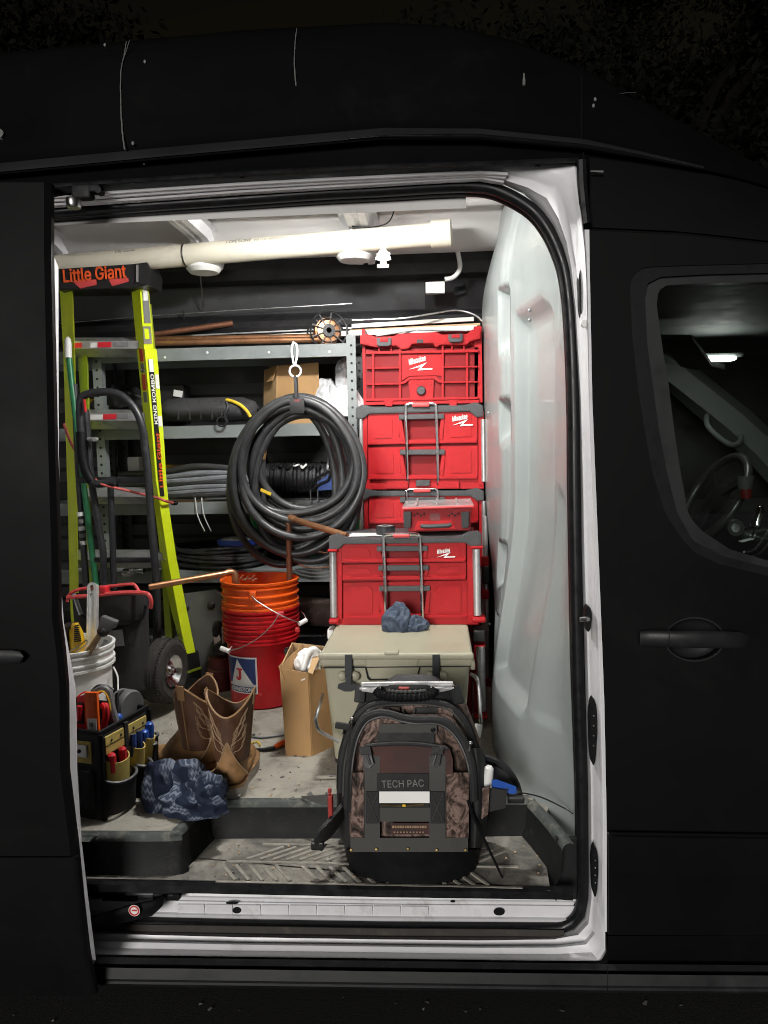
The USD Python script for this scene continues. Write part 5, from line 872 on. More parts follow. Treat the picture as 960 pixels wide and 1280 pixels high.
# ------------------------------------------------------------------ red tool boxes
def logo(t, px_, py_, w, Y, tilt=10):             # script wordmark over a lightning bolt
    o = P(px_, py_, Y); s = S(Y); r_ = V(math.cos(math.radians(tilt)), 0, math.sin(math.radians(tilt))); u_ = V(-math.sin(math.radians(tilt)), 0, math.cos(math.radians(tilt)))
    h = w*s*.25; tm = meshkit.text_mesh('Milwaukee', h, .0015, True); sq = w*s*.80/tm.bounds[1][0]
    part(t, 'logo', textm('Milwaukee', o, r_, u_, h, .0015, True, slant=.18, squeeze=sq), 'white_print')
    q = lambda a_, b_: (px_+a_*w, py_+b_*w)
    part(t, 'logo_bolt', plate([q(0, .20), q(.84, -.13), q(.55, .15), q(1.10, .13), q(1.08, .20), q(.40, .24), q(.55, .07)], Y-.0005, .0015), 'white_print')
def fplate(t, nm, x0_, y0_, x1_, y1_, Y, th, m, bev=.003): 
    return part(t, nm, plate([(x0_, y0_), (x1_, y0_+(x0_-x1_)*.018), (x1_, y1_+(x0_-x1_)*.018*(1 if y1_ < 560 else .4)), (x0_, y1_)], Y, th, bev=bev), m)
def uhandle(t, xl, xr, yt, yb_, Y, sh=1.5):
    part(t, 'pull_handle', tube(curve([P(xl+sh*2, yb_, Y+.03), P(xl+sh*1.7, yb_-6, Y), P(xl+sh, (yt+yb_)/2, Y-.012), P(xl, yt+6, Y-.012), P(xl+1, yt+2, Y-.012), P(xl+5, yt, Y-.012), P((xl+xr)/2, yt-.4, Y-.012), P(xr-5, yt-.6, Y-.012), P(xr-1, yt+1.5, Y-.012), P(xr, yt+6, Y-.012), P(xr+sh, (yt+yb_)/2, Y-.012), P(xr+sh*1.7, yb_-6, Y), P(xr+sh*2, yb_, Y+.03)], 80), .0065, n=8), 'chrome')
    part(t, 'handle_grip', rbox2(P((xl+xr)/2-11, yt+4, Y-.022), P((xl+xr)/2+11, yt-2, Y+.004), .006), 'red_faded')
def drawer(t, x0_, y0_, x1_, y1_, Y, hx0, hx1, hy, lip=True):
    sl = (x0_-x1_)*.018; hl = lambda a_: (a_-x0_)*-.018*(1 if y1_ < 600 else .3); c1 = (x0_-x1_)*.018*(1 if y1_ < 560 else .4)
    hole = [(hx0+1, hy-3+hl(hx0)), (hx1-1, hy-3+hl(hx1)), (hx1-1, y1_-9+hl(hx1)), (hx1-5, y1_-5+hl(hx1)), (hx0+5, y1_-5+hl(hx0)), (hx0+1, y1_-9+hl(hx0))]
    d_ = part(t, 'drawer', plate([(x0_, y0_), (x1_, y0_+sl), (x1_, y1_+c1), (x0_, y1_)], Y, .03, [hole], bev=.004), 'box_red')
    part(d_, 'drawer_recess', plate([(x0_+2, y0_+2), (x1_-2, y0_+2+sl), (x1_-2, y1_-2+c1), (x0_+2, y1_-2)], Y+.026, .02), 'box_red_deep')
    for px2 in ([(x0_+8, y0_+4), (hx0-14, y0_+4+hl(hx0)), (hx0-8, y0_+9+hl(hx0)), (hx0-8, y1_-8+hl(hx0)), (x0_+8, y1_-8)], [(hx1+14, y0_+4+hl(hx1)), (x1_-8, y0_+4+sl), (x1_-8, y1_-8+hl(x1_)), (hx1+8, y1_-8+hl(hx1)), (hx1+8, y0_+9+hl(hx1))]): part(d_, 'raised_panel', plate(px2, Y-.0035, .006, bev=.0025), 'box_red')
    part(d_, 'drawer_handle', plate([(hx0, hy-3.2+hl(hx0)), (hx1, hy-3.2+hl(hx1)), (hx1, hy+3.2+hl(hx1)), (hx0, hy+3.2+hl(hx0))], Y-.014, .018, bev=.004), 'handle_grey')
    part(d_, 'drawer_side', plate([(hx0-1, hy-1+hl(hx0)), (hx0+3, hy-1+hl(hx0)), (hx0+8, y1_-4+hl(hx0)), (hx0+2, y1_-4+hl(hx0))], Y-.006, .01, bev=.002), 'box_red'); part(d_, 'drawer_side', plate([(hx1-3, hy-1+hl(hx1)), (hx1+1, hy-1+hl(hx1)), (hx1-2, y1_-4+hl(hx1)), (hx1-8, y1_-4+hl(hx1))], Y-.006, .01, bev=.002), 'box_red')
    if lip: part(d_, 'drawer_lip', plate([(x0_+1, y1_-4.6), (hx0, y1_-4.6+hl(hx0)), (hx0+6, y1_-6+hl(hx0)), (hx1-6, y1_-6+hl(hx1)), (hx1, y1_-4.6+hl(hx1)), (x1_-1, y1_-4.6+hl(x1_)), (x1_-1, y1_-.6+hl(x1_)), (x0_+1, y1_-.6)], Y-.010, .012, bev=.004), 'box_red')
    return d_
Y1 = 1.47
ct = thing('tool_crate', 'open red plastic tool crate with ribbed walls on top of the red stack', 'crate', P(530, 506, Y1+.15))
bp = [(457, 437), (598, 434), (597, 503), (458, 506)]
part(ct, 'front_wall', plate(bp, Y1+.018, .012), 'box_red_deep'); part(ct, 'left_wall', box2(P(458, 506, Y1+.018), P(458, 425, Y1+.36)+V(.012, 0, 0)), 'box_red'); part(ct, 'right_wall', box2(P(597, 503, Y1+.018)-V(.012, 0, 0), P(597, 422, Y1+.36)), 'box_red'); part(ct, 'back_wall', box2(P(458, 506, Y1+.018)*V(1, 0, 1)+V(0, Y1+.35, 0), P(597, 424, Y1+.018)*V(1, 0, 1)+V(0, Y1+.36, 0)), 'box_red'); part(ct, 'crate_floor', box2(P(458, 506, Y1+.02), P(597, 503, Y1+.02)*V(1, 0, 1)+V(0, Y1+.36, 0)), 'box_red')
hr = lambda a_, b_, c_, w, Y=Y1: part(ct, 'rib', plate([(a_, c_-w), (b_, c_-w-(b_-a_)*.018), (b_, c_+w-(b_-a_)*.018), (a_, c_+w)], Y, .022, bev=.003), 'box_red')
vr = lambda a_, y0_, y1_, w=1.4: part(ct, 'rib', plate([(a_-w, y0_), (a_+w, y0_), (a_+w, y1_), (a_-w, y1_)], Y1+.002, .020, bev=.003), 'box_red')
hr(457, 598, 441, 1.8); hr(458.5, 500, 460.5, 1.0); hr(553, 597, 459, 1.0); hr(458.5, 500, 480.5, 1.0); hr(553, 597, 478, 1.0); hr(457, 598, 500, 1.6); hr(456, 599, 504.5, 2.0, Y1-.004)
for a_ in (466.5, 584): vr(a_, 441, 500)
for a_ in (500, 553.5): vr(a_, 427, 500)
for a_ in (474, 489, 565, 580): vr(a_, 430, 441, 1.0)
part(ct, 'rib', plate([(500, 478), (506, 476), (511, 471), (544, 470), (549, 475), (554, 476), (554, 479), (548, 478), (542, 473.4), (512, 474.4), (507, 479), (500, 481)], Y1, .020, bev=.002), 'box_red')
part(ct, 'lower_latch', cat([plate([(510, 474), (543, 473), (541, 503), (514, 504)], Y1+.006, .014, bev=.003)]+[plate([(515+k*4.4, 474), (517+k*4.4, 474), (517+k*4.4, 481), (515+k*4.4, 481)], Y1+.003, .01) for k in range(6)]), 'box_red'); part(ct, 'latch_button', cat([lathe([(0, -.012), (.016, -.012), (.020, -.006), (.020, .01), (0, .01)], P(526.5, 488.5, Y1+.004), 'y', 20)]), 'bezel')
part(ct, 'logo_panel', plate([(502, 443), (552, 442), (552, 470), (544, 469), (511, 470), (502, 476)], Y1+.012, .008), 'box_red'); logo(ct, 511, 456.5, 27, Y1+.010, 14)
for a_ in (486, 566.5): part(ct, 'foot', plate([(a_-5.5, 500), (a_+5.5, 500), (a_+4.5, 508), (a_-4.5, 508)], Y1-.008, .03, bev=.004), 'box_red')
g = [[(450, 419), (458, 417), (470, 421), (492, 420), (498, 417), (546, 415), (552, 418), (584, 417), (590, 412), (601, 411), (601, 423), (588, 427), (583, 431), (551, 431), (545, 434), (541, 429), (515, 430), (511, 435.5), (502, 437), (496, 432), (470, 434), (460, 432), (450, 430)]]
part(ct, 'rim', cat([plate(g[0], Y1-.012, .045, bev=.006), box2(P(452, 425, Y1+.02), P(459, 418, Y1+.02)*V(1, 0, 1)+V(0, Y1+.38, 0)), box2(P(592, 424, Y1+.02), P(600, 414, Y1+.02)*V(1, 0, 1)+V(0, Y1+.38, 0)), box2(P(452, 425, Y1+.02)*V(1, 0, 1)+V(0, Y1+.34, 0), P(600, 415, Y1+.02)*V(1, 0, 1)+V(0, Y1+.38, 0))]), 'box_red', smooth=30)
part(ct, 'rim_slot', plate([(521, 424.5), (529, 424), (529, 428.5), (521, 429)], Y1-.0135, .004), 'black_plastic')
for x_, y_ in ((480, 427.5), (569.5, 422.5)): l_ = part(ct, 'rim_latch', plate([(x_-9, y_-5), (x_+9, y_-5.6), (x_+9, y_+3), (x_+6, y_+5), (x_-6, y_+5.4), (x_-9, y_+3)], Y1-.026, .022, bev=.004), 'bezel'); part(l_, 'latch_face', plate([(x_-5, y_-4.6), (x_+5, y_-4.9), (x_+5, y_-.4), (x_-5, y_)], Y1-.029, .01, bev=.002), 'box_red')
part(ct, 'hem', tube([P(470, 420, Y1+.1), P(520, 412, Y1+.15), P(585, 413, Y1+.12)], .004, n=6), 'clear_bag')
def bezel_front(t, x0_, x1_, y_, h, Y, dep=.36):
    sl = -(x1_-x0_)*.018*(1 if y_ < 560 else .2); q = [(x0_, y_-h*.2), (x0_+9, y_-h*.5), (x0_+24, y_-h*.25), (x1_-24, y_-h*.25+sl), (x1_-9, y_-h*.5+sl), (x1_, y_-h*.2+sl), (x1_, y_+h*.7+sl), (x1_-8, y_+h*.75+sl), (x1_-17, y_+h*.28+sl), (x0_+17, y_+h*.28), (x0_+8, y_+h*.75), (x0_, y_+h*.7)]
    return part(t, 'bezel', cat([plate(q, Y-.014, .05, bev=.006), box2(P(x0_+3, y_+h*.1, Y+.036), P(x1_-3, y_-h*.35+sl, Y+.036)*V(1, 0, 1)+V(0, Y+dep, 0))]), 'bezel', smooth=30)
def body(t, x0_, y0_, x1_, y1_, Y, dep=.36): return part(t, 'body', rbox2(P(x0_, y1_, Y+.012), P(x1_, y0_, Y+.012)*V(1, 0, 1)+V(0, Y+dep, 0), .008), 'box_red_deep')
b2d = thing('drawer_toolbox', 'red two drawer toolbox under the open red crate', 'toolbox', P(530, 610, Y1+.15)); Yd2 = Y1-.02
body(b2d, 454, 513, 604, 611, Yd2+.01); bezel_front(b2d, 444.5, 604, 513, 15, Yd2)
fplate(b2d, 'side_frame', 453.5, 517, 459, 611, Yd2, .04, 'box_red'); fplate(b2d, 'side_frame', 598, 514, 605, 607, Yd2, .04, 'box_red'); fplate(b2d, 'base_frame', 454, 600, 605, 612, Yd2+.004, .04, 'box_red')
drawer(b2d, 459.5, 516, 597, 556.5, Yd2, 498.5, 555, 522); drawer(b2d, 460.5, 559.5, 597.5, 600, Yd2, 500, 556, 565.5)
for x0_, x1_ in ((483, 510), (548, 574)): fplate(b2d, 'base_foot', x0_, 602, x1_, 611, Yd2-.014, .03, 'box_red', .004)
part(b2d, 'base_latch', plate([(520, 600.5), (537, 600), (537, 607), (520, 608)], Yd2-.016, .02, bev=.003), 'bezel'); uhandle(b2d, 506.8, 545, 505, 606, Yd2-.006); logo(b2d, 565, 527, 24, Yd2-.0065, 10)
for x_ in (451, 603.5): part(b2d, 'side_pole', tube([P(x_, 524, Yd2), P(x_+1, 602, Yd2)], .009, n=10), 'aluminium')
b3d = thing('drawer_toolbox', 'red toolbox mostly hidden behind the clear lidded organizer', 'toolbox', P(530, 700, Y1+.15))
body(b3d, 456, 616, 604, 712, Yd2+.01); bezel_front(b3d, 446, 605, 617, 13, Yd2); fplate(b3d, 'side_frame', 455, 621, 460, 710, Yd2, .04, 'box_red'); fplate(b3d, 'side_frame', 599, 619, 605, 708, Yd2, .04, 'box_red')
drawer(b3d, 461, 619.5, 598, 655, Yd2, 500, 556, 625); uhandle(b3d, 508, 547, 612, 690, Yd2-.006)
for x_ in (451.5, 604.5): part(b3d, 'side_pole', tube([P(x_, 626, Yd2), P(x_+1, 706, Yd2)], .009, n=10), 'aluminium')
rb_ = thing('rolling_toolbox', 'red wheeled toolbox base under the back stack beside the partition', 'toolbox', P(560, 900, Y1+.1)); part(rb_, 'body', rbox2(P(470, 880, Y1), P(602, 716, Y1)*V(1, 0, 1)+V(0, Y1+.34, 0), .01), 'box_red_deep')
for x_, y0_, y1_, yy in ((608, 645, 850, Y1-.05), (605, 700, 845, Y1+.0)): part(rb_, 'side_pole', tube([P(x_-1.5, y0_, yy), P(x_+1.5, y1_, yy)], .010, n=10), 'aluminium')
for x_, y_ in ((606.5, 701), (606.5, 742), (609, 853)): part(rb_, 'pole_joint', rbox(P(x_, y_, Y1-.05), (.032, .05, .04), .006), 'box_red')
part(rb_, 'pole_joint', rbox(P(607, 719, Y1-.05), (.03, .05, .07), .006), 'black_plastic')
# lower three drawer box, nearer
Y2 = .92
b4 = thing('drawer_toolbox', 'red three drawer toolbox nearest the cooler with papers on top', 'toolbox', P(510, 780, Y2+.15))
body(b4, 424, 678, 597, 781, Y2+.008); z0_ = P(424, 676, Y2)[2]
bz = part(b4, 'bezel', cat([plate([(411, 671), (421, 668), (428, 672), (440, 674), (575, 672), (586, 666), (598, 665), (602, 668), (602, 682), (590, 684), (582, 679), (575, 678.5), (430, 680.5), (424, 686), (411, 688)], Y2-.014, .05, bev=.006), box2(V(P(418, 678, Y2)[0], Y2+.03, z0_-.02), V(P(597, 676, Y2)[0], Y2+.37, z0_+.004))]), 'bezel', smooth=30)
fplate(b4, 'side_frame', 420, 684, 427.5, 781, Y2, .04, 'box_red'); fplate(b4, 'side_frame', 584, 680, 592, 779, Y2, .04, 'box_red'); fplate(b4, 'base_frame', 422, 774, 598, 782, Y2+.004, .05, 'box_red')
drawer(b4, 427, 680.5, 582.5, 704, Y2, 471, 534.5, 686.3); drawer(b4, 428, 706, 583, 726, Y2, 472.5, 536, 710.6); drawer(b4, 429, 728.5, 584.5, 774.5, Y2, 474, 537.5, 736.4)
for x0_, x1_, yt_, yb_ in ((416, 417.5, 690, 771), (595, 597, 686, 769)):
    pl_ = part(b4, 'corner_pole', tube([P(x0_, yt_, Y2-.006), P(x1_, yb_, Y2-.006)], .0135, n=12), 'aluminium'); part(b4, 'corner_foot', rbox2(P(x1_-7, yb_+10, Y2-.03), P(x1_+9, yb_-3, Y2+.05), .008), 'box_red'); part(b4, 'corner_cap', rbox2(P(x0_-7, yt_, Y2-.026), P(x0_+8, yt_-6, Y2+.04), .006), 'box_red')
uhandle(b4, 479, 524.5, 668.5, 776, Y2-.008, 2.0); logo(b4, 546, 692.5, 21, Y2-.0065, 9)
b5 = thing('rolling_toolbox', 'red toolbox frame with silver poles standing behind the cooler', 'toolbox', P(520, 900, Y2+.15)); part(b5, 'body', rbox2(P(430, 895, Y2+.02), P(590, 790, Y2+.02)*V(1, 0, 1)+V(0, Y2+.33, 0), .01), 'box_red_deep')
part(b5, 'clamp', rbox2(P(592, 803, Y2-.02), P(605, 782, Y2+.05), .006), 'black_plastic'); part(b5, 'clamp', rbox2(P(409, 800, Y2-.02), P(420, 782, Y2+.05), .006), 'white_plastic')
part(b5, 'corner_pole', tube([P(600.5, 806, Y2), P(602, 888, Y2)], .0165, n=12), 'aluminium'); part(b5, 'corner_foot', rbox2(P(592.5, 900, Y2-.03), P(608.5, 886, Y2+.05), .008), 'box_red'); part(b5, 'corner_cap', rbox2(P(594, 808, Y2-.026), P(606, 802, Y2+.04), .005), 'box_red'); part(b5, 'side_frame', plate([(592.5, 806), (596.5, 806), (597.5, 890), (593.5, 890)], Y2+.01, .04), 'box_red')
zt_ = z0_+.004
og = thing('organizer_case', 'small red parts organizer with a clear lid on the lower toolbox', 'case', P(547, 664, 1.06)); Yo = 1.03
part(og, 'tray', plate([(505, 636), (590, 634), (588, 663), (511, 665)], Yo, .25, bev=.005), 'box_red_deep'); part(og, 'front_bumper', plate([(522, 652), (565, 651), (570, 662), (517, 663.5)], Yo-.012, .02, bev=.004), 'box_red')
lidp = [P(503, 637, Yo-.006), P(592, 634, Yo-.006), P(592, 630.5, Yo-.006), P(503, 633.5, Yo-.006)]
part(og, 'lid', hull([q+V(0, dy_, dz) for q in lidp for dy_, dz in ((0, 0), (.27, .004))]), 'lid_clear'); part(og, 'lid_rim', tube([P(503, 636, Yo-.008), P(592, 633, Yo-.008)], .005, n=8), 'red_faded')
for k in range(3): part(og, 'lid_rib', tube([P(520+k*26, 632, Yo-.006)+V(0, 0, .006), P(520+k*26, 632, Yo-.006)+V(0, .24, .010)], .004, n=6), 'lid_clear')
part(og, 'lid_print', beam(P(530, 629.5, Yo+.02)+V(0, 0, .002), P(557, 628.5, Yo+.02)+V(0, 0, .002), .012, .001), 'grey_print')
for x_ in (509, 581.5): part(og, 'latch', plate([(x_-5, 640), (x_+5, 639.6), (x_+4.6, 658), (x_+3, 660), (x_-3, 660.5), (x_-4.6, 658)], Yo-.016, .03, bev=.004), 'black_plastic')
part(og, 'handle', tube([P(527, 657.5, Yo-.022), P(530, 658.2, Yo-.03), P(560, 657, Yo-.03), P(563, 656, Yo-.022)], .008, n=8), 'handle_grey'); part(og, 'pocket', plate([(538, 642), (549, 641.6), (551, 648), (549, 652), (539, 652.4), (537, 648)], Yo-.002, .01), 'maroon')
for k in range(4):
    for sx_ in (518, 561): part(og, 'divider_hole', sph(P(sx_+k*4, 644-(k % 2)*2, Yo-.001), .004, k=1), 'black_print')
tp = thing('tape_roll', 'roll of black tape lying on the lower toolbox', 'tape', P(482, 664, 1.05)); cc = P(482, 659, 1.06)*V(1, 1, 0)+V(0, 0, zt_+.018); part(tp, 'roll', lathe([(.022, -.017), (.036, -.017), (.037, .017), (.022, .017), (.022, -.017)], cc, 'z', 28), 'cable_black'); part(tp, 'core', lathe([(.012, .0175), (.030, .0178), (.030, .010), (.012, .010)], cc, 'z', 24), 'grey_print')
for k, (x0_, y0_, w_, d_, r_, m_) in enumerate(((440, 669, .12, .09, 8, 'paper'), (462, 668, .15, .10, -6, 'paper'), (495, 668, .10, .08, 20, 'white_print'))):
    one('paper_sheet', ['loose grey paper at the left end of the lower toolbox top', 'loose paper sheet under the black tape roll', 'small white paper slip right of the black tape roll'][k], 'paper', rot(box(G(x0_, y0_, zt_+.0015+k*.001), (w_, d_, .0008)), (0, 0, 1), r_, G(x0_, y0_, zt_)), m_)

# ------------------------------------------------------------------ cooler
co = thing('cooler', 'tan hard cooler with black rubber latches behind the backpack', 'cooler', P(495, 930, .7)); Yc = .53
zl = P(400, 818, Yc)[2]; zm = P(400, 834, Yc)[2]; xL, xR = P(401, 834, Yc)[0], P(590, 834, Yc)[0]; Dp = .40
def taper(z0_, z1_, i0, i1, r=.02, y0_=Yc): 
    pts = []
    for z, i in ((z0_, i0), (z1_, i1)):
        for x, y in ((xL+i, y0_+i), (xR-i, y0_+i), (xR-i, y0_+Dp-i), (xL+i, y0_+Dp-i)):
            cx_, cy_ = (x+r if x < 0 and x < (xL+xR)/2 else x-r), (y+r if y < y0_+Dp/2 else y-r)
            for t in np.linspace(0, 2*np.pi, 16, endpoint=False): pts.append((cx_+r*math.cos(t), cy_+r*math.sin(t), z))
    return hull(pts)
part(co, 'body', taper(ZF+.02, zm-.002, .030, .006, .03), 'cooler_tan', smooth=30); lid_pts = []
LIDm = rbox2((xL-.004, Yc-.004, zm), (xR+.004, Yc+Dp+.004, zl+.004), .012, 3); part(co, 'lid', LIDm, 'cooler_tan', smooth=30)
part(co, 'lid_edge', rbox2((xL-.006, Yc-.012, zl-.016), (xR+.006, Yc+.01, zl+.006), .008, 3), 'cooler_tan'); part(co, 'lid_tab', rbox2(P(480, 820, Yc-.014), P(499, 811, Yc+.02), .006), 'cooler_tan')
part(co, 'lid_panel', plate([(456, 821), (524, 820), (522, 833), (458, 834)], Yc-.008, .012, bev=.004), 'cooler_tan')
for s_ in (0, 1): part(co, 'hinge_ear', rbox2(P(399+s_*189, 838, Yc+.0), P(404+s_*189, 822, Yc+.05), .005), 'cooler_tan')
part(co, 'seam_line', plate([(404, 834.2), (589, 832), (589, 833.4), (404, 835.6)], Yc-.001, .006), 'canvas_black')
for x_, l_ in ((435.5, 865), (545, 862)):
    la_ = part(co, 'latch', cat([plate([(x_-4.6, 819), (x_+4.6, 818.8), (x_+4.6, 848), (x_-4.6, 848)], Yc-.018, .012, bev=.003), plate([(x_-3.6, 846), (x_+3.6, 846), (x_+4, l_-10), (x_+11, l_-8), (x_+12, l_-4), (x_+3, l_), (x_-5, l_), (x_-14, l_-4), (x_-13, l_-9), (x_-4, l_-11)], Yc-.030, .012, bev=.004)]), 'latch_rubber', smooth=30); part(co, 'latch_keeper', cat([sph(P(x_-8, 845, Yc-.004), .016, (1, .7, 1), 2), sph(P(x_+8, 845, Yc-.004), .016, (1, .7, 1), 2)]), 'cooler_tan')
part(co, 'body_groove', plate([(456, 834), (459, 848), (462, 851), (520, 850), (523, 847), (526, 833), (524, 833), (521, 846), (518, 848), (464, 849), (461, 846), (458, 834)], Yc+.004, .006), 'hole_dark'); 
part(co, 'wire_handle', tube(curve([P(403, 868, Yc+.10), P(400, 880, Yc+.0), P(395, 897, Yc-.05), P(396, 907, Yc-.06), P(400, 914, Yc-.06), P(412, 921, Yc-.06), P(424, 927, Yc-.06)], 30), .006, n=8), 'steel'); part(co, 'wire_handle', tube(curve([P(589, 843, Yc+.05), P(595, 847, Yc+.02), P(598, 857, Yc), P(600, 885, Yc-.02), P(601, 904, Yc-.03)], 24), .006, n=8), 'steel'); part(co, 'handle_grip', tube([P(598.5, 905, Yc-.03), P(596, 921, Yc-.04)], .012, n=10), 'white_plastic')
for x_ in (xL+.06, xR-.06): part(co, 'foot', rbox2((x_-.03, Yc+.05, ZF), (x_+.03, Yc+.12, ZF+.025), .006), 'black_plastic')
# little crumpled rag on the cooler lid and the carton beside it
mat('rag_blue', (0.055, 0.072, 0.105), 0.95, var=0.45, scale=60, spec=0.15, dirt=(0.18, 0.20, 0.24), dirt_amt=0.35, dirt_scale=45)
rg_ = thing('shop_rag', 'small crumpled blue grey rag on the tan cooler lid', 'rag', P(505, 782, .86)); zl2 = P(400, 818, .53)[2]+.008
part(rg_, 'cloth', sheet(rg_, '', V(P(497, 770, .84)[0], .84, zl2-.004+.0265), .046, seed=41, sc=(.9, .8, 1.1), amp=.62), 'rag_blue', smooth=True); part(rg_, 'cloth', sheet(rg_, '', V(P(517, 774, .84)[0], .84, zl2-.004+.0145), .036, seed=43, sc=(1.05, .8, .8), amp=.62), 'rag_blue', smooth=True)
bx = thing('cardboard_box', 'narrow open brown carton between red bucket and tan cooler', 'box', P(380, 946, .66)); Yx = .64
A0, A1, B0, B1 = P(351, 835, Yx), P(385, 841, Yx), P(359, 946, Yx), P(390, 949, Yx); bk_ = V(.16, .22, .0)
part(bx, 'front_panel', loft([[A0, A1], [B0, B1]], .004), 'cardboard'); part(bx, 'side_panel', loft([[A1, A1+bk_+V(-.02, 0, .01)], [B1, B1+bk_]], .004), 'cardboard'); part(bx, 'left_panel', loft([[A0+V(.0, .22, .03), A0], [B0+V(.0, .22, 0), B0]], .004), 'cardboard_in'); part(bx, 'back_panel', loft([[A0+V(0, .22, .03), A1+bk_+V(-.02, 0, .02)], [B0+V(0, .22, 0), B1+bk_]], .004), 'cardboard_in')
fl_ = [P(349, 833, Yx-.01), P(353, 828, Yx+.04), P(358, 826, Yx+.07), P(362, 821, Yx+.10), P(368, 815, Yx+.14), P(373, 812, Yx+.17), P(377, 805, Yx+.21)]; part(bx, 'flap', loft([[q, q+V(.016, .0, -.045)] for q in fl_], .003), 'cardboard'); part(bx, 'flap', loft([[P(385, 841, Yx), P(392, 818, Yx+.10)], [P(391, 843, Yx-.01), P(400, 822, Yx+.09)]], .003), 'cardboard_in')
part(bx, 'tape_scrap', plate([(376, 850), (381, 848), (381.5, 849.5), (376.5, 851)], Yx-.006, .002), 'white_print')
wr = thing('white_rolls', 'white plastic ring and wrapping sticking out of the open carton', 'packing', P(386, 830, Yx+.1)); part(wr, 'ring', tube(curve([P(379, 838, Yx+.06), P(383, 822, Yx+.07), P(388, 813, Yx+.08), P(394, 812, Yx+.09), P(397, 819, Yx+.10), P(396, 830, Yx+.10)], 24), .011, n=10), 'white_plastic'); part(wr, 'wrap', sheet(wr, '', P(388, 828, Yx+.12), .05, seed=51, sc=(1, 1, .9), amp=.4, flat=False), 'white_cloth', smooth=60)
# bits on the floor
sd_ = thing('screwdriver', 'tool with an orange handle lying on the floor left of the carton', 'screwdriver', G(342, 935, ZF)); part(sd_, 'handle', tube([G(343, 934.5, ZF+.012), G(349, 931, ZF+.012), G(359, 926, ZF+.012)], [.007, .010, .010], n=10), 'orange_plastic'); part(sd_, 'shaft', tube([G(317, 937, ZF+.008), G(330, 937, ZF+.008), G(344, 934.5, ZF+.010)], [.005, .007, .008], n=8), 'black_plastic')
one('thin_cable', 'thin dark cable trailing on the floor right of the boots', 'cable', tube(curve([G(310, 920, ZF+.005), G(325, 922, ZF+.005), G(345, 920, ZF+.005), G(362, 917, ZF+.005)], 16), .0035, n=6), 'conduit_grey'); one('yellow_key', 'small yellow hex key on the floor beside the boots', 'hex key', tube(curve([G(314, 929, ZF+.005), G(321, 927, ZF+.005), G(324, 929, ZF+.005), G(325, 932, ZF+.005)], 12), .003, n=6), 'strap_yellow')
one('pink_cord', 'short pink red cord end beside the tool tote', 'cord', tube(curve([G(203, 945, ZF+.01), G(208, 933, ZF+.02), G(212, 931, ZF+.02), G(217, 926, ZF+.025)], 12), .006, n=6), 'cord_red')
one('leaf_scrap', 'little dry tan scrap lying at the back of the step', 'scrap', rot(hull(np.random.default_rng(2).normal(0, 1, (9, 3))*V(.012, .006, .003)+G(297, 1044, ZS)+V(0, 0, .006)), (0, 0, 1), 20, G(297, 1044, ZS)), 'trim_tan')
rgf = np.random.default_rng(77); gg = []
for k in range(160):
    q = G(rgf.uniform(110, 640), rgf.uniform(900, 1000), ZF) if k < 90 else G(rgf.uniform(260, 690), rgf.uniform(1056, 1100), ZS)
    s_ = rgf.uniform(.0015, .004); gg.append(move(T.creation.box((s_*1.5, s_, s_)), q+V(0, 0, s_*.4+.002)))
one('floor_grit', 'small grit and debris scattered on the cargo floor and step', 'grit', cat(gg[::2]), 'trim_tan', kind='stuff')
one('dark_crumbs', 'small dark crumbs and dirt scattered over the floor and tread', 'dirt', cat(gg[1::2]+[hull(rgf.normal(0, 1, (6, 3))*V(.004, .003, .0012)*rgf.uniform(.6, 1.8)+G(rgf.uniform(190, 420), rgf.uniform(905, 1000), ZF)+V(0, 0, .003)) for k in range(70)]), 'tool_grey', kind='stuff')
# ------------------------------------------------------------------ tool tote
A_, B_ = G(131, 1025, ZF), G(189, 985, ZF); u_ = (B_-A_)/np.linalg.norm(B_-A_); L_ = np.linalg.norm(B_-A_); w_ = V(u_[1], -u_[0], 0); vL = -w_; WT = .27
HT = (X(127, 918, A_[0])-A_)[2]; HT = P(128, 918, A_[1])[2]-ZF
tt = thing('tool_tote', 'open black canvas tool tote with yellow bands and stuffed pockets', 'tool tote', A_+u_*L_/2+vL*WT/2)
def tp_(s, o, z): return A_+u_*s+w_*o+V(0, 0, z)
def bx_(s0, s1, o0, o1, z0, z1, m_, nm, par=None, r=.004): 
    m = rbox((0, 0, 0), (abs(s1-s0), abs(o1-o0), abs(z1-z0)), r); return part(par or tt, nm, frame(m, tp_((s0+s1)/2, (o0+o1)/2, (z0+z1)/2), u_, -w_, V(0, 0, 1)), m_)
bx_(0, L_, -.010, 0, .0, HT, 'canvas_black', 'long_wall'); bx_(0, L_, -WT, -WT+.01, 0, HT, 'canvas_black', 'long_wall'); bx_(-.008, .004, -WT, 0, 0, HT, 'canvas_black', 'end_wall'); bx_(L_-.004, L_+.008, -WT, 0, 0, HT+.005, 'canvas_black', 'end_wall'); bx_(0, L_, -WT, 0, .002, .014, 'rubber', 'base')
part(tt, 'rim', tube([tp_(0, -WT, HT), tp_(0, -.004, HT), tp_(L_, -.004, HT+.004), tp_(L_, -WT, HT+.004)], .0095, closed=True, n=8), 'rubber')
part(tt, 'corner_binding', tube([tp_(-.002, .002, .0), tp_(-.002, .002, HT)], .008, n=8), 'rubber'); part(tt, 'corner_binding', tube([tp_(L_+.002, .002, .0), tp_(L_+.002, .002, HT)], .008, n=8), 'rubber')
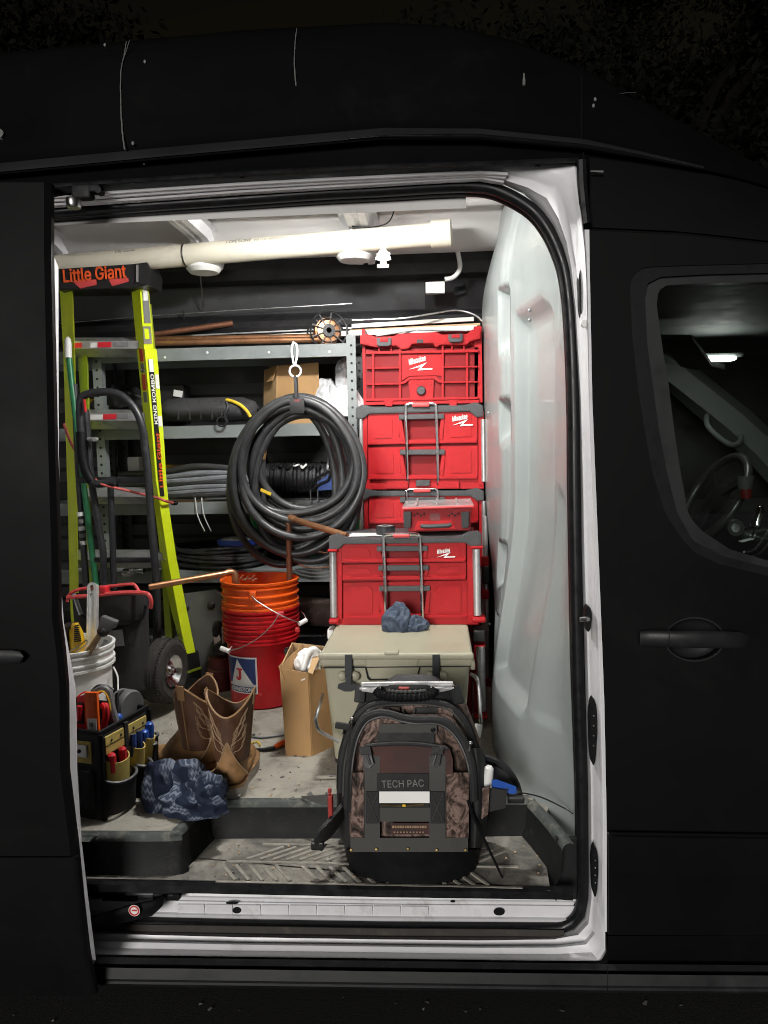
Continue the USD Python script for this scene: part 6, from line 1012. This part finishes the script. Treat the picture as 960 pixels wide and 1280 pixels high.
for s0, s1 in ((.015, L_*.46), (L_*.52, L_-.012)):
    bd = bx_(s0, s1, -.002, .004, HT-.066, HT-.014, 'canvas_yellow', 'yellow_band', r=.002)
    bx_(s0, s1, .003, .005, HT-.042, HT-.040, 'black_print', 'band_seam', bd, .0005)
    for k in range(2): part(bd, 'eyelet', sph(tp_(s0+(s1-s0)*(.30+.5*k), .004, HT-.03), .004, k=1), 'black_print')
bx_(L_*.45, L_*.53, .0, .007, .03, HT, 'canvas_black', 'strap', r=.002)
def pocket(s0, s1, z0, z1, dep, m_, trim=True, nm='pocket', drop=.0):
    g = []
    for t in np.linspace(0, 1, 9):
        z = z0+(z1-z0)*t; k = .72+.28*t; g.append([tp_(s0+(s1-s0)*(.5-.5*math.cos(a)), .003+dep*k*math.sin(a)**.7, z-drop*math.sin(a)*t) for a in np.linspace(0, np.pi, 13)])
    p = part(tt, nm, loft(g, .003), m_, smooth=50)
    if trim: part(p, 'pocket_trim', tube(g[-1], .0045, n=6), 'tool_grey')
    return p
pocket(.012, L_*.47, .085, HT-.082, .030, 'canvas_yellow', False, drop=.012); pocket(L_*.53, L_*.77, .09, HT-.076, .034, 'canvas_yellow', False, drop=.012); pocket(L_*.78, L_*.99, .10, HT-.066, .034, 'canvas_yellow', False, drop=.012)
pocket(.004, L_*.55, .012, .112, .044, 'canvas_black', drop=.010); pocket(L_*.56, L_*.83, .012, .116, .046, 'canvas_black', drop=.010); pocket(L_*.85, L_*.99, .012, .150, .034, 'canvas_black'); pocket(L_*.98, L_*1.12, .012, .165, .020, 'canvas_black')
bx_(-.012, -.006, -.20, -.025, HT-.085, HT-.022, 'canvas_yellow', 'yellow_band', r=.002); mp = bx_(-.018, -.011, -.14, -.035, HT-.066, HT-.030, 'aluminium', 'metal_clip', r=.003); part(mp, 'clip_slot', sph(tp_(-.019, -.06, HT-.048), .006, (1, 1, 1), 1), 'black_print')
bx_(-.022, -.006, -.22, -.02, .03, HT-.10, 'canvas_black', 'end_pocket', r=.01); bx_(-.026, -.020, -.20, -.06, .05, HT-.12, 'tool_grey', 'mesh_pocket', r=.003)
part(tt, 'hanging_clip', cat([beam(tp_(L_*.55, .045, .06), tp_(L_*.55, .047, .02), .012, .018, r=.003)]), 'aluminium')
def tool(nm, label, cat_, ms, group=None):
    t = None
    for i, (pn, m, mm) in enumerate(ms):
        if t is None: b = m.bounds; t = thing(nm, label, cat_, V((b[0][0]+b[1][0])/2, (b[0][1]+b[1][1])/2, b[0][2]), group)
        part(t, pn, m, mm)
    return t
for (s, lab) in ((L_*.12, 'red handled screwdriver at the near end of the tote pocket'), (L_*.34, 'red handled screwdriver beside the black strap of the tote')):
    q = tp_(s, .014, HT-.098); tool('screwdriver', lab, 'screwdriver', [('handle', tube([q-V(0, 0, .02), q+V(0, 0, .018), q+V(0, 0, .030), q+V(0, 0, .036)], [.011, .012, .0115, .006], n=10), 'tool_red'), ('shaft', tube([q-V(0, 0, .08), q-V(0, 0, .02)], .004, n=6), 'steel')])
for s, h, lab in ((L_*.83, .03, 'blue handled tool in the far yellow pocket, nearer one'), (L_*.95, .045, 'blue handled tool in the far yellow pocket, farthest one')):
    q = tp_(s, .012, HT-.085); tool('screwdriver', lab, 'screwdriver', [('handle', tube([q-V(0, 0, .02), q+V(0, 0, h-.012), q+V(0, 0, h), q+V(0, 0, h+.006)], [.012, .014, .0125, .006], n=10), 'tool_blue'), ('shaft', tube([q-V(0, 0, .08), q-V(0, 0, .02)], .004, n=6), 'steel')])
for s, lab in ((L_*.57, 'navy handled pliers in the middle yellow pocket, nearer grip'), (L_*.70, 'navy handled pliers in the middle yellow pocket, farther grip')):
    q = tp_(s, .010, HT-.078); tool('pliers', lab, 'pliers', [('grip', tube(curve([q-V(0, 0, .03), q+V(.004, 0, .0), q+u_*.006+V(0, 0, .032)], 8), .010, n=8), 'label_blue'), ('jaw', tube([q-V(0, 0, .08), q-V(0, 0, .03)], .006, n=6), 'steel')])
yl = A_[1]-.02
q0 = P(116, 915, A_[1]+.03)
def upright(px0, px1, py0, py1, Y, th): return rbox2(P(px0, py1, Y), P(px1, py0, Y+th), .003)
tool('torpedo_level', 'orange tool blade with a bar code sticker standing in the tote', 'level', [('blade', upright(108, 123.5, 864, 925, A_[1]+.04, .014), 'orange_plastic'), ('sticker', upright(109.5, 121, 898, 915, A_[1]+.037, .004), 'white_print')]+[('sticker_bar', upright(112+k*1.6, 112.9+k*1.6, 903, 909, A_[1]+.0355, .003), 'black_print') for k in range(3)]+[('blade_hole', upright(x, x+1.6, y, y+2, A_[1]+.0385, .004), 'hole_dark') for x in (111, 118) for y in (870, 876, 888)])
tool('red_tool', 'red and black power tool lying at the tote end left of the orange blade', 'power tool', [('body', hull([P(a, b, y) for a, b in ((96, 872), (106, 868), (124, 872), (124, 912), (96, 914)) for y in (A_[1]+.07, A_[1]+.15)]), 'tool_red'), ('side', upright(96, 107, 876, 905, A_[1]+.062, .02), 'black_plastic'), ('grip', tube([P(100, 882, A_[1]+.06), P(98.5, 900, A_[1]+.06)], .008, n=8), 'tool_red')])
tool('snips', 'red handled snips standing right of the orange blade in the tote', 'snips', [('grip', tube(curve([P(129, 882, A_[1]+.08), P(132, 884, A_[1]+.07), P(132.5, 896, A_[1]+.07), P(129, 912, A_[1]+.07)], 12), [.010]*len(curve([P(129, 882, A_[1]+.08), P(132, 884, A_[1]+.07), P(132.5, 896, A_[1]+.07), P(129, 912, A_[1]+.07)], 12)), n=8), 'tool_red'), ('blade', tube([P(129, 912, A_[1]+.07), P(126, 925, A_[1]+.07)], .007, n=6), 'steel')])
t_ = tool('cable_bundle', 'grey cable looped round yellow and red leads in the tote', 'cable', [('sleeve', tube(curve([P(118, 866, A_[1]+.12), P(128, 861, A_[1]+.12), P(136, 866, A_[1]+.12), P(140, 885, A_[1]+.11), P(146, 905, A_[1]+.10)], 24), .011, n=8), 'tool_grey'), ('lead', tube(curve([P(116, 868, A_[1]+.10), P(128, 864, A_[1]+.10), P(135, 872, A_[1]+.10), P(139, 890, A_[1]+.10)], 20), .0025, n=5), 'strap_yellow'), ('lead', tube(curve([P(96, 872, A_[1]+.09), P(106, 865, A_[1]+.10), P(116, 869, A_[1]+.10), P(126, 866, A_[1]+.11)], 20), .0025, n=5), 'tool_red'), ('lead', tube(curve([P(114, 864, A_[1]+.12), P(122, 857, A_[1]+.13), P(134, 857, A_[1]+.14), P(142, 862, A_[1]+.14)], 20), .003, n=5), 'cable_black')])
wf = frame(lathe([(.0, -.028), (.050, -.028), (.055, -.02), (.055, .02), (.050, .028), (0, .028)], n=28), P(157, 884, A_[1]+.20), V(.35, .94, 0), V(0, 0, 1))
tool('tape_measure', 'round grey tape reel sticking up from the tote', 'tape', [('case', wf, 'tool_grey'), ('frame', tube([P(146, 868, A_[1]+.15), P(147, 885, A_[1]+.14), P(149, 900, A_[1]+.13)], .006, n=6), 'cable_black'), ('frame', tube(curve([P(146, 868, A_[1]+.15), P(155, 864, A_[1]+.2), P(166, 870, A_[1]+.24)], 10), .005, n=6), 'cable_black')])
tool('blue_wire_nut', 'small bright blue fitting under the grey tape reel', 'fitting', [('body', sph(P(148, 899, A_[1]+.12), .014, (1, 1, 1.3), 2), 'tool_blue')])

# ------------------------------------------------------------------ western boots
def boot(label, toe, ang, H=.305, side=1):
    d = V(math.cos(ang), math.sin(ang), 0); l = V(-d[1], d[0], 0); o = np.asarray(toe, float)-d*.238
    Q = lambda x, y, z: o+d*x+l*y+V(0, 0, z)
    A = lambda m: frame(m, o, d, l, V(0, 0, 1))
    t = thing('boot', label, 'boot', o)
    chain = [((-.015, 0, .060), .040), ((.03, 0, .062), .043), ((.09, .002*side, .055), .044), ((.145, .004*side, .047), .043), ((.195, .002*side, .043), .036)]
    parts_ = []
    for (c0, r0_), (c1, r1_) in zip(chain[:-1], chain[1:]):
        parts_.append(hull(np.vstack([sph(c0, r0_, (1, 1.05, .85)).vertices, sph(c1, r1_, (1, 1.05, .80)).vertices])))
    parts_.append(hull(np.vstack([sph((-.012, 0, .10), .041).vertices, sph((.055, 0, .11), .043, (1, .9, 1)).vertices, sph((.02, 0, .15), .046, (1.1, .9, .6)).vertices, sph((-.01, 0, .06), .040).vertices, sph((.105, 0, .065), .040, (1, 1, .9)).vertices])))
    m = T.boolean.union(parts_, engine='manifold'); mm = manifold3d.Manifold(manifold3d.Mesh(np.asarray(m.vertices, np.float32), np.asarray(m.faces, np.uint32))).refine_to_length(.008).to_mesh(); m = T.Trimesh(mm.vert_properties[:, :3], mm.tri_verts); T.smoothing.filter_taubin(m, iterations=16)
    part(t, 'vamp', A(m), 'leather_tan', smooth=True)
    ol = [(x, w) for x, w in ((-.055, .022), (-.04, .034), (0, .038), (.05, .036), (.10, .045), (.15, .049), (.19, .045), (.22, .032), (.236, .012))]
    pg = Polygon([(x, w) for x, w in ol]+[(x, -w) for x, w in ol[::-1]]).buffer(.012).buffer(-.010)
    so = part(t, 'sole', A(move(poly3(pg, .030), (0, 0, .004))), 'sole'); part(so, 'welt', A(move(poly3(pg.buffer(.003), .004), (0, 0, .033))), 'leather_edge'); part(so, 'heel', A(poly3(Polygon([(-.056, -.03), (.02, -.036), (.025, .036), (-.056, .03)]).buffer(.004), .012)), 'sole'); part(so, 'outsole', A(move(poly3(pg.intersection(shapely.box(.05, -1, 1, 1)), .009), (0, 0, .0005))), 'sole')
    zt_ = lambda th: H-.058*(abs(math.cos(th))**1.5)+.006*abs(math.sin(th))
    def sp_(th, f, lift=0.0):                    # point of the shaft, th round it from the front, f from bottom to top
        z = .105+(zt_(th)-.105)*f; k = (z-.105)/.21; a_, b_ = .056+.019*k, .050+.023*k
        return V(.004+.006*k+(a_+lift)*math.cos(th), (b_+lift)*math.sin(th), z)
    ths = np.linspace(0, 2*np.pi, 56, endpoint=False)
    g = [[tuple(o+d*q[0]+l*q[1]+V(0, 0, q[2])) for q in (sp_(th, f) for th in ths)] for f in np.linspace(0, 1, 14)]
    gi = [[tuple(o+d*q[0]+l*q[1]+V(0, 0, q[2])) for q in (sp_(th, f, -.005) for th in ths)] for f in np.linspace(1, 0, 6)]
    sh_ = part(t, 'shaft', loft(g+gi, closed=True), 'leather_dark', smooth=45)
    part(sh_, 'top_piping', tube([Q(*sp_(th, 1.0, -.002)) for th in ths], .0032, closed=True, n=6), 'leather_edge')
    for s_ in (1, -1):
        part(sh_, 'side_seam', tube([Q(*sp_(s_*np.pi/2, f, .001)) for f in np.linspace(0, 1, 10)], .0026, n=6), 'leather_edge'); part(sh_, 'pull_strap', loft([[Q(*sp_(s_*np.pi/2+k, f, .004)) for k in (-.18, .18)] for f in (.82, .92, 1.0, 1.05)], .003), 'leather_edge')
        for c_ in (0, np.pi):
            for j, (f0, f1, w0, w1) in enumerate(((.30, .86, .10, .95), (.36, .80, .18, .80), (.18, .62, .16, .90), (.10, .48, .30, 1.0), (.45, .92, .40, 1.1))):
                for e in (0, .07):
                    cv = []
                    for k in np.linspace(0, 1, 40): cv.append(Q(*sp_(c_+s_*(w0+(w1-w0)*k**(1.4)+.10*math.sin(k*7+j)+e+.055*(abs(((k*6.5) % 1)*2-1)-.5)), f0+(f1-f0)*k+.05*math.sin(k*9+j*2), .0006)))
                    part(sh_, 'stitching', tube(cv, .0009, n=4), 'stitch')
    tg = []
    for k in np.linspace(0, 1, 12):
        hw = .16*math.sqrt(max(0, 1-k**3))+1.05*(1-k)**1.8+.02; tg.append([Q(*(sp_(np.pi+hw*a, 0, .005)+V(.0, 0, -.045+k*.112))) for a in np.linspace(-1, 1, 11)])
    part(t, 'heel_counter', loft(tg, .002), 'leather_tan', smooth=True); part(t, 'tongue_edge', tube([r_[0] for r_ in tg]+[r_[-1] for r_ in tg[::-1]], .0018, n=5), 'stitch')
    return t
hd = math.radians(93); hp = G(286, 1000, ZF); boot('brown western boot with its heel to the door, nearer one of the pair', hp+.300*V(math.cos(hd), math.sin(hd), 0), hd, side=1)
hd = math.radians(160); hp = V(-.705, .44, ZF); boot('brown western boot with its toe to the left behind the big rag', hp+.300*V(math.cos(hd), math.sin(hd), 0), hd, side=-1)

# large patterned rag on the floor edge
nd = {'u': ('uvmap', {'attribute': 'st'}), 's': ('separate_xyz', {}), 'n': ('noise_texture', {'scale': 3.4, 'detail': 1.0}), 'a1': ('math', {'math_type': 'multiply', 'value2': 19.0}), 'pp': ('math', {'math_type': 'pingpong', 'value2': 0.5}), 'a2': ('math', {'math_type': 'multiply', 'value2': 16.0}), 'ad': ('math', {'math_type': 'add'}), 'fr': ('math', {'math_type': 'fraction'}), 'gt': ('math', {'math_type': 'greater_than', 'value2': 0.55}), 'q': ('rgb_ramp', {'ramp': [(0.48, (0, 0, 0)), (0.56, (1, 1, 1))]}), 'z': ('mix_color', {'a': (0.050, 0.062, 0.092), 'b': (0.17, 0.195, 0.25)}), 'm': ('mix_color', {'a': (0.012, 0.017, 0.034)}), 'p': ('principled_bsdf', {'roughness': 0.95, 'specular_ior_level': 0.2})}
MAT['rag_navy'] = usdkit.material(stage, '/World/Looks/rag_navy', nd, [('u.UV', 's.vector'), ('u.UV', 'n.vector'), ('s.x', 'a1.value1'), ('a1.value', 'pp.value1'), ('s.y', 'a2.value1'), ('a2.value', 'ad.value1'), ('pp.value', 'ad.value2'), ('ad.value', 'fr.value1'), ('fr.value', 'gt.value1'), ('gt.value', 'z.fac'), ('n.fac', 'q.fac'), ('q.color', 'm.fac'), ('z.result', 'm.b'), ('m.result', 'p.base_color')], surface='p.BSDF')
rg2 = thing('shop_rag', 'large crumpled navy patterned cloth on the floor edge before the boots', 'rag', G(228, 1028, ZF))
for c_, y_, r_, s_, sd__ in (((204, 992), .27, .060, (.85, .9, 1.25), 61), ((234, 988), .27, .066, (1.15, .9, .9), 62), ((256, 996), .26, .056, (1.0, .9, .9), 63), ((240, 1010), .225, .062, (1.15, .75, .72), 64)):
    m, uv = sheet(rg2, '', P(*c_, y_), r_, seed=sd__, sc=s_, amp=.60, flat=False, uv=True); v = m.vertices; v[:, 2] = np.maximum(v[:, 2], ZF+.004); m.vertices = v; path = _num(rg2, 'cloth'); m.apply_translation(-BASE[rg2]); usdkit.mesh(stage, path, m, MAT['rag_navy'], smooth=True, uv=uv)

# ------------------------------------------------------------------ backpack on the step
nodes = {'g': ('geometry', {}), 'n': ('noise_texture', {'scale': 19.0, 'detail': 7.0, 'roughness': 0.66, 'distortion': 2.4}), 'mp': ('mapping', {'scale': (1.0, 1.0, .55)}), 'r': ('rgb_ramp', {'ramp': [(0.36, (0.014, 0.011, 0.010)), (0.43, (0.055, 0.036, 0.030)), (0.50, (0.14, 0.095, 0.078)), (0.57, (0.27, 0.185, 0.155)), (0.63, (0.08, 0.05, 0.042))]}), 'bn': ('noise_texture', {'scale': 300.0}), 'b': ('bump', {'strength': 0.4, 'distance': 0.001}), 'p': ('principled_bsdf', {'roughness': 0.8, 'specular_ior_level': 0.25})}
MAT['camo'] = usdkit.material(stage, '/World/Looks/camo', nodes, [('g.position', 'mp.vector'), ('mp.vector', 'n.vector'), ('n.fac', 'r.fac'), ('r.color', 'p.base_color'), ('g.position', 'bn.vector'), ('bn.fac', 'b.height'), ('b.normal', 'p.normal')], surface='p.BSDF')
mat('webbing', (0.060, 0.060, 0.056), 0.75, var=0.12, scale=30, bump=0.5, bscale=500)
mat('nylon_black', (0.016, 0.016, 0.017), 0.7, var=0.2, scale=30, bump=0.5, bscale=400)
mat('red_brown', (0.062, 0.028, 0.024), 0.8, var=0.7, scale=11, bump=0.4, bscale=300)
mat('reflective', (0.92, 0.92, 0.90), 0.35, var=0.02)
mat('red_tab', (0.35, 0.03, 0.025), 0.5, var=0.1)
bp = thing('backpack', 'black and brown camouflage tool backpack standing on the step', 'backpack', G(510, 1100, ZS))
def Yk(px, py): u = (px-511)/92.0; return .050+.035*min(abs(u), 1.15)**3.5+max(0, 965-py)/110*.085+max(0, py-1065)*.0002
def bpp(px, py, lift=0.0): return P(px, py, Yk(px, py)-lift)
def bulk(rows, back, off, n=23, ex=.5):
    g = []
    for y, l, r in rows:
        line = []
        for k in range(n):
            t = k/(n-1); px = l+(r-l)*(.5-.5*math.cos(math.pi*t)); f = Yk(px, y)+off; line.append(P(px, y, back-(back-f)*math.sin(math.pi*t)**ex))
        g.append(line)
    return loft(g)
part(bp, 'main_body', bulk([(856, 462, 562), (862, 452, 571), (875, 450, 577), (895, 441, 586), (915, 430, 596), (940, 423, 604), (975, 420.5, 609), (1010, 421, 610), (1040, 425, 606), (1062, 431, 602), (1070, 436, 598)], .29, .050), 'nylon_black', smooth=60)
part(bp, 'camo_side', bulk([(880, 470, 583), (900, 458, 591), (930, 450, 602), (960, 446, 607), (1000, 446, 609.5), (1030, 448, 608)], .27, .046), 'camo', smooth=60)
part(bp, 'front_pocket', bulk([(893, 468, 556), (899, 456, 568), (912, 447, 577), (930, 442, 585), (960, 438, 590), (1000, 436, 592), (1040, 437, 590), (1066, 440, 586)], .16, .004), 'camo', smooth=60)
part(bp, 'base', bulk([(1062, 431, 601), (1070, 432, 600), (1085, 435, 598), (1100, 439, 594), (1107, 443, 590)], .27, -.004, ex=.3), 'rubber', smooth=50)
def strip(pts, r, m_, nm, lift=.004, n=8, par=None, k=60): return part(par or bp, nm, tube(curve([bpp(a, b, lift) for a, b in pts], k), r, n=n), m_)
arch1 = [(426, 990), (427, 960), (430, 940), (435, 922), (441, 906), (451, 891), (466, 881), (486, 877.5), (520, 876.5), (550, 879), (568, 887), (582, 904), (591, 928), (598, 955), (602, 985), (603, 1010)]
arch2 = [(434, 1010), (435, 975), (437, 950), (440.5, 930), (446, 913), (457, 897), (474, 891), (488, 892.5), (501, 896.5), (520, 899.5), (546, 899.5), (562, 906), (576, 921), (586, 942), (591, 965), (593, 1000)]
z1_ = strip(arch1, .0085, 'nylon_black', 'zip_arch', -.046); strip([(a+(511-a)*.035, b+4) for a, b in arch1], .0030, 'webbing', 'zip_teeth', -.040, 6, z1_)
z2_ = strip(arch2, .0100, 'nylon_black', 'zip_arch', .002); strip([(a+(511-a)*.05, b+5) for a, b in arch2], .0034, 'black_plastic', 'zip_teeth', .004, 6, z2_)
strip([(a+(511-a)*-.05, b-3.2) for a, b in arch1], .003, 'rubber', 'piping', -.050, 6)
for a, b, m_ in ((440, 899, 'steel'), (588, 929, 'steel'), (431, 908, 'rubber')): part(bp, 'zip_pull', cat([sph(bpp(a, b, .012 if a > 500 else -.03), .0055, k=1), tube([bpp(a, b, .012 if a > 500 else -.03), bpp(a-2, b+10, .012 if a > 500 else -.03)], .003, n=5)]), m_)
part(bp, 'side_tab', beam(P(419, 906, .10), P(438, 909, .10), .01, .018, r=.003), 'nylon_black')
def patch(x0, y0, x1, y1, m_, nm, lift=.004, th=.003, par=None, skew=0):
    g = [[bpp(x+skew*(y-y0)/(y1-y0), y, lift) for x in np.linspace(x0, x1, 7)] for y in np.linspace(y0, y1, 6)]; return part(par or bp, nm, loft(g[::-1], th), m_)
patch(474, 905, 546, 917, 'webbing', 'upper_panel', .003); patch(471, 916, 543, 932, 'nylon_black', 'upper_panel', .004); part(bp, 'panel_snap', lathe([(.002, -.002), (.005, -.002), (.006, .001), (.002, .001)], bpp(541, 913, .008), 'y', 12), 'rubber')
lo = [[bpp(x, y, .007) for x in np.linspace(l, r, 9)] for y, l, r in ((931, 460, 556), (936, 457, 562), (950, 455, 566), (968, 455, 566))]; part(bp, 'flap_panel', loft(lo, .003), 'red_brown', smooth=True); strip([(457, 933), (470, 931), (500, 929.5), (530, 931), (560, 936)], .0055, 'nylon_black', 'flap_edge', .010)
part(bp, 'd_ring', tube([bpp(511+7.5*math.cos(t), 887+7*math.sin(t), -.030) for t in np.linspace(0, np.pi, 14)], .0026, n=6), 'black_plastic')
patch(458, 884, 500, 893, 'camo', 'yoke_panel', -.040); patch(518, 884, 546, 896, 'nylon_black', 'yoke_panel', -.038); patch(546, 885, 566, 897, 'camo', 'yoke_panel', -.040)
for x0, x1 in ((455.5, 475), (536.5, 557)): w__ = patch(x0, 945, x1, 1048, 'webbing', 'web_strap', .010, .003); bxp = patch(x0+1.5, 990, x1-1.5, 1029.5, 'nylon_black', 'stitch_box', .015, .004, w__); part(bxp, 'stitch_cross', cat([tube([bpp(x0+3, 992, .017), bpp(x1-3, 1027, .017)], .0012, n=4), tube([bpp(x1-3, 992, .017), bpp(x0+3, 1027, .017)], .0012, n=4)]), 'webbing')
patch(438, 1047.5, 585, 1065, 'webbing', 'bottom_band', .008)
for a, b in ((439, 1063), (470.5, 1062), (510, 1061.5), (546, 1063), (582, 1063)): part(bp, 'rivet', lathe([(0, -.003), (.0035, -.002), (.0045, .001)], bpp(a, b, .011), 'y', 10), 'brass')
patch(471, 967, 536, 990.5, 'nylon_black', 'name_panel', .013, .004); patch(474, 989.5, 537, 1003.8, 'reflective', 'reflective_strip', .019, .002); patch(474, 1003.5, 537, 1010, 'nylon_black', 'pocket_zip', .014); part(bp, 'zip_line', tube([bpp(476, 1006.5, .018), bpp(506, 1007.5, .018), bpp(530, 1005.5, .018)], .0018, n=5), 'brass'); part(bp, 'zip_pull', beam(bpp(503, 1006.5, .019), bpp(507, 1007, .019), .004, .006), 'strap_yellow'); patch(475, 1010, 537, 1027, 'webbing', 'lower_panel', .009)
mat('grey_text', (0.20, 0.20, 0.19), 0.6)
def line_text(s, a, b, c, d_, lift, m_, nm='lettering', bold=False): o = bpp(a, b, lift); r_ = bpp(c, d_, lift)-o; h = 9.4*S(.05) if nm == 'lettering' else 4.6*S(.05); tm = meshkit.text_mesh(s, h, .0012, bold); return part(bp, nm, textm(s, o, r_, V(0, 0, 1), h, .0012, bold, squeeze=np.linalg.norm(r_)/tm.bounds[1][0]), m_)
line_text('TECH PAC', 477, 984.5, 530, 983, .0155, 'grey_text'); patch(489, 1029, 537, 1043, 'red_brown', 'patch_badge', .010); part(bp, 'badge_stitching', cat([box(bpp(491.5+k*3.1, 1033.5, .0105), (.0042+.002*(k % 3 == 0), .0015, .006)) for k in range(14)]+[box(bpp(493+k*4.0, 1040.2, .0105), (.004, .0015, .0035)) for k in range(10)]), 'stitch')
for x_, sg in ((458, 1), (546, -1)):
    q = [bpp(x_+sg*a, b, .022) for a, b in ((-6, 940), (5, 940), (9, 955), (3, 961), (-3, 958))]; part(bp, 'buckle', hull([p+V(0, dy_, 0) for p in q for dy_ in (0, .012)]), 'black_plastic', smooth=False); part(bp, 'buckle_strap', loft([[bpp(x_-sg*2-7, 934, .016), bpp(x_-sg*2+7, 934, .016)], [bpp(x_-7, 944, .022), bpp(x_+7, 944, .022)]], .004), 'nylon_black'); part(bp, 'buckle_prong', tube([bpp(x_+sg*1, 944, .024), bpp(x_+sg*5, 956, .024)], .0035, n=6), 'handle_grey')
part(bp, 'side_pocket', bulk([(935, 588, 603), (960, 587, 609), (1000, 585, 612), (1040, 584, 607), (1060, 586, 602)], .24, -.004), 'nylon_black', smooth=60); patch(558, 966, 586, 1048, 'camo', 'camo_panel', .0045); patch(439, 966, 455, 1048, 'camo', 'camo_panel', .0045)
# carrying handle
hb_ = part(bp, 'handle_frame', cat([rbox2(P(449, 862, .175), P(477, 855.5, .215), .006), rbox2(P(538, 861, .175), P(567, 854.5, .215), .006), tube([P(452, 856, .195), P(500, 855, .20), P(566, 855, .195)], .007, n=10), hull([P(452, 858, .18), P(476, 862, .17), P(474, 867, .17), P(452, 864, .18), P(452, 858, .20), P(476, 862, .19)]), hull([P(565, 857, .18), P(540, 862, .17), P(542, 867, .17), P(565, 862, .18), P(565, 857, .20), P(540, 862, .19)])]), 'aluminium', smooth=30)
gp = curve([P(470, 863, .165), P(477, 869, .155), P(490, 871.5, .15), P(506, 872, .15), P(524, 871.5, .15), P(537, 869, .155), P(544, 862, .165)], 60); part(hb_, 'grip', tube(gp, [.0115+.0014*math.sin(i*1.9) for i in range(len(gp))], n=12), 'rubber'); part(hb_, 'grip_ridge', tube(curve([P(483, 863, .155), P(506, 864.5, .153), P(533, 863, .155)], 30), [.004+.0015*math.sin(i*2.1) for i in range(len(curve([P(483, 863, .155), P(506, 864.5, .153), P(533, 863, .155)], 30)))], n=6), 'webbing')
part(hb_, 'red_badge', rbox(P(505, 860, .185), (.03, .02, .008), .003), 'red_tab')
part(bp, 'back_flap', loft([[P(477+k*80, 858, .24), P(477+k*80+(.5-k)*30, 849, .26)] if k in (0, 1) else [P(477+k*80, 857, .22), P(477+k*80, 846, .26)] for k in (0, .25, .5, .75, 1)], .008), 'nylon_black'); part(bp, 'flap_trim', tube(curve([P(477, 857, .25), P(492, 848.5, .26), P(515, 846, .26), P(540, 847.5, .26), P(557, 856, .25)], 20), .004, n=6), 'webbing')
for x0, y0, x1, y1 in ((451.5, 857, 449.5, 878), (567, 857, 574, 880)): part(bp, 'frame_post', beam(P(x0, y0, .20), P(x1, y1, .18), .03, .016, r=.003), 'nylon_black')
# shoulder straps and what hangs on the sides
part(bp, 'shoulder_strap', loft([[P(a, b-w, y), P(a, b+w, y)] for a, b, w, y in ((428, 1010, 9, .20), (418, 1024, 10, .15), (408, 1036, 10.5, .11), (398, 1045, 9, .09), (392, 1052, 5, .085))], .012), 'nylon_black', smooth=40); part(bp, 'strap_buckle', cat([rbox(P(397, 1057, .085), (.035, .014, .022), .004), tube([P(390, 1056, .08), P(402, 1063, .08), P(408, 1055, .08)], .003, n=6)]), 'black_plastic')
part(bp, 'waist_flap', loft([[P(424, 992, .26), P(424, 1006, .25)], [P(400, 994, .29), P(404, 1006, .27)], [P(378, 995, .32), P(390, 1001, .30)]], .008), 'webbing'); part(bp, 'red_tab', rbox2(P(410, 1030, .13), P(416.5, 991, .15), .004), 'red_tab'); part(bp, 'red_tab', tube([P(412, 991, .14), P(412, 986, .14)], .005, n=6), 'red_tab')
part(bp, 'side_strap', tube(curve([P(605, 948, .20), P(618, 952, .20), P(632, 962, .20), P(643, 978, .20), P(648, 994, .20)], 20), .0125, n=8), 'nylon_black'); part(bp, 'side_strap', loft([[P(612, 955, .19), P(606, 975, .17)], [P(634, 964, .19), P(624, 985, .17)], [P(650, 990, .19), P(640, 1000, .17)]], .006), 'webbing'); part(bp, 'strap_buckle', rbox(P(645, 999, .17), (.045, .02, .018), .004), 'black_plastic'); part(bp, 'side_pouch', hull([P(a, b, y) for a, b in ((611, 984), (634, 988), (632, 1010), (612, 1015)) for y in (.09, .16)]), 'nylon_black'); part(bp, 'side_camo', patch and hull([P(a, b, y) for a, b in ((603, 985), (612, 983), (610, 1018), (602, 1024)) for y in (.07, .12)]), 'camo')
t_ = thing('tape_measure', 'bright blue tape measure clipped to the right side of the backpack', 'tape measure', P(630, 990, .12)); part(t_, 'case', hull([P(a, b, y) for a, b in ((615, 975), (620, 974), (645, 983), (646, 991), (641, 993), (615, 985)) for y in (.10, .135)]), 'tool_blue', smooth=30); part(t_, 'blade_tab', rbox2(P(626, 989, .098), P(636, 984, .104), .001), 'label_blue')
t_ = thing('putty_knife', 'white handled tool sticking out of the backpack right side pocket', 'tool', P(610, 982, .11)); part(t_, 'handle', tube([P(609, 981, .11), P(610, 970, .11), P(611.5, 960, .11), P(611.8, 957.5, .11)], [.013, .0135, .012, .007], n=12), 'white_plastic'); part(t_, 'shaft', tube([P(607, 1000, .11), P(609, 981, .11)], .006, n=8), 'tool_red')
one('antenna_rod', 'thin black rod leaning from the backpack down to the step', 'rod', tube([P(585, 1000, .06), P(590, 1017, .055), G(628, 1097, ZS+.004)], [.0045, .004, .003], n=8), 'rubber')
one('pull_cord', 'thin cord running from the side strap to the partition', 'cord', tube(curve([P(646, 990, .19), P(675, 996, .2), P(705, 1010, .2), P(716, 1017, .17)], 14), .002, n=5), 'cable_black')
